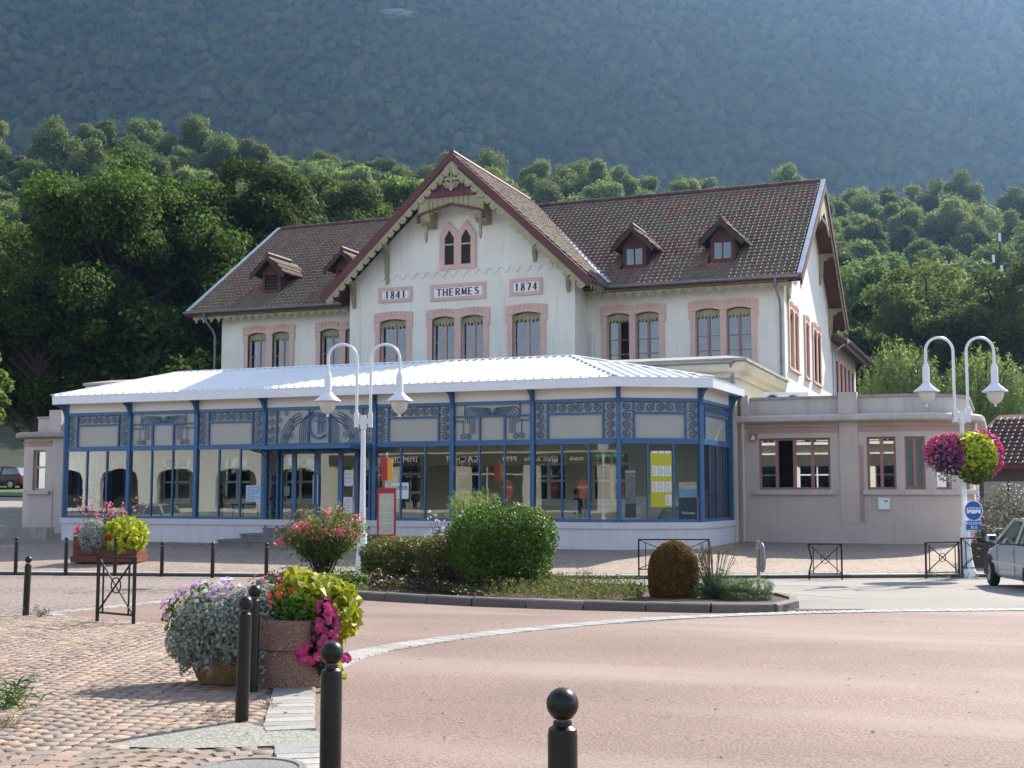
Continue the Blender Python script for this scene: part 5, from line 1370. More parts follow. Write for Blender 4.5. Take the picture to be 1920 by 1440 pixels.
for a, c, n_ in pwin:
    m_ = (a + c) / 2; p, ang = pav_pt(m_, .10); wd = c - a
    f_ = MB(); h = .07
    f_.box(-wd / 2, -wd / 2 + h, 0, .07, wz0, wz1); f_.box(wd / 2 - h, wd / 2, 0, .07, wz0, wz1); f_.box(-wd / 2 + h, wd / 2 - h, .003, .067, wz0, wz0 + h); f_.box(-wd / 2 + h, wd / 2 - h, .003, .067, wz1 - h, wz1)
    for i in range(1, n_): f_.box(-wd / 2 + wd * i / n_ - .05, -wd / 2 + wd * i / n_ + .05, -.008, .06, wz0 + h, wz1 - h)
    w_ = f_.build("window", rosewood, RP, (p.x, p.y, 0), ang)
    for i in range(n_):
        if n_ == 4 and i == 1: continue
        MB().box(-wd / 2 + wd * i / n_ + .05, -wd / 2 + wd * (i + 1) / n_ - .05, .03, .037, wz0 + h, wz1 - h).build("pane", glass_mat("pavilion_glass", .30, (.6, .65, .66)) if "pavilion_glass" not in MATS else MATS["pavilion_glass"], w_)
    if n_ in (4, 2):
        cur = MATS.get("curtain") or mat("curtain", (.42, .46, .44), .9, .08, 6)
        cb = MB(); x0 = -wd / 2 + .06; n2 = 10; ww = .22 if n_ == 4 else wd / 2 - .1; x0 = x0 if n_ == 4 else .05
        pts = [(x0 + ww * i / n2, .20 + (.02 if i % 2 else 0)) for i in range(n2 + 1)]
        for (xa, ya), (xb, yb) in zip(pts, pts[1:]): cb.add([(xa, ya, wz0), (xb, yb, wz0), (xb, yb, wz1), (xa, ya, wz1)], [(0, 1, 2, 3)])
        cb.build("curtain", cur, w_)
b = MB(); b.box(2.92, 5.48, 5.08, 5.22, 1.58, 1.73); b.build("sill", mauve_trim, RP)
b = MB(); sweep(b, [(6.30, 5.2), (cxp, 5.2)] + arc(cxp, cyp, rad, -90, -8, 12)[1:], [(-.02, 1.58), (.12, 1.58), (.12, 1.72), (-.02, 1.73)]); b.build("sill", mauve_trim, RP)
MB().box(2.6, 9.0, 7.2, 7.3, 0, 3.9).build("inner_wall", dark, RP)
b = MB(); b.tube([(2.62, 5.06, 4.6), (2.62, 5.06, .1)], .06, 8); b.lathe([(.075, 0), (.075, .06)], (2.62, 5.06, 1.3), 8); b.lathe([(.075, 0), (.075, .06)], (2.62, 5.06, 3.0), 8); b.build("downpipe", mauve_trim, RP, smooth=True)
b = MB(); q, a_ = pav_pt(PS[-2] - .45, -.12); b.tube([(q.x, q.y, 4.0), (q.x, q.y, .1)], .05, 8); b.build("downpipe", whitepaint, RP, smooth=True)
lb = empty("mailbox", (6.91, 5.19, 0), 0, label="white metal letter box on the pavilion wall under the two narrow windows", cat="letter box")
MB().box(-.17, .17, -.10, 0, 1.13, 1.46).build("box", whitepaint, lb); MB().box(-.18, .18, -.12, 0, 1.46, 1.49).build("lid", whitepaint, lb); MB().box(.0, .12, -.104, -.098, 1.36, 1.40).build("name_plate", MATS["ink_grey"], lb)
wl_ = empty("wall_lamp", (2.95, 5.19, 0), 0, label="small white and brown wall lamp beside the wide pavilion window", cat="wall lamp")
b = MB(); b.prism([(-.10, 0, 3.30), (.10, 0, 3.30), (.13, -.0, 3.52), (-.13, 0, 3.52)], (0, -.14, 0)); b.build("shade", rosewood, wl_); MB().prism([(-.08, -.145, 3.32), (.08, -.145, 3.32), (0, -.145, 3.48)], (0, -.02, 0)).build("reflector", whitepaint, wl_)
for i, x in enumerate((3.45, 4.05)):
    ac = empty("air_conditioner", (x, 6.4 + .35 * i, 4.20), R_(20), label=("white air conditioning unit on the flat roof nearer the cream block" if i == 0 else "white air conditioning unit on the flat roof nearer the sunlit gable wall"), cat="air conditioner", group="air conditioning units on the pavilion roof")
    MB().box(-.4, .4, -.15, .15, .08, .72).build("casing", whitepaint, ac)
    MB().box(-.3, .3, -.1, .1, 0, .08).build("foot", zinc, ac)
    b = MB(); b.lathe([(.22, 0), (.24, .02), (.2, .03)], n=20, cap=False); g = link("fan_grille", b.mesh("fan_grille", zinc), ac, (-.12, -.155, .4), (R_(90), 0, 0))
    bb = MB(); bb.lathe([(.21, 0), (.0, .0)], n=20, cap=False); link("fan_opening", bb.mesh("fan_opening", dark), ac, (-.12, -.153, .4), (R_(90), 0, 0))

LP = empty("pavilion", label="small pinkish pavilion with rounded parapet left of the glass veranda", cat="pavilion")
lpav = [(-27.1, 12)] + [(-27.1, 6.1)] + arc(-26.2, 6.1, .9, 180, 270, 8)[1:] + [(-20.6, 5.2)]
Lp, Ls = path_info(lpav)
ws = Ls[-1] - (-20.6 + 26.12)
lops = [(ws, ws + .62, 1.74, 3.36)]
b = MB(); wall_path(b, lpav, -.2, 4.0, lops, .3); b.build("wall", mat("pavilion_pale", (.55, .48, .45), .9, .06, 1, .2, 50, streak=.08), LP)
b = MB(); sweep(b, lpav, [(-.05, 3.80), (.30, 3.86), (.34, 3.90), (.34, 4.02), (.26, 4.08), (-.05, 4.10)]); b.build("cornice", concrete, LP)
lpar = offset_path(lpav, -.5)
b = MB(); sweep(b, lpar, [(0, 4.08), (0, 4.66), (-.2, 4.66), (-.2, 4.08)]); b.build("parapet", MATS["pavilion_pale"], LP)
b = MB(); sweep(b, lpar, [(.05, 4.66), (.05, 4.74), (-.25, 4.74), (-.25, 4.66)]); b.build("coping", concrete, LP)
MB().box(-25.3, -24.7, 5.12, 5.9, 4.09, 4.95).build("parapet_pier", MATS["pavilion_pale"], LP)
for i in range(3):
    b = MB(); z = 3.50 + i * .085; sweep(b, lpav[1:-1] + [(-25.2, 5.2)], [(-.01, z), (.02 + .02 * i, z), (.02 + .02 * i, z + .055), (-.01, z + .055)]); b.build("pink_band", pinkstripe, LP)
f_ = MB(); f_.box(0, .07, .15, .22, 1.74, 3.36); f_.box(.55, .62, .15, .22, 1.74, 3.36)
for z in (1.74, 2.62, 3.28): f_.box(.07, .55, .152, .218, z, z + .08)
f_ = f_.build("window", pink, LP, (-26.12, 5.2, 0)); MB().box(.07, .55, .18, .19, 1.8, 3.3).build("pane", MATS["pavilion_glass"], f_)
MB().box(-26.45, -25.2, 5.05, 5.22, 1.58, 1.72).build("sill", MATS["pavilion_pale"], LP)
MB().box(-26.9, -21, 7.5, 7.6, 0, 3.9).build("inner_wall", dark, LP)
MB().box(-25.1, -25.06, 5.19, 5.2, 0, 1.9).build("crack_line", concrete, LP)

# low wall on the left, running out from the plinth
a = ground_at(-90, 1004); c = ground_at(94, 1012)
d = c - a
lw_ = MB(); L2 = d.length
lw_.prism([(0, -.15, -.3), (L2, -.15, -.3), (L2, -.15, .42), (0, -.15, .30)], (0, .3, 0))
tag(lw_.build("low_wall", concrete, None, a, math.atan2(d.y, d.x)), "low stained concrete wall left of the veranda plinth", "wall")

# outbuilding on the far right
OB = empty("outbuilding", label="low outbuilding with brown pantile roof and pale garage panels at the right edge", cat="building")
def rfp(u, f, z): 
    x, y = W2((u - 960) / FPX * f, f); return Vector((x, y, z))
A_ = rfp(1800, 52, 0); B_ = rfp(2060, 49, 0); dd = (B_ - A_).normalized(); nn = Vector((-dd.y, dd.x, 0)); LL = (B_ - A_).length
OB.location = A_; OB.rotation_euler = (0, 0, math.atan2(dd.y, dd.x))
MB().box(0, LL, 0, 4, -.1, 2.9).build("wall", mat("brown_garage", (.11, .075, .065), .8, .15, 2), OB)
b = MB(); slab(b, [(-.6, -.5, 2.75), (LL, -.5, 2.75), (LL, 3.3, 5.0), (.8, 3.3, 5.0)], .1); r_ = b.build("roof", tile2, OB)
link("tiles", tile_mesh("tiles", (-.55, -.5, 2.76), (1, 0, 0), (0, 3.8, 2.25), LL + .5, 4.3, tile2, lambda x, y, z: x < -.5 + (y + .5) * .4, .26, .34), r_, kind="stuff")
MB().box(-.6, LL, -.56, -.50, 2.6, 2.78).build("eaves_board", maroon, OB)
palep = mat("garage_panel", (.36, .35, .28), .7, .06, 3)
for i in range(4): MB().box(.9 + i * 1.0, 1.82 + i * 1.0, -.04, -.005, 1.05, 2.1).build("panel", palep, OB)
MB().box(.85, 1.7, -.03, -.004, .25, .95).build("panel", palep, OB)

# ================================================================== FOLIAGE TOOLS
def unit_dirs(n):
    d = rng.normal(size=(n, 3)); return d / np.linalg.norm(d, axis=1, keepdims=True)
def cards(P, N, size, asp=.55, jit=.7, droop=0.0, fold=.15):
    n = len(P)
    N = N + jit * rng.normal(size=(n, 3)); N /= np.linalg.norm(N, axis=1, keepdims=True) + 1e-9
    T = np.cross(N, rng.normal(size=(n, 3))); T[:, 2] -= droop; T -= N * np.sum(T * N, 1, keepdims=True)
    T /= np.linalg.norm(T, axis=1, keepdims=True) + 1e-9
    B = np.cross(N, T); s = size * (.6 + .8 * rng.random((n, 1)))
    V = np.empty((n, 4, 3)); V[:, 0] = P - T * s * .5; V[:, 1] = P + B * s * asp * .5 + N * s * fold; V[:, 2] = P + T * s * .5; V[:, 3] = P - B * s * asp * .5 + N * s * fold
    return V.reshape(-1, 3)
def blob(n, c, rad, shell=.4, zmin=None):
    d = unit_dirs(n); r = 1 - shell * rng.random((n, 1)) ** 1.6
    P = np.array(c) + d * np.array(rad) * r
    N = d / np.array(rad); N /= np.linalg.norm(N, axis=1, keepdims=True)
    if zmin is not None:
        k = P[:, 2] > zmin; P, N = P[k], N[k]
    return P, N
def leaf_obj(name, parts, m, parent=None, loc=(0, 0, 0), **kw):
    """parts: list of vertex blocks from cards()."""
    V = np.concatenate(parts); F = np.arange(len(V), dtype=np.int32).reshape(-1, 4)
    return link(name, np_mesh(name, V, F, m), parent, loc, **kw)
def lobes_in(K, c, rad, rl):
    out = []
    for i in range(K):
        d = unit_dirs(1)[0]; d[2] = abs(d[2]) * .9 - .25 if rng.random() < .8 else d[2]
        k = .35 + .68 * rng.random() ** .8
        out.append((np.array(c) + d * np.array(rad) * k, rl * (.5 + 1.15 * rng.random() ** 1.3)))
    return out
def tree_meshes(h, cw, base, K, n_leaf, size, leaf, seed, droop=0.2, gap=1.0):
    """trunk mesh and crown mesh for a tree of height h, crown width cw, crown starting at height base."""
    global rng
    rng = np.random.default_rng(seed); rr = random.Random(seed)
    cz = (h + base) / 2; rad = (cw / 2 * .88, cw / 2 * .88, (h - base) / 2 * .86); rl = min(cw, h - base) * .165
    lb = lobes_in(int(K * 1.15), (0, 0, cz), rad, rl)
    if K >= 36:                                         # big trees: boughs, each carrying its own clumps of leaves
        lb = []; R1 = min(cw, h - base) * .17
        for i in range(K // 2):
            d = unit_dirs(1)[0]; d[2] = d[2] * .95 + .08; kk = .45 + .55 * rng.random() ** .6
            c0 = np.array((0, 0, cz)) + d * np.array(rad) * kk; r1 = R1 * (.7 + .6 * rng.random())
            for j in range(6):
                e_ = unit_dirs(1)[0]; e_[2] = e_[2] * .55 + .15 * rng.random(); lb.append((c0 + e_ * r1 * np.array((1.1, 1.1, .6)), r1 * (.32 + .3 * rng.random())))
        rl = R1 * .5
    lb.append((np.array((0, 0, h - rl * 1.1)), rl))
    tb = MB(); top = Vector((rr.uniform(-.3, .3), rr.uniform(-.3, .3), cz))
    r0 = h * .022 + .06
    tb.tube([(0, 0, -.4), (0, 0, base * .5), (top.x * .5, top.y * .5, (base + cz) / 2), top], [r0 * 1.25, r0, r0 * .75, r0 * .45], 8)
    for c, r in lb[:: max(1, K // 14)]:
        z0 = max(base * .5, min(cz, c[2] - abs(c[0]) * .6 - abs(c[1]) * .6))
        tb.tube([(top.x * .4, top.y * .4, z0), (c[0] * .45, c[1] * .45, (z0 + c[2]) / 2 + .2), tuple(c)], [r0 * .45, r0 * .28, .03], 5)
    vs = []
    per = n_leaf // len(lb)
    for c, r in lb:
        n = int(per * (r / rl) ** 2 * gap) + 20
        P, N = blob(n, c, (r * 1.1, r * 1.1, r * .85), .55)
        P = P + rng.normal(size=P.shape) * r * .13
        N = N * .5 + np.array((0, 0, .6))
        vs.append(cards(P, N, size, .6, .7, droop))
    V = np.concatenate(vs); F = np.arange(len(V), dtype=np.int32).reshape(-1, 4)
    return tb.mesh("trunk", trunkm, True), np_mesh("crown", V, F, leaf)
def tree(label, loc, h, cw, base, K, n, size, leaf, seed, group=None, cat="tree", name="tree"):
    root = empty(name, loc, random.uniform(0, 6.28), label=label, cat=cat, group=group)
    t, c = tree_meshes(h, cw, base, K, n, size, leaf, seed)
    link("trunk", t, root); link("crown", c, root); return root
def at(u, f):
    r = (u - 960) / FPX * f; x, y = W2(r, f); return Vector((x, y, gz_rf(r, f) - .05))
def zpix(v, f): return 1.62 + (925 - v) / FPX * f

# ------------------------------------------------------------------ trees round the building
def put_tree(label, u, f, vtop, wpx, vbase, K, n, size, leaf, seed, name="tree"):
    p = at(u, f); h = zpix(vtop, f) - p.z; cw = wpx / FPX * f
    return tree(label, p, h, cw, max(1.2, zpix(vbase, f) - p.z), K, n, size, leaf, seed, name=name)
put_tree("tall dark spreading tree left of the spa with its crown highest at the left", 228, 66, 258, 430, 830, 64, 105000, .23, LF_dark, 1)
put_tree("tall tree with visible forked trunk just left of the spa roof", 430, 72, 280, 330, 780, 52, 80000, .23, LF_dark, 2)
put_tree("broad dark tree filling the left edge behind the small pavilion", 70, 62, 400, 300, 840, 44, 56000, .23, LF_dark, 3)
put_tree("low leafy tree beside the parked red car at the left", 95, 80, 575, 190, 880, 22, 14000, .36, LF_mid, 4)
put_tree("dark tree low behind the veranda's left end", 300, 64, 560, 240, 900, 26, 16000, .38, LF_dark, 5)
put_tree("olive green tree rising behind the left tiled roof", 590, 100, 308, 260, 640, 44, 52000, .32, LF_mid, 6)
put_tree("olive green tree directly left of the front gable", 740, 108, 316, 240, 640, 44, 52000, .32, LF_mid, 7)
put_tree("small pale shrubby tree leaning in at the left picture edge", -22, 44, 655, 90, 880, 12, 5000, .2, LF_mid, 8)
put_tree("airy walnut tree with visible branches right of the gable end", 1745, 92, 474, 300, 780, 44, 50000, .27, LF_mid, 9)
put_tree("large spreading tree at the right edge above the street lamp", 1895, 84, 500, 290, 820, 44, 50000, .25, LF_mid, 10)
put_tree("dark bushy tree against the rear wing of the spa", 1625, 82, 560, 120, 800, 20, 10000, .36, LF_dark, 11)
put_tree("round tree half hidden between the rear roof and the walnut", 1655, 112, 490, 150, 700, 22, 10000, .45, LF_mid, 12)
def willow(label, u, f, vtop, wpx, seed):
    global rng
    rng = np.random.default_rng(seed)
    p = at(u, f); h = zpix(vtop, f) - p.z; cw = wpx / FPX * f
    root = empty("willow", p, 0, label=label, cat="willow tree", group="willows behind the pavilion")
    tb = MB(); tb.tube([(0, 0, -.3), (.1, 0, h * .4), (0, 0, h * .75)], [.3, .22, .1], 8)
    for i in range(8):
        a = i * .8; tb.tube([(0, 0, h * .45), (cw * .2 * math.cos(a), cw * .2 * math.sin(a), h * .8), (cw * .35 * math.cos(a), cw * .35 * math.sin(a), h * .88)], [.1, .06, .03], 5)
    tb.build("trunk", trunkm, root, smooth=True)
    parts = []
    for i in range(420):
        d = unit_dirs(1)[0]; d[2] = abs(d[2]); s = .75 + .25 * rng.random()
        st = np.array((d[0] * cw * .5 * s, d[1] * cw * .5 * s, h * .55 + d[2] * h * .45 * s)); L = min(h * .6, st[2] - .6) * (.35 + .65 * rng.random())
        n = int(L / .09); t = np.linspace(0, 1, n)[:, None]
        P = st + np.concatenate([np.sin(t * 3 + i) * .12 + d[0] * t * .3, np.cos(t * 3 + i) * .12 + d[1] * t * .3, -t * L], 1) + rng.normal(size=(n, 3)) * .07
        parts.append(cards(P, np.tile(np.array((d[0], d[1], .3)), (n, 1)), .30, .22, .5, 1.6))
    leaf_obj("crown", parts, LF_willow, root); return root
willow("pale weeping willow standing beside the spa's rear wing", 1690, 74, 625, 170, 21)
willow("weeping willow behind the right street lamp", 1850, 72, 640, 190, 22)
willow("weeping willow between the lamp heads and the outbuilding", 1775, 80, 690, 150, 23)

# ------------------------------------------------------------------ wood on the lower slope
variants = []
for i in range(8):
    leaf = [LF_hill, LF_hill, LF_mid, LF_hill, LF_hill, LF_mid, LF_hill, LF_hill][i]
    variants.append(tree_meshes([11, 13, 10, 14, 9, 12, 15, 10][i], [9, 8, 11, 9.5, 10, 7, 8.5, 12][i], 1.6, [12, 20, 16, 24, 10, 14, 18, 26][i], 12000, .44, leaf, 60 + i))
pts = []; tries = 0; R2 = random.Random(5)
def roofline(u): return float(np.interp(u, [-100, 90, 91, 415, 525, 660, 850, 1005, 1550, 1590, 1620, 1621, 2100], [640, 640, 640, 640, 424, 415, 290, 393, 343, 600, 640, 640, 640]))
cand = []
for tries in range(26000):
    f = R2.uniform(112, 268); u = R2.uniform(-90, 2010); r = (u - 960) / FPX * f
    if any((r - a) ** 2 + (f - b) ** 2 < 44 for a, b in pts): continue
    z = gz_rf(r, f); vt = 925 - (z + 12 - 1.62) / f * FPX
    if vt > roofline(u) + 4: continue
    pts.append((r, f))
pts.sort(key=lambda p: -p[1])
for i, (r, f) in enumerate(pts[:296]):
    x, y = W2(r, f); s = R2.uniform(.7, 1.2); t, c = variants[R2.randrange(8)]
    root = empty("tree", (x, y, gz_rf(r, f) - .3), R2.uniform(0, 6.28), label="leafy tree in the backlit wood covering the lower slope behind the spa", cat="tree", group="trees of the wood on the lower slope")
    root.scale = (s, s, s * R2.uniform(.85, 1.2))
    link("trunk", t, root); link("crown", c, root)
print("hill trees", len(pts))
# forest on the mountain: nobody could count it
rng = np.random.default_rng(99)
import bmesh
bm = bmesh.new(); bmesh.ops.create_icosphere(bm, subdivisions=1 + 1, radius=1); bm.verts.ensure_lookup_table()
ico_v = np.array([v.co[:] for v in bm.verts]); ico_f = np.array([[v.index for v in f.verts] for f in bm.faces]); bm.free()
keep = ico_v[ico_f].mean(1)[:, 2] > -.35; ico_f = ico_f[keep]
VV = []; FF = []; vs_ = []
for f in np.arange(603, 905, 5.8):
    for r in np.arange(-.43 * f - 10, .43 * f + 10, 5.8):
        rj, fj = r + rng.uniform(-3, 3), f + rng.uniform(-3, 3)
        if hill_z(rj, fj) >= ridge_top(rj) - 1 or rng.random() < .05: continue
        x, y = W2(rj, fj); z = hill_z(rj, fj) + 7 * math.sin(rj * .021 + fj * .013) + 4 * math.sin(rj * .06 - fj * .03)
        s_ = 1.9 + 2.6 * rng.random() ** 1.6; hs_ = rng.uniform(1.0, 1.5)
        k = 1 + .20 * rng.normal(size=(len(ico_v), 1))
        FF.append(ico_f + len(VV) * len(ico_v)); VV.append(ico_v * k * s_ * np.array((1, 1, hs_)) + np.array((x, y, z + s_ * .8)))
        P, N = blob(44, (x, y, z + s_ * .85), (s_ * 1.1, s_ * 1.1, s_ * hs_ * 1.05), .12)
        vs_.append(cards(P, N, .95, .8, .35))
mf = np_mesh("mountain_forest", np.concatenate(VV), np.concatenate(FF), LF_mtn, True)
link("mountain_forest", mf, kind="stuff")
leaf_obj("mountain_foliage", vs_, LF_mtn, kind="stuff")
print("mountain crowns", len(vs_))
# pale rock outcrops high on the slope
rock = mat("limestone", (.15, .15, .15), .9, .2, .3, .6, 3)
for i, (u, v, w_, h_) in enumerate(((735, 4, 60, 14), (662, 62, 12, 7))):
    f = 620.0
    while f < 900:
        r = (u - 960) / FPX * f
        if hill_z(r, f) + 8 > zpix(v, f): break
        f += 2
    x, y = W2(r, f - 6); rr_ = random.Random(i); m_ = MB(); wm = w_ / FPX * f; hm = h_ / FPX * f
    import bmesh
    bm = bmesh.new(); bmesh.ops.create_icosphere(bm, subdivisions=3, radius=1)
    for q in bm.verts: q.co = Vector((q.co.x * wm * .6, q.co.y * 4, q.co.z * hm * .7)) * (1 + rr_.uniform(-.25, .25))
    me = bpy.data.meshes.new("rock_outcrop"); bm.to_mesh(me); bm.free(); me.materials.append(rock)
    lab = ["pale limestone outcrop at the top edge of the mountain above the gable", "small pale rock below the large outcrop on the mountain", "faint pale rock high on the mountain right of the gable end", "faint long rock on the mountain above the right-hand trees"][i]
    tag(link("rock_outcrop", me, None, (x, y, zpix(v, f - 6)), YAW), lab, "rock")
# white poles standing in the trees at the right
for (u, v0, v1, f, lab) in ((1887, 432, 448, 150, "upper white pole end showing above the trees at the right"), (1874, 474, 489, 140, "white pole showing left of the other two among the right-hand trees"), (1889, 494, 508, 145, "lowest white pole showing among the right-hand trees")):
    p = at(u, f); z1 = zpix(v0, f)
    ro = empty("pole", p, 0, label=lab, cat="pole"); zm = zpix(v1, f) - p.z
    MB().tube([(0, 0, 0), (0, 0, zm)], .10, 8).build("shaft", trunkm, ro, smooth=True); MB().tube([(0, 0, zm), (0, 0, z1 - p.z)], .15, 8).build("white_head", whitepaint, ro, smooth=True)

# ================================================================== STREET FURNITURE
bol_prof = [(.046, -.3), (.046, .705), (.043, .725), (.030, .735), (.028, .748)]
ball = [(.028 if i == 0 else .050 * math.sin(R_(30 + 150 * i / 10)), .799 - .050 * math.cos(R_(30 + 150 * i / 10))) for i in range(11)]
bm_post = MB().lathe(bol_prof, n=20).mesh("post", black, True)
bm_ball = MB().lathe(ball, n=20).mesh("ball", black, True)
def bollard(p, label, tilt=(0, 0), group="ball-topped black bollards"):
    r = empty("bollard", p, 0, label=label, cat="bollard", group=group); r.rotation_euler = (R_(tilt[0]), R_(tilt[1]), 0)
    link("post", bm_post, r); link("ball", bm_ball, r); return r
def near(r_u, f): r = (r_u - 960) / FPX * f; return Vector(plane_pt(r, f))
bollard(near(1053, 3.92), "black ball-topped bollard nearest the camera, alone on the red road")
bollard(near(627, 5.42), "black ball-topped bollard in front of the pink flowers of the large planter")
bollard(ground_at(453, 1356), "black ball-topped bollard with a long thin shadow in front of the silver plant", (0, 1.0))
bollard(near(481, 10.1), "black ball-topped bollard close against the planter behind another bollard", (0, .6))
bollard(ground_at(48, 1155), "black ball-topped bollard standing on the setts left of the small barrier", (0, 1.2))
for u, v, l in ((29, 1073, "black bollard by the kerb at the far left picture edge"), (123, 1077, "black bollard by the kerb just left of the wooden flower box"), (215, 1080, "black bollard by the kerb in front of the wooden flower box"), (303, 1082, "black bollard by the kerb just right of the wooden flower box"), (398, 1084, "black bollard by the kerb between flower box and steps"), (499, 1086, "black bollard by the kerb in front of the entrance steps")):
    bollard(ground_at(u, v), l)

def barrier(p0, p1, h, label, bent=False, wide=False):
    d = p1 - p0; L = Vector((d.x, d.y, 0)).length; r = empty("barrier", p0, math.atan2(d.y, d.x), label=label, cat="barrier", group="black iron barriers")
    t = .017
    for i, x in enumerate((0, L)):
        z0 = (p1.z - p0.z) * i
        if bent and i == 0: m_ = MB().tube([(0, 0, z0 - .2), (.005, 0, .16), (.07, -.02, .42), (.05, -.01, .55), (-.01, 0, h)], t * 1.15, 6)
        else: m_ = MB().box(x - t, x + t, -t, t, z0 - .2, h)
        link("post", m_.mesh("post", blackbar), r)
    link("top_rail", MB().box(-t, L + t, -t * 1.1, t * 1.1, h, h + .03).mesh("top_rail", blackbar), r)
    link("bottom_rail", MB().box(t, L - t, -.012, .012, .12, .145).mesh("bottom_rail", blackbar), r)
    ins = .11 if not wide else .16
    for x in (ins, L - ins): link("inner_bar", MB().box(x - .009, x + .009, -.009, .009, .145, h - .06).mesh("inner_bar", blackbar), r)
    for a, c in (((t, .15), (L - t, h)), ((t, h), (L - t, .15))): link("cross_bar", MB().bar((a[0], -.004, a[1]), (c[0], -.004, c[1]), .018, .018, (0, 1, 0)).mesh("cross_bar", blackbar), r)
    rr = min(.10, L * .16)
    link("ring", MB().tube([(L / 2 + rr * math.cos(a), 0, (h + .15) / 2 + rr * math.sin(a)) for a in np.linspace(0, 2 * math.pi, 21)], .010, 5, False).mesh("ring", blackbar), r)
    return r
barrier(ground_at(182, 1167), ground_at(250, 1172), .86, "small black iron barrier with crossed bars on the red setts at the left")
barrier(ground_at(1198, 1086), ground_at(1330, 1085), .80, "wide thin black barrier behind the brown clipped yew", wide=True)
barrier(ground_at(1517, 1087), ground_at(1579, 1087), .80, "black iron barrier with a bent left post in front of the pavilion", bent=True)
barrier(ground_at(1737, 1085), ground_at(1799, 1080), .82, "black iron barrier with crossed bars left of the parked silver car")
barrier(ground_at(1800, 1080) + Vector((.05, .02, 0)), ground_at(1868, 1080), .82, "black iron barrier at the foot of the lamp with the flower basket")

# double-headed lamps
globe_m = bpy.data.materials.new("lamp_globe"); globe_m.use_nodes = True
pb = globe_m.node_tree.nodes["Principled BSDF"]; pb.inputs["Base Color"].default_value = (.60, .59, .53, 1); pb.inputs["Roughness"].default_value = .2
def street_lamp(p, top, zb, label):
    r = empty("street_lamp", p, YAW, label=label, cat="street lamp", group="double-headed white street lamps")
    H = top - p.z; B = zb - p.z; s = 1.0
    m_ = MB(); m_.lathe([(.24, -.1), (.24, .04), (.20, .10), (.155, .32), (.125, .62), (.105, .95), (.10, 1.0)], n=12); m_.lathe([(.115, 1.0), (.115, 1.07)], n=12); m_.build("pedestal", whitepaint, r, smooth=True)
    MB().lathe([(.075, 1.05), (.062, 2.2), (.05, B), (.05, B + .04)], n=14).build("pole", whitepaint, r, smooth=True)
    m_ = MB(); m_.box(-.21, .21, -.05, .05, B - .10, B + .04); m_.box(-.21, -.11, -.055, .055, B - .18, B + .16); m_.box(.11, .21, -.055, .055, B - .18, B + .16); m_.box(-.065, .065, -.065, .065, B - .22, B + .10); m_.build("crossbar", whitepaint, r)
    R_a = .335
    for k in (-1, 1):
        pts = [(k * .16, 0, B)] + [(k * (.16 + R_a - R_a * math.cos(a)), 0, H - R_a + R_a * math.sin(a)) for a in np.linspace(0, math.pi, 15)] + [(k * (.16 + 2 * R_a), 0, H - .66)]
        arm = MB().tube(pts, .034, 10).build("arm", whitepaint, r, smooth=True)
        x = k * (.16 + 2 * R_a); zt = H - .66
        MB().lathe([(.045, zt + .02), (.075, zt - .05), (.085, zt - .07), (.085, zt - .47), (.105, zt - .48)], (x, 0, 0), 16).build("lantern_neck", whitepaint, arm, smooth=True)
        MB().lathe([(.105, zt - .46), (.125, zt - .50), (.30, zt - .645), (.305, zt - .665), (.20, zt - .66)], (x, 0, 0), 24, False).build("lamp_shade", whitepaint, arm, smooth=True)
        gl = MB().lathe([(.205 * math.cos(a), zt - .665 - .30 * math.sin(a)) for a in np.linspace(0, math.pi / 2 - .05, 9)], (x, 0, 0), 20, False).build("globe", globe_m, arm, smooth=True)
        MB().lathe([(.03, zt - 1.02), (.03, zt - .955)], (x, 0, 0), 8).build("finial", whitepaint, arm)
    return r
pc = near(681, 28.9); street_lamp(pc, zpix(645, 28.9), zpix(787, 28.9), "white double-headed street lamp in front of the veranda beside the red bus stop")
pr = ground_at(1812, 1074); fr_ = RF(pr.x, pr.y)[1]
street_lamp(pr, zpix(632, fr_), zpix(778, fr_), "white double-headed street lamp carrying the flower basket at the right")

# flower ball round the right lamp
rng = np.random.default_rng(31)
fb = empty("flower_basket", (pr.x, pr.y, zpix(855, fr_)), YAW, label="big round basket of magenta, purple and lime plants round the right lamp pole", cat="flower basket")
b = MB()
for k in (-1, 1): b.lathe([(.02, -.38), (.25, -.33), (.42, -.12), (.45, .05)], (k * .30, 0, 0), 14, False)
b.box(-.7, .7, -.08, -.05, .0, .04); b.build("bowl", black, fb); fb.scale = (.92, .92, .86)
def blos(c, rad, n, size, m_, parent, nm, shell=.15, jit=.5, dirf=None):
    P, N = blob(n, c, rad, shell)
    if dirf is not None: k = dirf(P - np.array(c)); P, N = P[k], N[k]
    leaf_obj(nm, [cards(P + N * size * .3, N, size, .9, jit, 0, .2), cards(P + N * size * .3, N, size, .9, jit, 0, .2)], m_, parent)
P, N = blob(2600, (.24, -.16, -.02), (.58, .55, .66), .35); leaf_obj("lime_foliage", [cards(P, N, .13, .8, .55, .9)], LF_lime, fb)
P, N = blob(1900, (.22, -.16, -.14), (.55, .53, .64), .35); leaf_obj("green_foliage", [cards(P, N, .12, .8, .55, .9)], LF_green, fb)
P, N = blob(1500, (-.40, -.05, -.02), (.50, .5, .52), .4); leaf_obj("dark_foliage", [cards(P, N, .09, .6, .7, .3)], LF_dark, fb)
blos((-.40, -.05, .05), (.60, .55, .56), 900, .075, FL_magenta, fb, "magenta_blossom", .25, .6, lambda q: (q[:, 2] > .05) | (q[:, 0] < -.40))
blos((-.35, -.10, -.06), (.52, .52, .40), 750, .075, FL_purple, fb, "purple_blossom", .25, .6)
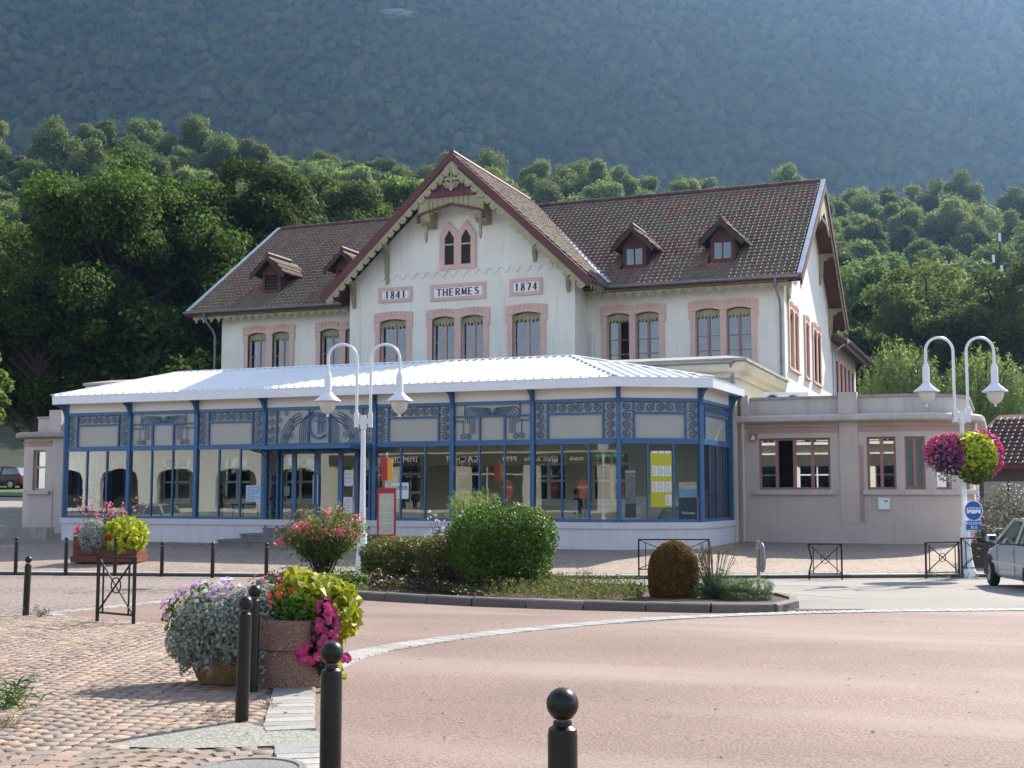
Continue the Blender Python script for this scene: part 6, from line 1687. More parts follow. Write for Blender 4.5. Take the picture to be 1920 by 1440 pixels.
blos((-.45, -.08, -.16), (.55, .5, .55), 340, .065, FL_white, fb, "white_blossom", .25, .6, lambda q: (q[:, 2] < -.12) | (q[:, 0] < -.35))
blos((.52, .05, .02), (.52, .5, .68), 1300, .075, FL_magenta, fb, "pink_blossom", .25, .6, lambda q: (q[:, 0] > .22) | ((q[:, 2] > .4)))

# bus sign on the lamp pole
sg = empty("bus_sign", pr + Vector(FV) * -.16 + RV * .16, YAW + R_(12), label="round blue bus sign above a small blue plate on the right lamp pole", cat="sign")
zc_ = zpix(957, fr_) - pr.z; bl = mat("sign_blue", (.012, .09, .36), .35, .15, 5); swh = mat("sign_white_paint", (.75, .76, .78), .4, .05, 6)
m_ = MB(); m_.prism([(.25 * math.cos(a), 0, zc_ + .25 * math.sin(a)) for a in np.linspace(0, 2 * math.pi, 33)[:-1]], (0, .01, 0)); m_.build("sign_rim", swh, sg)
m_ = MB(); m_.prism([(.225 * math.cos(a), -.004, zc_ + .225 * math.sin(a)) for a in np.linspace(0, 2 * math.pi, 33)[:-1]], (0, .003, 0)); m_.build("disc", bl, sg)
m_ = MB(); m_.pxz([(-.18, zc_ - .07), (.18, zc_ - .07), (.18, zc_ + .075), (-.165, zc_ + .075), (-.185, zc_ + .02)], -.008, -.005); bus = m_.build("bus_symbol", swh, sg)
for i in range(4): MB().box(-.15 + i * .082, -.09 + i * .082, -.010, -.0085, zc_ + .02, zc_ + .06).build("bus_window", bl, bus)
for x in (-.10, .10): MB().prism([(x + .035 * math.cos(a), -.011, zc_ - .075 + .035 * math.sin(a)) for a in np.linspace(0, 2 * math.pi, 15)[:-1]], (0, .003, 0)).build("bus_wheel", bl, bus)
z2 = zpix(984, fr_) - pr.z
MB().box(-.20, .20, -.004, .006, z2 - .11, z2 + .11).build("plate", bl, sg)
text_mesh("RESERVE", .10, swh, sg, (0, -.006, z2 + .045), (R_(90), 0, 0), .001); text_mesh("BUS", .10, swh, sg, (0, -.006, z2 - .05), (R_(90), 0, 0), .001)

# red bus stop
bp_ = ground_at(724, 1046); fbs = RF(bp_.x, bp_.y)[1]
bs_ = empty("bus_stop", bp_, YAW, label="red bus stop post with timetable panel and orange head", cat="bus stop")
k = FPX / fbs
zz = lambda v: zpix(v, fbs) - bp_.z
hw = 17.5 / k
m_ = MB(); m_.box(-hw, -hw + .05, -.05, .05, 0, zz(915)); m_.box(hw - .05, hw, -.05, .05, 0, zz(915)); m_.box(-hw + .05, hw - .05, -.048, .048, zz(925), zz(915)); m_.box(-hw + .05, hw - .05, -.048, .048, zz(1008), zz(1001)); m_.build("panel_frame", redpaint, bs_)
MB().box(-hw + .05, hw - .05, -.03, .03, zz(1001), zz(925)).build("timetable", mat("paper_cream", (.58, .56, .47), .5, .06, 6), bs_)
m_ = MB()
for i in range(26):
    z = zz(928) - i * (zz(928) - zz(999)) / 26
    if i % 7 == 5: continue
    x = -hw + .09
    while x < hw - .1:
        w2 = random.uniform(.015, .06); m_.box(x, min(x + w2, hw - .08), -.033, -.031, z - .012, z - .002); x += w2 + random.uniform(.008, .03)
m_.build("printed_lines", MATS["ink_grey"], bs_, kind="stuff")
MB().box(-hw + .05, hw - .05, -.02, .02, 0.25, zz(1012)).build("lower_panel", MATS["paper_cream"], bs_)
MB().lathe([(.03, zz(917)), (.03, zz(902))], n=10).build("neck", zincpale, bs_)
m_ = MB(); m_.prism([(-.16, -.10, zz(901)), (.02, -.10, zz(901)), (.02, -.10, zz(859)), (-.01, -.10, zz(857)), (-.13, -.10, zz(857)), (-.16, -.10, zz(859))], (0, .2, 0)); hd = m_.build("head", redpaint, bs_)
m_ = MB(); m_.prism([(.022, -.095, zz(900)), (.15, -.03, zz(899)), (.15, -.03, zz(860)), (.022, -.095, zz(859))], (.0, .10, 0)); of_ = m_.build("orange_face", mat("bus_stop_orange", (.72, .30, .02), .4, .08, 4), bs_)
MB().lathe([(.02, zz(857)), (.035, zz(853)), (.03, zz(850)), (.0, zz(849))], n=8).build("finial", zincpale, bs_)

# sign seen edge-on by the hedge
sp_ = near(1418, 21.9)
es = empty("road_sign", sp_, YAW, label="tan sign post with its round sign turned edge-on, by the clipped hedge", cat="sign")
tan = mat("post_tan", (.40, .33, .22), .6, .1, 4)
hz = zpix(1012, 21.9) - sp_.z
MB().lathe([(.032, 0), (.032, hz)], n=10).build("post", tan, es, smooth=True)
m_ = MB(); R0 = .26; m_.prism([(.055, R0 * math.cos(a), hz - .30 + R0 * math.sin(a)) for a in np.linspace(0, 2 * math.pi, 29)[:-1]], (.02, 0, 0)); m_.build("disc", zincpale, es)
m_ = MB(); m_.prism([(.078, R0 * .96 * math.cos(a), hz - .30 + R0 * .96 * math.sin(a)) for a in np.linspace(0, 2 * math.pi, 29)[:-1]], (.004, 0, 0)); m_.build("sign_face", redpaint, es)
for z in (.12, .45): MB().box(-.04, .06, -.04, .04, hz - z - .03, hz - z).build("clamp", zincpale, es)

# ================================================================== PLANTERS AND PLANTS
agg = mat("exposed_aggregate", (.27, .165, .13), .9, .15, 2, 1.0, 90, fine=.5)
aggtan = mat("tan_aggregate", (.30, .19, .10), .9, .15, 2, 1.0, 90, fine=.5)
p1 = ground_at(548, 1286); p2 = ground_at(428, 1282)
tub = empty("stone_planter", p1, .2, label="pinkish pebbled stone tub with a groove round it, under the lime plant", cat="planter")
MB().lathe([(.28, 0), (.31, .02), (.325, .28), (.31, .295), (.31, .31), (.335, .325), (.345, .54), (.32, .56), (.28, .56), (.26, .5), (.0, .5)], n=14, cap=False).build("tub", agg, tub)
MB().lathe([(.27, .51), (.0, .54)], n=14, cap=False).build("soil", soil, tub)
bowl = empty("stone_planter", p2, 0, label="tan pebbled stone bowl under the trailing silver plant", cat="planter")
MB().lathe([(.20, 0), (.25, .03), (.31, .18), (.33, .36), (.30, .38), (.26, .36), (.0, .3)], n=24, cap=False).build("bowl", aggtan, bowl, smooth=True)
MB().lathe([(.28, .33), (.0, .36)], n=14, cap=False).build("soil", soil, bowl)
def plant(name, label, loc, cat="plant", group=None): return empty(name, loc, YAW, label=label, cat=cat, group=group)
rng = np.random.default_rng(41)
sp = plant("silver_plant", "mass of trailing silver-grey foliage in the foreground planters", p2)
parts = []
for c, rad, n in (((-.02, -.02, .52), (.44, .42, .27), 8000), ((.28, -.12, .62), (.32, .30, .20), 4200), ((-.22, -.08, .36), (.28, .34, .22), 3400), ((.10, -.26, .40), (.24, .18, .22), 2400)):
    P, N = blob(n, c, rad, .5); parts.append(cards(P, N, .034, .7, .9, .2))
stems = MB()
for i in range(46):
    a = rng.uniform(-2.9, .3); x0 = .34 * math.cos(a); y0 = .30 * math.sin(a) - .05; L = rng.uniform(.15, .45); px_ = [(x0 * .9 + .1, y0, .55), (x0 * 1.25 + .08, y0 * 1.25, .55 - L * .4), (x0 * 1.4 + .08, y0 * 1.35, .55 - L)]
    stems.tube(px_, .004, 3, False)
    t = rng.random((26, 1)); A = np.array(px_[0]); B = np.array(px_[2]); M = np.array(px_[1])
    P = (1 - t) ** 2 * A + 2 * t * (1 - t) * M + t ** 2 * B + rng.normal(size=(26, 3)) * .018
    parts.append(cards(P, np.tile(np.array((x0, y0 - .3, .5)), (26, 1)), .04, .75, .8))
for (x0, dz) in ((.52, .40), (.62, .55), (.40, .5), (.34, .55), (.56, .25)):
    n = 34; t = np.linspace(0, 1, n)[:, None]; P = np.concatenate([x0 + .04 * np.sin(t * 6), -.36 - .06 * np.sin(t * 2), .58 - t * dz], 1) + rng.normal(size=(n, 3)) * .014
    parts.append(cards(P, np.tile(np.array((0, -1, .3)), (n, 1)), .04, .75, .8))
leaf_obj("foliage", parts, LF_silver, sp); stems.build("stem", LF_silver, sp)
pt = plant("petunia", "lilac and white petunias spilling over the left side of the silver plant", p2, "flowers")
P, N = blob(900, (-.14, .02, .54), (.42, .36, .28), .2); k_ = (P[:, 2] > .68) | (P[:, 0] < -.40); P, N = P[k_], N[k_]
leaf_obj("foliage", [cards(P, N, .05, .6, .8)], LF_green, pt)
def flowers(P, N, size, m_, parent, nm="blossom"):
    """Five-petalled open blossoms, every petal its own face."""
    blocks = []; n = len(P)
    N = N / (np.linalg.norm(N, axis=1, keepdims=True) + 1e-9)
    T = np.cross(N, rng.normal(size=(n, 3))); T /= np.linalg.norm(T, axis=1, keepdims=True) + 1e-9; B = np.cross(N, T)
    s = size * (.75 + .5 * rng.random((n, 1)))
    for k in range(5):
        a = 2 * math.pi * k / 5; d = T * math.cos(a) + B * math.sin(a); e_ = -T * math.sin(a) + B * math.cos(a)
        V = np.empty((n, 4, 3)); V[:, 0] = P; V[:, 1] = P + d * s * .35 + e_ * s * .28 + N * s * .18; V[:, 2] = P + d * s * .55 + N * s * .12; V[:, 3] = P + d * s * .35 - e_ * s * .28 + N * s * .18
        blocks.append(V.reshape(-1, 3))
    return leaf_obj(nm, blocks, m_, parent)
P, N = blob(330, (-.14, .0, .56), (.44, .38, .30), .15); k_ = (P[:, 2] > .70) | ((P[:, 0] < -.44) & (P[:, 2] > .55)); P, N = P[k_], N[k_]
flowers(P, N + rng.normal(size=P.shape) * .35 + np.array((0, -.3, .2)), .052, FL_lilac, pt)
P, N = blob(150, (-.05, .05, .56), (.40, .36, .32), .1); k_ = P[:, 2] > .76; flowers(P[k_], N[k_] + np.array((0, -.5, .1)), .052, FL_white, pt)
pk = plant("verbena", "small pink and red flowers between the silver and lime plants", p1, "flowers")
P, N = blob(500, (-.16, .05, .70), (.28, .25, .18), .5); leaf_obj("foliage", [cards(P, N, .04, .5, .9)], LF_green, pk)
P, N = blob(90, (-.16, .02, .74), (.30, .28, .20), .2); k_ = P[:, 2] > .74; flowers(P[k_], N[k_], .035, FL_pink, pk)
P, N = blob(24, (.0, -.05, .74), (.26, .28, .18), .2); flowers(P, N + np.array((0, -.6, 0)), .04, FL_red, pk)
sw = plant("sweet_potato_plant", "lime yellow leafy plant on the right of the foreground tub", p1)
parts = []
def bigleaf(P, N, size, asp=.8):
    """Heart-shaped leaf of four faces with a fold along its rib."""
    n = len(P); N = N / (np.linalg.norm(N, axis=1, keepdims=True) + 1e-9)
    T = np.cross(N, rng.normal(size=(n, 3))) * .7; T[:, 2] -= .75; T -= N * np.sum(T * N, 1, keepdims=True); T /= np.linalg.norm(T, axis=1, keepdims=True) + 1e-9
    B = np.cross(N, T); s = size * (.55 + .8 * rng.random((n, 1))); out = []
    for k in (-1, 1):
        V = np.empty((n, 4, 3)); V[:, 0] = P - T * s * .40; V[:, 1] = P - T * s * .30 + k * B * s * asp * .5 + N * s * .14; V[:, 2] = P + T * s * .22 + k * B * s * asp * .30 + N * s * .06; V[:, 3] = P + T * s * .60 - N * s * .10
        out.append(V.reshape(-1, 3))
    return out
P, N = blob(560, (.14, .06, .70), (.34, .34, .22), .35); k_ = P[:, 2] > .60; parts += bigleaf(P[k_], N[k_] * .7 + np.array((0, -.3, .5)) + rng.normal(size=P[k_].shape) * .4, .092)
P, N = blob(480, (.34, .02, .60), (.22, .28, .25), .3); parts += bigleaf(P, N * .7 + np.array((.1, -.3, .3)) + rng.normal(size=P.shape) * .4, .088)
for (x, y, z) in ((-.05, .05, .90), (.0, .0, .94), (.06, .1, .92), (.42, -.20, .16), (.45, -.22, .10), (.40, -.22, .2)): parts += bigleaf(np.array([(x, y, z)]), np.array([(0, -.8, .5)]), .10)
leaf_obj("leaves", parts, LF_lime, sw)
m_ = MB()
for i in range(14): a = i * .45; m_.tube([(.12, .05, .5), (.16 + .16 * math.cos(a), .05 + .16 * math.sin(a), .78), (.18 + .32 * math.cos(a), .05 + .3 * math.sin(a), .82)], .006, 4, False)
m_.build("stem", LF_lime, sw)
gm_ = plant("geranium", "bright green leafy plant in front of the lime plant in the tub", p1)
P, N = blob(900, (.10, -.16, .62), (.24, .16, .16), .5); leaf_obj("leaves", [cards(P, N, .055, .5, .8)], LF_green, gm_)
pm_ = plant("petunia", "bright magenta petunias hanging down the right side of the tub", p1, "flowers")
P, N = blob(400, (.28, -.24, .42), (.10, .10, .30), .5); leaf_obj("foliage", [cards(P, N, .05, .6, .8)], LF_dark, pm_)
P, N = blob(105, (.31, -.26, .50), (.09, .10, .24), .25); flowers(P, N + np.array((.1, -.9, .2)), .062, FL_magenta, pm_)
P, N = blob(46, (.22, -.30, .30), (.14, .06, .07), .3); flowers(P, N + np.array((.0, -.9, .2)), .06, FL_magenta, pm_)
P, N = blob(6, (.47, -.25, .25), (.03, .03, .03), .3); flowers(P, N + np.array((.0, -.9, .2)), .06, FL_magenta, pm_)

# wooden planter on the upper pavement
p3 = ground_at(206, 1055); f3 = RF(p3.x, p3.y)[1]; kk = f3 / FPX
wp = empty("wooden_planter", p3, YAW - R_(4), label="long brown wooden flower box on the pavement at the left", cat="planter")
hwx = 58 * kk; hp = 50 * kk
wood = pick_mat("red_brown_board", [(.17, .055, .035), (.14, .045, .03), (.20, .07, .045)], .7, .3, 20)
for side, y in ((0, -.42), (1, .42)):
    for i in range(4):
        z0 = .06 + i * (hp - .06) / 4; link("board", MB().box(-hwx, hwx, y - .02, y + .02, z0, z0 + (hp - .06) / 4 - .012).mesh("board", wood), wp)
for x in (-hwx, hwx):
    for i in range(4):
        z0 = .06 + i * (hp - .06) / 4; link("board", MB().box(x - .02, x + .02, -.40, .40, z0, z0 + (hp - .06) / 4 - .012).mesh("board", wood), wp)
link("base_board", MB().box(-hwx - .05, hwx + .05, -.48, .48, .03, .19).mesh("base_board", wood), wp)
for x in (-hwx * .8, hwx * .8): link("foot", MB().box(x - .08, x + .08, -.4, .4, -.05, .03).mesh("foot", black), wp)
link("soil", MB().box(-hwx + .03, hwx - .03, -.39, .39, hp - .1, hp - .05).mesh("soil", soil), wp)
q = p3 + Vector((0, 0, hp))
s1 = plant("silver_plant", "rounded silver plant hanging over the wooden flower box", q)
P, N = blob(2600, (-hwx * .42, -.35, -.02), (.40, .30, .46), .4); leaf_obj("foliage", [cards(P, N, .06, .7, .8)], LF_silver, s1)
s2 = plant("sweet_potato_plant", "lime yellow plant tumbling over the right end of the wooden flower box", q)
P, N = blob(520, (hwx * .58, -.30, .02), (.60, .38, .52), .35); leaf_obj("leaves", bigleaf(P, N * .8 + np.array((0, -.3, .3)) + rng.normal(size=P.shape) * .3, .17), LF_lime, s2)
s3_ = plant("coleus", "rusty red-brown bushy plant in the middle of the wooden flower box", q)
P, N = blob(700, (.02, 0, .12), (.42, .3, .34), .5); leaf_obj("leaves", [cards(P, N, .09, .6, .7)], LF_yew, s3_)
s4 = plant("gaura", "thin-stemmed pink-flowered plant rising from the wooden flower box", q, "flowers")
m_ = MB(); tips = []
for i in range(34):
    x0 = rng.uniform(-.7, .5); x1 = x0 + rng.uniform(-.5, .5); h = rng.uniform(.4, 1.05); y1 = rng.uniform(-.3, .3)
    m_.tube([(x0, 0, 0), ((x0 + x1) / 2, y1 * .5, h * .65), (x1, y1, h)], .006, 3, False); tips.append((x1, y1, h)); tips.append(((x0 + x1) / 2 + .03, y1 * .6, h * .75))
m_.build("stem", LF_straw, s4); T_ = np.array(tips); T_ = np.concatenate([T_, T_ + rng.normal(size=T_.shape) * .04]); flowers(T_, rng.normal(size=T_.shape) + np.array((0, -1, .3)), .05, FL_pink, s4)
P = rng.normal(size=(420, 3)) * np.array((.45, .15, .22)) + np.array((0, 0, .2)); leaf_obj("foliage", [cards(P, np.tile(np.array((0, 0, 1.)), (420, 1)), .07, .3, .9)], LF_green, s4)
s5 = plant("geranium", "red and pink geranium flowers along the front of the wooden flower box", q, "flowers")
P, N = blob(340, (.05, -.36, .02), (hwx * .95, .12, .14), .5); leaf_obj("leaves", [cards(P, N, .07, .7, .8)], LF_green, s5)
P = np.concatenate([rng.normal(size=(26, 3)) * .06 + np.array((.12, -.46, .06)), rng.normal(size=(30, 3)) * .07 + np.array((-hwx * .85, -.3, .12)), rng.normal(size=(12, 3)) * .04 + np.array((.3, -.46, .03))]); flowers(P, np.tile(np.array((0, -1, .3)), (len(P), 1)), .06, FL_red, s5)

# ------------------------------------------------------------------ island planting
def isl_pt(u, f): r = (u - 960) / FPX * f; x, y = W2(r, f); return Vector((x, y, plane_z(f) + .09))
def shrub(name, label, u, f, w_px, v_top, n, size, leaf, seed, lobes=9, stems=8, cat="shrub", shape=.9, asp=.6, base=.12, jit=.7, extra=None, lo=.35, boxy=0):
    global rng
    rng = np.random.default_rng(seed); k = f / FPX
    p = isl_pt(u, f); h = zpix(v_top, f) - p.z; w_ = w_px * k
    root = empty(name, p, YAW, label=label, cat=cat)
    parts = []
    P, N = blob(int(n * .55), (0, 0, h * (base + (1 - base) / 2)), (w_ / 2, w_ / 2 * shape, h * (1 - base) / 2), .25)
    if boxy: C0 = np.array((0, 0, h * (base + (1 - base) / 2))); q = (P - C0) / np.array((w_ / 2, w_ / 2 * shape, h * (1 - base) / 2)); rad_ = np.linalg.norm(q, axis=1, keepdims=True); q = q / rad_; q4 = q / (np.sum(np.abs(q) ** boxy, 1, keepdims=True) ** (1 / boxy)); q4 *= 1 + .05 * np.sin(q[:, :1] * 7 + q[:, 2:] * 5) + .04 * np.sin(q[:, 1:2] * 9 + q[:, :1] * 11); P = C0 + q4 * rad_ * np.array((w_ / 2, w_ / 2 * shape, h * (1 - base) / 2))
    parts.append(cards(P, N * .6 + np.array((0, 0, .4)), size, asp, jit))
    for i in range(lobes):
        d = unit_dirs(1)[0]; d[2] = d[2] * .8 + .1; c = np.array((d[0] * w_ * .36, d[1] * w_ * .36 * shape, h * (base + (1 - base) / 2) + d[2] * h * lo))
        P, N = blob(int(n * .5 / lobes), c, (w_ * .18, w_ * .18, h * .17), .4, .02); parts.append(cards(P, N * .6 + np.array((0, 0, .4)), size, asp, jit))
    leaf_obj("foliage", parts, leaf, root)
    if stems:
        m_ = MB()
        for i in range(stems):
            a = 2 * math.pi * i / stems; m_.tube([(.08 * math.cos(a), .08 * math.sin(a), -.1), (w_ * .14 * math.cos(a), w_ * .14 * math.sin(a), h * .3), (w_ * .28 * math.cos(a), w_ * .28 * math.sin(a), h * .6)], [.028, .02, .008], 5)
        m_.build("stem", trunkm, root, smooth=True)
    return root, h, w_
rb_, h_, w_ = shrub("round_bush", "large rounded bright green clipped bush on the traffic island", 941, 23.4, 196, 950, 30000, .050, LF_bush, 51, lobes=16, base=.06, lo=.30, boxy=3.0)
P, N = blob(900, (0, 0, h_ * .62), (w_ * .48, w_ * .45, h_ * .42), .1); k_ = P[:, 2] > h_ * .7
leaf_obj("new_shoots", [cards(P[k_] + np.array((0, 0, .04)), np.tile(np.array((0, 0, .3)), (k_.sum(), 1)), .08, .4, .9)], LF_bush, rb_, kind="stuff")
ph, h_, w_ = shrub("photinia_hedge", "red-tipped green hedge left of the big round bush on the island", 748, 25.2, 138, 1006, 12000, .055, LF_photinia, 52, lobes=10, base=.04, boxy=3.2)
P, N = blob(2600, (0, 0, h_ * .55), (w_ * .50, w_ * .45, h_ * .47), .12); k_ = P[:, 2] > h_ * .70; leaf_obj("red_tips", [cards(P[k_], N[k_] + np.array((0, 0, .6)), .055, .5, .8)], LF_photop, ph)
ph, h_, w_ = shrub("photinia_hedge", "orange-tipped hedge directly beside the big round bush on the island", 838, 24.4, 118, 1004, 11000, .05, LF_photinia, 53, lobes=10, base=.04, boxy=3.0)
P, N = blob(2400, (0, 0, h_ * .55), (w_ * .50, w_ * .45, h_ * .47), .12); k_ = P[:, 2] > h_ * .66; leaf_obj("red_tips", [cards(P[k_], N[k_] + np.array((0, 0, .6)), .055, .5, .8)], LF_photop, ph)
# feathery plant behind the bush
rng = np.random.default_rng(54); p = near(890, 26.6) + Vector((0, 0, .1))
ff = empty("feathery_plant", p, YAW, label="tall feathery pale green plant behind the big round bush", cat="plant")
h_ = zpix(912, 26.6) - p.z; parts = []
for i in range(260):
    a = rng.uniform(0, 6.28); rr = .62 * math.sqrt(rng.random()); tx, ty = rr * math.cos(a), rr * math.sin(a) * .7; tz = h_ * (.72 + .28 * rng.random()) * (1 - .12 * rr)
    n = 26; t = np.linspace(.45, 1, n)[:, None]; P = np.concatenate([tx * t ** 1.5, ty * t ** 1.5, tz * t], 1) + rng.normal(size=(n, 3)) * .045
    parts.append(cards(P, np.tile(np.array((tx, ty - .3, .6)), (n, 1)), .13, .07, 1.0))
leaf_obj("foliage", parts, LF_feather, ff)
m_ = MB()
for i in range(14): a = i * .45; m_.tube([(0, 0, 0), (.2 * math.cos(a), .2 * math.sin(a), h_ * .5), (.4 * math.cos(a), .3 * math.sin(a), h_ * .85)], .010, 4, False)
m_.build("stem", LF_sage, ff)
# white-pink gaura left of the bush
rng = np.random.default_rng(55); p = near(838, 26.0) + Vector((0, 0, .1)); ga = empty("gaura", p, YAW, label="wispy white and pink flowers between hedge and round bush", cat="flowers")
m_ = MB(); tips = []
for i in range(26):
    x1, y1, h = rng.uniform(-.4, .35), rng.uniform(-.2, .2), rng.uniform(.8, 1.55); m_.tube([(0, 0, 0), (x1 * .5, y1 * .5, h * .6), (x1, y1, h)], .006, 3, False)
    for t in (1, .92, .84): tips.append((x1 * t, y1 * t, h * t))
m_.build("stem", LF_sage, ga); T_ = np.array(tips); flowers(T_, rng.normal(size=T_.shape) + np.array((0, -1, .2)), .06, FL_white, ga)
P, N = blob(500, (-.05, -.1, .85), (.35, .25, .22), .5); leaf_obj("foliage", [cards(P, N, .06, .5, .8)], LF_sage, ga); P, N = blob(120, (-.08, -.15, .92), (.35, .25, .2), .2); flowers(P, N + np.array((0, -.5, .3)), .06, FL_white, ga)
# crape myrtle
rng = np.random.default_rng(56); p = near(610, 26.3) + Vector((0, 0, .09)); h_ = zpix(950, 26.3) - p.z
cm = empty("crape_myrtle", p, YAW, label="pink-flowering crape myrtle at the left end of the island", cat="shrub")
m_ = MB(); parts = []; heads = []; tip_parts = []
for i in range(26):
    a = i * 2.4; rr = .22 + .66 * math.sqrt((i + .5) / 26); tx, ty = rr * math.cos(a), rr * math.sin(a) * .8; tz = h_ * (1.0 - .42 * (rr / .9) ** 2 + rng.uniform(-.08, .06))
    m_.tube([(.05 * math.cos(a), .05 * math.sin(a), -.1), (tx * .35, ty * .35, tz * .45), (tx * .75, ty * .75, tz * .8), (tx, ty, tz)], [.022, .016, .010, .005], 5)
    n = 230; t = rng.uniform(.42, 1, (n, 1)) ** .85; P = np.concatenate([tx * t ** 1.4, ty * t ** 1.4, tz * t], 1) + rng.normal(size=(n, 3)) * np.array((.10, .10, .07))
    parts.append(cards(P, np.tile(np.array((tx * .3, ty * .3, .7)), (n, 1)), .075, .5, .8))
    n = 40; P = np.array((tx, ty, tz + .02)) + rng.normal(size=(n, 3)) * np.array((.07, .07, .06)); tip_parts.append(cards(P, np.tile(np.array((0, 0, .7)), (n, 1)), .06, .4, .9))
for (x, y, z, n) in ((-.84, -.1, .56, 46), (-.50, -.35, .70, 60), (-.36, -.35, .76, 40), (-.02, -.45, .66, 60), (.40, -.45, .68, 60), (.66, -.1, .60, 24), (.10, -.2, .92, 16), (.66, 0, .85, 16)):
    heads.append(np.array((x, y, z * h_)) + rng.normal(size=(n, 3)) * np.array((.085, .06, .065)))
m_.build("stem", trunkm, cm, smooth=True); leaf_obj("foliage", parts, LF_mid, cm); leaf_obj("bronze_tips", tip_parts, LF_photop, cm)
T_ = np.concatenate(heads); flowers(T_, rng.normal(size=T_.shape) + np.array((0, -.8, .4)), .055, FL_pink, cm)
# clipped brown yew
rng = np.random.default_rng(57); f = 20.9; p = isl_pt(1260, f); h_ = zpix(1012, f) - p.z; wr = 47 * f / FPX
ty_ = empty("clipped_yew", p, YAW, label="rust brown clipped dome-shaped yew on the right of the island", cat="shrub")
n = 15000; t = rng.random(n); a = rng.uniform(0, 2 * math.pi, n)
prof_r = np.interp(t, [0, .1, .5, .72, .86, .95, 1.0], [.88, .97, 1.0, .90, .66, .38, .02]); jj = 1 - .14 * rng.random(n) ** 2
P = np.stack([np.cos(a) * prof_r * wr * jj, np.sin(a) * prof_r * wr * jj, t * h_ * (1 - .02 * rng.random(n))], 1); N = np.stack([np.cos(a), np.sin(a), np.interp(t, [0, .6, 1], [0, .3, 3])], 1); N /= np.linalg.norm(N, axis=1, keepdims=True)
leaf_obj("foliage", [cards(P, N, .045, .35, .9)], LF_yew, ty_)
MB().lathe([(wr * .8, 0), (wr * .86, h_ * .5), (wr * .75, h_ * .75), (.05, h_ * .92)], n=14).build("inner_twigs", trunkm, ty_)
# lavender, grass heads, clipped santolina
rng = np.random.default_rng(58); p = isl_pt(1335, 20.6); la_ = empty("lavender", p, YAW, label="spiky grey-green lavender with dry flower heads beside the brown yew", cat="plant")
parts = []; st = []; m_ = MB()
for i in range(420):
    a = rng.uniform(0, 6.28); el = rng.uniform(.15, 1.4); L = rng.uniform(.3, .55); d = np.array((math.cos(a) * math.cos(el), math.sin(a) * math.cos(el) * .8, math.sin(el))); n = 9; t = np.linspace(.2, 1, n)[:, None]
    parts.append(cards(d * L * t + rng.normal(size=(n, 3)) * .012, np.tile(np.cross(d, (0, 0, 1)) + .01, (n, 1)), .09, .10, .4))
for i in range(46):
    x1, y1 = rng.uniform(-.45, .45), rng.uniform(-.2, .2); h = rng.uniform(.65, .9); m_.tube([(x1 * .3, y1 * .3, .2), (x1 * .7, y1 * .7, h * .7), (x1, y1, h)], .0045, 3, False)
    t = np.linspace(.84, 1.04, 9)[:, None]; st.append(cards(np.array((x1, y1, h)) * t + rng.normal(size=(9, 3)) * .007, rng.normal(size=(9, 3)), .035, .6, .8))
leaf_obj("foliage", parts, LF_sage, la_); m_.build("stem", LF_straw, la_); leaf_obj("flower_head", st, LF_straw, la_)
shrub("clipped_hedge", "low clipped grey-green hedge at the right tip of the island", 1393, 20.3, 96, 1083, 9000, .06, LF_sage, 59, lobes=8, stems=0, shape=.8, asp=.12, base=.0, jit=.6, boxy=4)
def cover(name, label, pix, n, size, leaf, hgt, seed, asp=.55, stuff=True):
    global rng
    rng = np.random.default_rng(seed); poly = [rf_pix(*q) for q in pix]; rs0 = [a for a, b in poly]; fs0 = [b for a, b in poly]; P = []
    while len(P) < n:
        r, f = rng.uniform(min(rs0), max(rs0)), rng.uniform(min(fs0), max(fs0))
        if inside(poly, r, f): x, y = W2(r, f); P.append((x, y, plane_z(f) + .10 + hgt * rng.random() * (.55 + .45 * math.sin(r * 5 + f * 3))))
    P = np.array(P); return leaf_obj(name, [cards(P, np.tile(np.array((0, 0, 1.)), (n, 1)), size, asp, .7)], leaf, kind="stuff")
cover("ground_cover", "", ((905, 1130), (1200, 1138), (1216, 1118), (1060, 1104), (900, 1100)), 10500, .05, LF_cover, .30, 61)
cover("ground_cover", "", ((690, 1118), (905, 1132), (905, 1102), (690, 1096)), 7000, .055, LF_redcover, .30, 62)
cover("ground_cover", "", ((495, 1100), (560, 1112), (700, 1118), (690, 1094), (560, 1092)), 1600, .08, LF_mid, .34, 63)
cover("ground_cover", "", ((640, 1112), (760, 1120), (900, 1128), (900, 1118), (700, 1104)), 420, .16, LF_green, .2, 64, .25)
shrub("low_bush", "dark spreading low plant hanging over the kerb in front of the round bush", 868, 21.9, 84, 1098, 2600, .06, LF_dark, 65, lobes=6, stems=0, base=0)
shrub("low_bush", "small white-flecked grey bush behind the lime plant at the island's left tip", 530, 25.8, 62, 1080, 2200, .05, LF_silver, 66, lobes=5, stems=0, base=0)
shrub("low_bush", "reddish brown low bush beside the white lamp foot", 668, 24.6, 62, 1086, 2600, .05, LF_redcover, 67, lobes=5, stems=0, base=0)
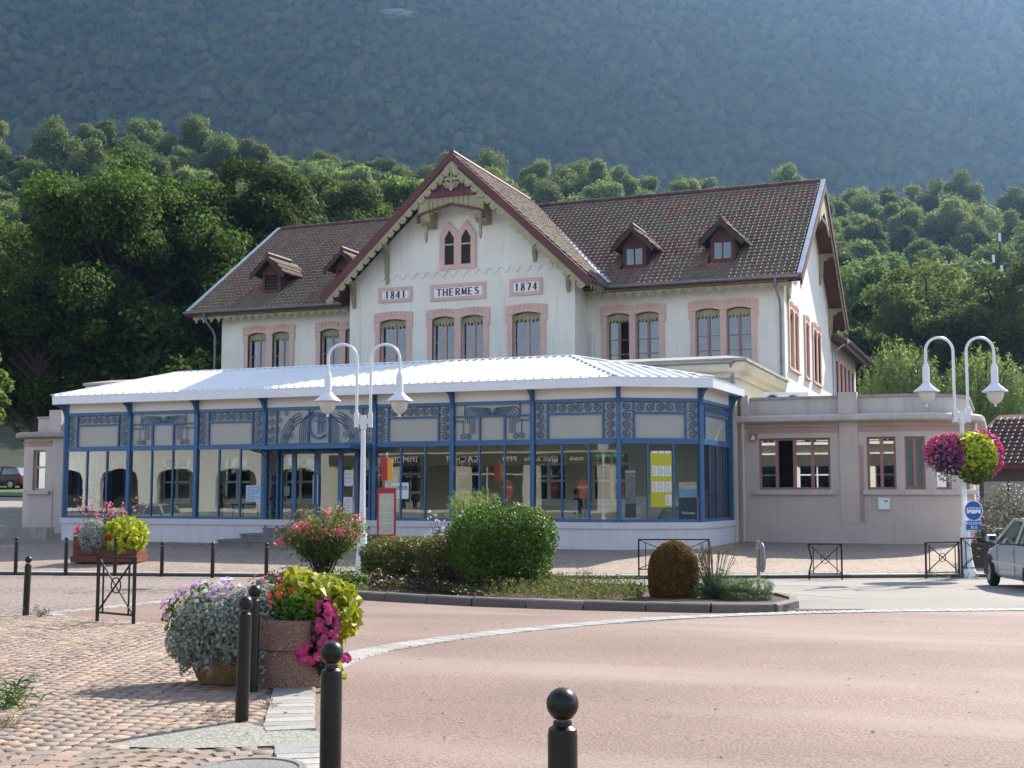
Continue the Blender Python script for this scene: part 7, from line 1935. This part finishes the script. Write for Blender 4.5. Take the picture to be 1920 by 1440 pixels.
# grass tufts
def tuft(label, p, n, L, leaf, seed):
    global rng
    rng = np.random.default_rng(seed); root = empty("grass_tuft", p, 0, label=label, cat="grass tuft", group="weeds growing from the joints"); parts = []
    for i in range(n):
        a = rng.uniform(0, 6.28); el = rng.uniform(.5, 1.5); l = L * rng.uniform(.5, 1.2); d = np.array((math.cos(a) * math.cos(el), math.sin(a) * math.cos(el), math.sin(el))); t = np.linspace(.0, 1, 5)[:, None]; P = d * l * t + np.array((0, 0, -.35 * l)) * t ** 2 + np.array((rng.normal() * L * .4, rng.normal() * L * .3, 0))
        parts.append(cards(P, np.tile(np.array((.1, -.5, .8)), (5, 1)), l * .4, .10, .3))
    leaf_obj("blades", parts, leaf, root); return root
tuft("tall green weed with long blades at the left picture edge", ground_at(2, 1330), 70, .30, LF_green, 71)
tuft("dry yellowish weed at the left picture edge below the green one", ground_at(14, 1366), 60, .12, LF_straw, 72)
for u, v, l in ((402, 1352, "small dry weed left of the bollard with the long shadow"), (448, 1346, "dry weed at the foot of the bollard with the long shadow"), (508, 1330, "yellow weed beside the white granite setts"), (604, 1290, "weed at the right foot of the stone tub"), (72, 1158, "small weed right of the bollard on the setts"), (1770, 1084, "tall weed at the foot of the barrier beside the silver car"), (1738, 1080, "dry weed at the left post of the barrier near the silver car"), (1094, 1082, "thin weed growing from the kerb right of the round bush"), (1820, 1086, "weeds at the front wheel of the silver car")):
    tuft(l, ground_at(u, v), 26, .10 if v > 1200 else .22, LF_straw if "dry" in l or "yellow" in l else LF_green, 80 + u)
# shrubs by the parked car
pl_ = ground_at(1856, 1062); bx = empty("brown_planter", pl_, YAW, label="dark brown planter box behind the nose of the silver car", cat="planter")
MB().box(-.45, .5, -.35, .35, 0, .55).build("box", mat("planter_brown", (.06, .035, .025), .7, .2, 4), bx); MB().box(-.48, .53, -.38, .38, .55, .60).build("rim", MATS["planter_brown"], bx)
def car_shrub(label, u, f, w_px, v_top, vb, n, leaf, flow, seed, nf):
    global rng
    rng = np.random.default_rng(seed); x, y = W2((u - 960) / FPX * f, f); z0 = zpix(vb, f); h = zpix(v_top, f) - z0; w_ = w_px * f / FPX
    root = empty("flowering_shrub", (x, y, z0), YAW, label=label, cat="shrub"); P, N = blob(n, (0, 0, h * .5), (w_ / 2, w_ / 2.4, h / 2), .6); leaf_obj("foliage", [cards(P, N, .085, .35, .9)], leaf, root)
    P, N = blob(nf, (0, 0, h * .55), (w_ * .54, w_ / 2.3, h * .52), .35); k = P[:, 2] > h * .35; flowers(P[k], N[k] + np.array((0, -.5, .3)), .05, flow, root)
    m_ = MB()
    for i in range(18): a = i * .7; m_.tube([(0, 0, 0), (w_ * .2 * math.cos(a), w_ * .2 * math.sin(a), h * .5), (w_ * .48 * math.cos(a), w_ * .3 * math.sin(a), h * (.8 + .25 * math.sin(i * 2.3)))], .008, 4, False)
    m_.build("stem", LF_straw, root)
car_shrub("loose pink-flowered shrub above the roof line of the silver car", 1885, 33.5, 130, 915, 1050, 2600, LF_sage, FL_mauve, 91, 600)
car_shrub("lilac-flowered grey bush in the brown planter behind the silver car", 1852, 31.8, 66, 985, 1052, 2400, LF_sage, FL_lilac, 92, 260)

# ================================================================== CARS
silver = mat("car_silver", (.50, .52, .54), .35, .02, 2, metal=.25, coat=.5); tyre = mat("tyre_rubber", (.015, .015, .016), .8, .1, 10); carglass = glass_mat("car_glass", .16, (.35, .42, .40))
trim = mat("car_trim", (.025, .025, .028), .5, .1, 6); alloy = mat("alloy_rim", (.50, .51, .52), .35, .05, 4, metal=.3)
lampm = mat("head_lamp", (.7, .72, .74), .15, .05, 6, spec=.8); amber = mat("amber_lamp", (.5, .06, .02), .25, .05, 6)
def car(label, loc, rz, paint, sc=1.0):
    root = empty("parked_car", loc, rz, label=label, cat="car"); root.scale = (sc,) * 3
    st = [(-1.85, .34, .82, .62), (-1.78, .28, .93, .74), (-1.5, .24, .95, .80), (-.9, .22, .94, .815), (0, .21, .92, .82), (.6, .21, .90, .82), (1.0, .22, .86, .81), (1.45, .24, .78, .77), (1.72, .28, .70, .68), (1.86, .34, .60, .52)]
    b = MB(); rows = []
    for y, zb, zt, w_ in st:
        rows.append([(-w_ * .90, y, zb), (-w_ * .985, y, zb + .10), (-w_, y, zb + (zt - zb) * .45), (-w_ * .985, y, zb + (zt - zb) * .75), (-w_ * .93, y, zt - .03), (-w_ * .84, y, zt + .005), (0, y, zt + .035), (w_ * .84, y, zt + .005), (w_ * .93, y, zt - .03), (w_ * .985, y, zb + (zt - zb) * .75), (w_, y, zb + (zt - zb) * .45), (w_ * .985, y, zb + .10), (w_ * .90, y, zb)])
    n = 13; b.add([p for r in rows for p in r], [(i * n + k, (i + 1) * n + k, (i + 1) * n + (k + 1) % n, i * n + (k + 1) % n) for i in range(len(st) - 1) for k in range(n)] + [tuple(range(n)), tuple(range((len(st) - 1) * n, len(st) * n))])
    b.build("body", paint, root, smooth=True)
    # roof and pillars
    base = [(-.745, -1.72, .93), (-.77, -.95, .945), (-.775, .1, .93), (-.74, .92, .89)]; topp = [(-.56, -1.42, 1.36), (-.60, -.9, 1.42), (-.60, -.1, 1.43), (-.575, .18, 1.40)]
    rb2 = MB(); rl = [(x, y, z) for x, y, z in topp]; rr2 = [(-x, y, z) for x, y, z in topp]
    vs = [(x, y, z - .0) for x, y, z in rl] + [(x * .0, y, z + .03) for x, y, z in rl] + rr2
    rb2.add(vs, [(i, i + 1, i + 5, i + 4) for i in range(3)] + [(i + 4, i + 5, i + 9, i + 8) for i in range(3)]); rb2.build("roof", paint, root, smooth=True)
    for k in (-1, 1):
        f_ = lambda q: (q[0] * -k if k > 0 else q[0], q[1], q[2])
        pb_ = MB()
        for i, wd in ((0, .12), (3, .07)): pb_.bar(f_(base[i]), f_(topp[i]), wd, .05)
        a = [(base[1][j] + base[2][j]) / 2 for j in range(3)]; c = [(topp[1][j] + topp[2][j]) / 2 for j in range(3)]
        pb_.bar(f_(a), f_(c), .07, .04); pb_.bar(f_(topp[0]), f_(topp[3]), .05, .05); pb_.build("pillars", paint, root)
        g = MB(); q = [f_(base[0]), f_(base[3]), f_(topp[3]), f_(topp[0])]; g.add(q, [(0, 1, 2, 3)]); g.build("side_window", carglass, root)
        sm = MB(); sm.bar(f_((-.765, -1.7, .93)), f_((-.755, .92, .885)), .025, .02); sm.build("window_trim", trim, root)
        # door outline, handle and bump strip
        x = -.822 if k < 0 else .822
        d = MB()
        for y in (-.42, .62): d.box(x - .003, x + .003, y - .004, y + .004, .28, .86)
        d.build("door_gap", trim, root); MB().box(x - .012, x + .012, -.36, -.18, .74, .78).build("door_handle", paint, root)
        MB().box(x - .010, x + .010, -1.1, .95, .50, .545).build("bump_strip", paint, root)
        mm = MB(); mm.prism([(0, .70, .93), (0, .80, .95), (0, .80, 1.05), (0, .74, 1.08), (0, .66, 1.06), (0, .66, .95)], (.17 * (-1 if k < 0 else 1), 0, 0)); mr = mm.build("mirror", paint, root, (-.80 if k < 0 else .80, .02, 0)); MB().box(-.15 if k < 0 else .02, -.02 if k < 0 else .15, .655, .659, .96, 1.05).build("mirror_glass", trim, mr)
        MB().box(.0, .012, 1.02, 1.08, .64, .67).build("side_indicator", amber, root, (x - .006 - (.004 if k < 0 else -.004), 0, 0))
        hl = MB(); hl.prism([(k * .70, 1.55, .58), (k * .74, 1.40, .62), (k * .74, 1.42, .72), (k * .69, 1.60, .70)], (-k * .18, .14, -.01)); hl.build("headlight", lampm, root)
    g = MB(); g.add([base[3], (-base[3][0], base[3][1], base[3][2]), (-topp[3][0], topp[3][1], topp[3][2]), topp[3]], [(0, 1, 2, 3)]); g.build("windscreen", carglass, root)
    g = MB(); g.add([base[0], (-base[0][0], base[0][1], base[0][2]), (-topp[0][0], topp[0][1], topp[0][2]), topp[0]], [(0, 1, 2, 3)]); g.build("rear_window", carglass, root)
    MB().box(-.66, .66, -1.6, .85, .55, .9).build("seats", trim, root)
    wm = MB(); wm.lathe([(.17, -.10), (.26, -.10), (.295, -.07), (.30, 0), (.295, .07), (.26, .095), (.19, .09)], n=28, cap=False); tm = wm.mesh("tyre", tyre, True)
    rm = MB(); rm.lathe([(.0, .075), (.05, .085), (.06, .07)], n=20, cap=False); rm.lathe([(.17, .06), (.195, .092)], n=28, cap=False)
    for i in range(9):
        a = i * 2 * math.pi / 9; rm.bar((.04 * math.cos(a), .04 * math.sin(a), .075), (.18 * math.cos(a), .18 * math.sin(a), .07), .045, .02, (0, 0, 1))
    rm.lathe([(.18, .03), (.0, .03)], n=20, cap=False); rmm = rm.mesh("rim", alloy)
    for x in (-.70, .70):
        for y in (1.18, -1.18):
            s_ = -1 if x < 0 else 1
            aw = MB(); aw.prism([(s_ * .78, y + .355 * math.cos(a), .30 + .355 * math.sin(a)) for a in np.linspace(-.2, math.pi + .2, 17)], (s_ * .035, 0, 0)); aw.build("wheel_arch", trim, root)
            wroot = link("wheel", tm, root, (s_ * .735, y, .30), (0, R_(90) * s_, R_(-7) if y > 0 else 0)); link("rim", rmm, wroot)
    return root
pw = ground_at(1857, 1098); hd = (RV * .06 + FV).normalized(); crz = math.atan2(hd.y, hd.x) - math.pi / 2
off = Matrix.Rotation(crz, 3, 'Z') @ Vector((-.80, 1.18, 0))
car("silver hatchback parked nose-in to the kerb at the right edge", pw - off, crz, silver)
maroonc = mat("car_maroon", (.085, .010, .015), .4, .05, 3, metal=0, coat=.15)
p = at(4, 92); car("dark red car parked on the grass at the far left", p + Vector((0, 0, .05)), YAW + R_(80), maroonc, 1.15)

# ================================================================== HOUSES ACROSS THE STREET (seen mirrored in the glass)
ow = mat("opposite_cream", (.66, .60, .48), .9, .06, 1, .2, 40, streak=.08); ow2 = mat("opposite_white", (.62, .61, .58), .9, .06, 1, .2, 40, streak=.08); shopd = mat("shop_dark_timber", (.05, .042, .035), .6, .2, 3)
GZ = .43
def opposite(name, label, x0, x1, yf, h, m_, arches):
    root = empty(name, ((x0 + x1) / 2, yf, GZ), math.pi, label=label, cat="building")
    L = x1 - x0; hx = L / 2
    ops2 = []; n = int(L // 5.2); wd = L / n
    for i in range(n):
        c = wd * (i + .5)
        ops2.append((c - (1.9 if arches else 2.1), c + (1.9 if arches else 2.1), 0, 3.2))
        if h > 6:
            for q in (-1.2, 1.2): ops2.append((c + q - .5, c + q + .5, 5.0, 7.0))
    b = MB(); wall_path(b, [(-hx, 8), (-hx, 0), (hx, 0), (hx, 8)], -.3, h, [(a + 8, c + 8, z0, z1) for a, c, z0, z1 in ops2], .4); b.add([(-hx, 8, -.3), (hx, 8, -.3), (hx, 8, h), (-hx, 8, h)], [(0, 1, 2, 3)]); b.build("wall", m_, root)
    b = MB(); slab(b, [(-hx - .4, -.5, h), (hx + .4, -.5, h), (hx + .4, 4, h + 2.5), (-hx - .4, 4, h + 2.5)], .2); slab(b, [(-hx - .4, 8.5, h), (hx + .4, 8.5, h), (hx + .4, 4, h + 2.5), (-hx - .4, 4, h + 2.5)], .2); b.build("roof", tile2, root)
    MB().box(-hx + .3, hx - .3, 2.5, 2.6, 0, h - .2).build("inner_wall", dark, root)
    for i in range(n):
        c = -hx + wd * (i + .5)
        if arches:
            b = MB(); half = 1.9; top = [(c - half + 2 * half * t / 16, 2.15 + 1.02 * math.sqrt(max(0, 1 - (2 * t / 16 - 1) ** 2)) ** .6 if 0 < t < 16 else 2.15) for t in range(17)]
            b.pxz([(c - half, 3.2)] + top + [(c + half, 3.2)], -.004, .35); b.build("arch", m_, root)
        else:
            b = MB()
            for x in (-2.1, -.7, .7, 2.0): b.box(c + x, c + x + .10, .1, .2, 0, 3.2)
            b.box(c - 2.1, c + 2.1, .104, .196, 2.5, 2.6); b.box(c - 2.1, c + 2.1, .104, .196, 0, .5); fr_o = b.build("shop_window", shopd if i % 2 else ow2, root); MB().box(c - 2.0, c + 2.0, .14, .15, .5, 3.2).build("pane", winglass, fr_o)
        if h > 6:
            for q in (-1.2, 1.2):
                b = MB(); b.box(c + q - .5, c + q - .42, .1, .16, 5, 7); b.box(c + q + .42, c + q + .5, .1, .16, 5, 7); b.box(c + q - .04, c + q + .04, .1, .16, 5, 7); w2 = b.build("window", whitepaint, root); MB().box(c + q - .42, c + q + .42, .12, .13, 5, 7).build("pane", winglass, w2)
    return root, hx
opposite("arcade_house", "white arcaded house across the street, mirrored in the left veranda glass", -72, -38, -50, 5.6, ow2, True)
rt, hx = opposite("shop_house", "cream house with dark shop fronts across the street, mirrored in the right veranda glass", -37.5, 12, -49, 8.6, ow, False)
b = MB(); b.box(-hx, hx, -.12, -.003, 3.25, 4.05); b.build("sign_fascia", shopd, rt)
b = MB(); b.box(-hx, hx, -.7, -.003, 4.75, 4.9); b.build("balcony_slab", ow2, rt)
b = MB(); b.box(-hx, hx, -.7, -.66, 5.75, 5.8); b.box(-hx, hx, -.7, -.66, 4.95, 5.0)
x = -hx
while x < hx: b.box(x, x + .02, -.69, -.67, 4.9, 5.78); x += .14
b.build("balcony_rail", black, rt)
green = mat("sign_green", (.08, .55, .10), .5, .1, 5); lx = lambda X: -(X - (-37.5 + 12) / 2)
for s_, X, z, sz, m_ in (("GACHET", -26.4, 3.65, .62, signwhite), ("IMMOBILIER", -31.8, 3.65, .62, signwhite), ("Locations", -26.4, 3.36, .26, tan), ("salon de thé", -20.3, 3.6, .46, signwhite), ("PMU", -22.7, 3.6, .5, signwhite), ("snack", -17.6, 3.6, .45, signwhite), ("Le Swing", -15.0, 3.8, .6, green)):
    text_mesh(s_, sz, m_, rt, (lx(X), -.124, z), (R_(90), 0, 0), .004, .004)
red_s = mat("ice_cream_red", (.33, .02, .025), .4, .08, 4)
for X, l in ((-22.2, "red oval ice cream board before the shops, seen mirrored in the middle glass"), (-16.6, "red oval ice cream board before the shops, seen mirrored near the corner post")):
    o = empty("advertising_board", (X, -47.2, GZ), math.pi, label=l, cat="board"); m_ = MB(); m_.prism([(.36 * math.cos(a), 0, 1.45 + .72 * math.sin(a)) for a in np.linspace(0, 2 * math.pi, 25)[:-1]], (0, .06, 0)); m_.build("board", red_s, o); MB().box(-.05, .05, .0, .05, 0, .8).build("post", zinc, o); MB().box(-.3, .3, -.2, .25, 0, .05).build("foot", zinc, o)
    text_mesh("GLACES", .2, signwhite, o, (0, -.004, 1.6), (R_(90), 0, 0), .002)
car("silver car parked across the square, seen only mirrored in the left veranda glass", Vector((-31.5, -19.5, gz(-31.5, -19.5))), R_(95), silver)

# ================================================================== AIR
if HAZE > 0:
    hv = bpy.data.materials.new("haze"); hv.use_nodes = True; n = hv.node_tree.nodes; n.remove(n["Principled BSDF"])
    pv = n.new("ShaderNodeVolumePrincipled"); pv.inputs["Color"].default_value = (.34, .58, 1.0, 1); pv.inputs["Density"].default_value = HAZE; pv.inputs["Anisotropy"].default_value = .62
    hv.node_tree.links.new(pv.outputs[0], n["Material Output"].inputs["Volume"])
    b = MB(); pts = [W2(-1500, -1350), W2(1500, -1350), W2(1500, 1320), W2(-1500, 1320)]
    b.pxy(pts, -25, 640); b.build("haze", hv, kind="stuff")
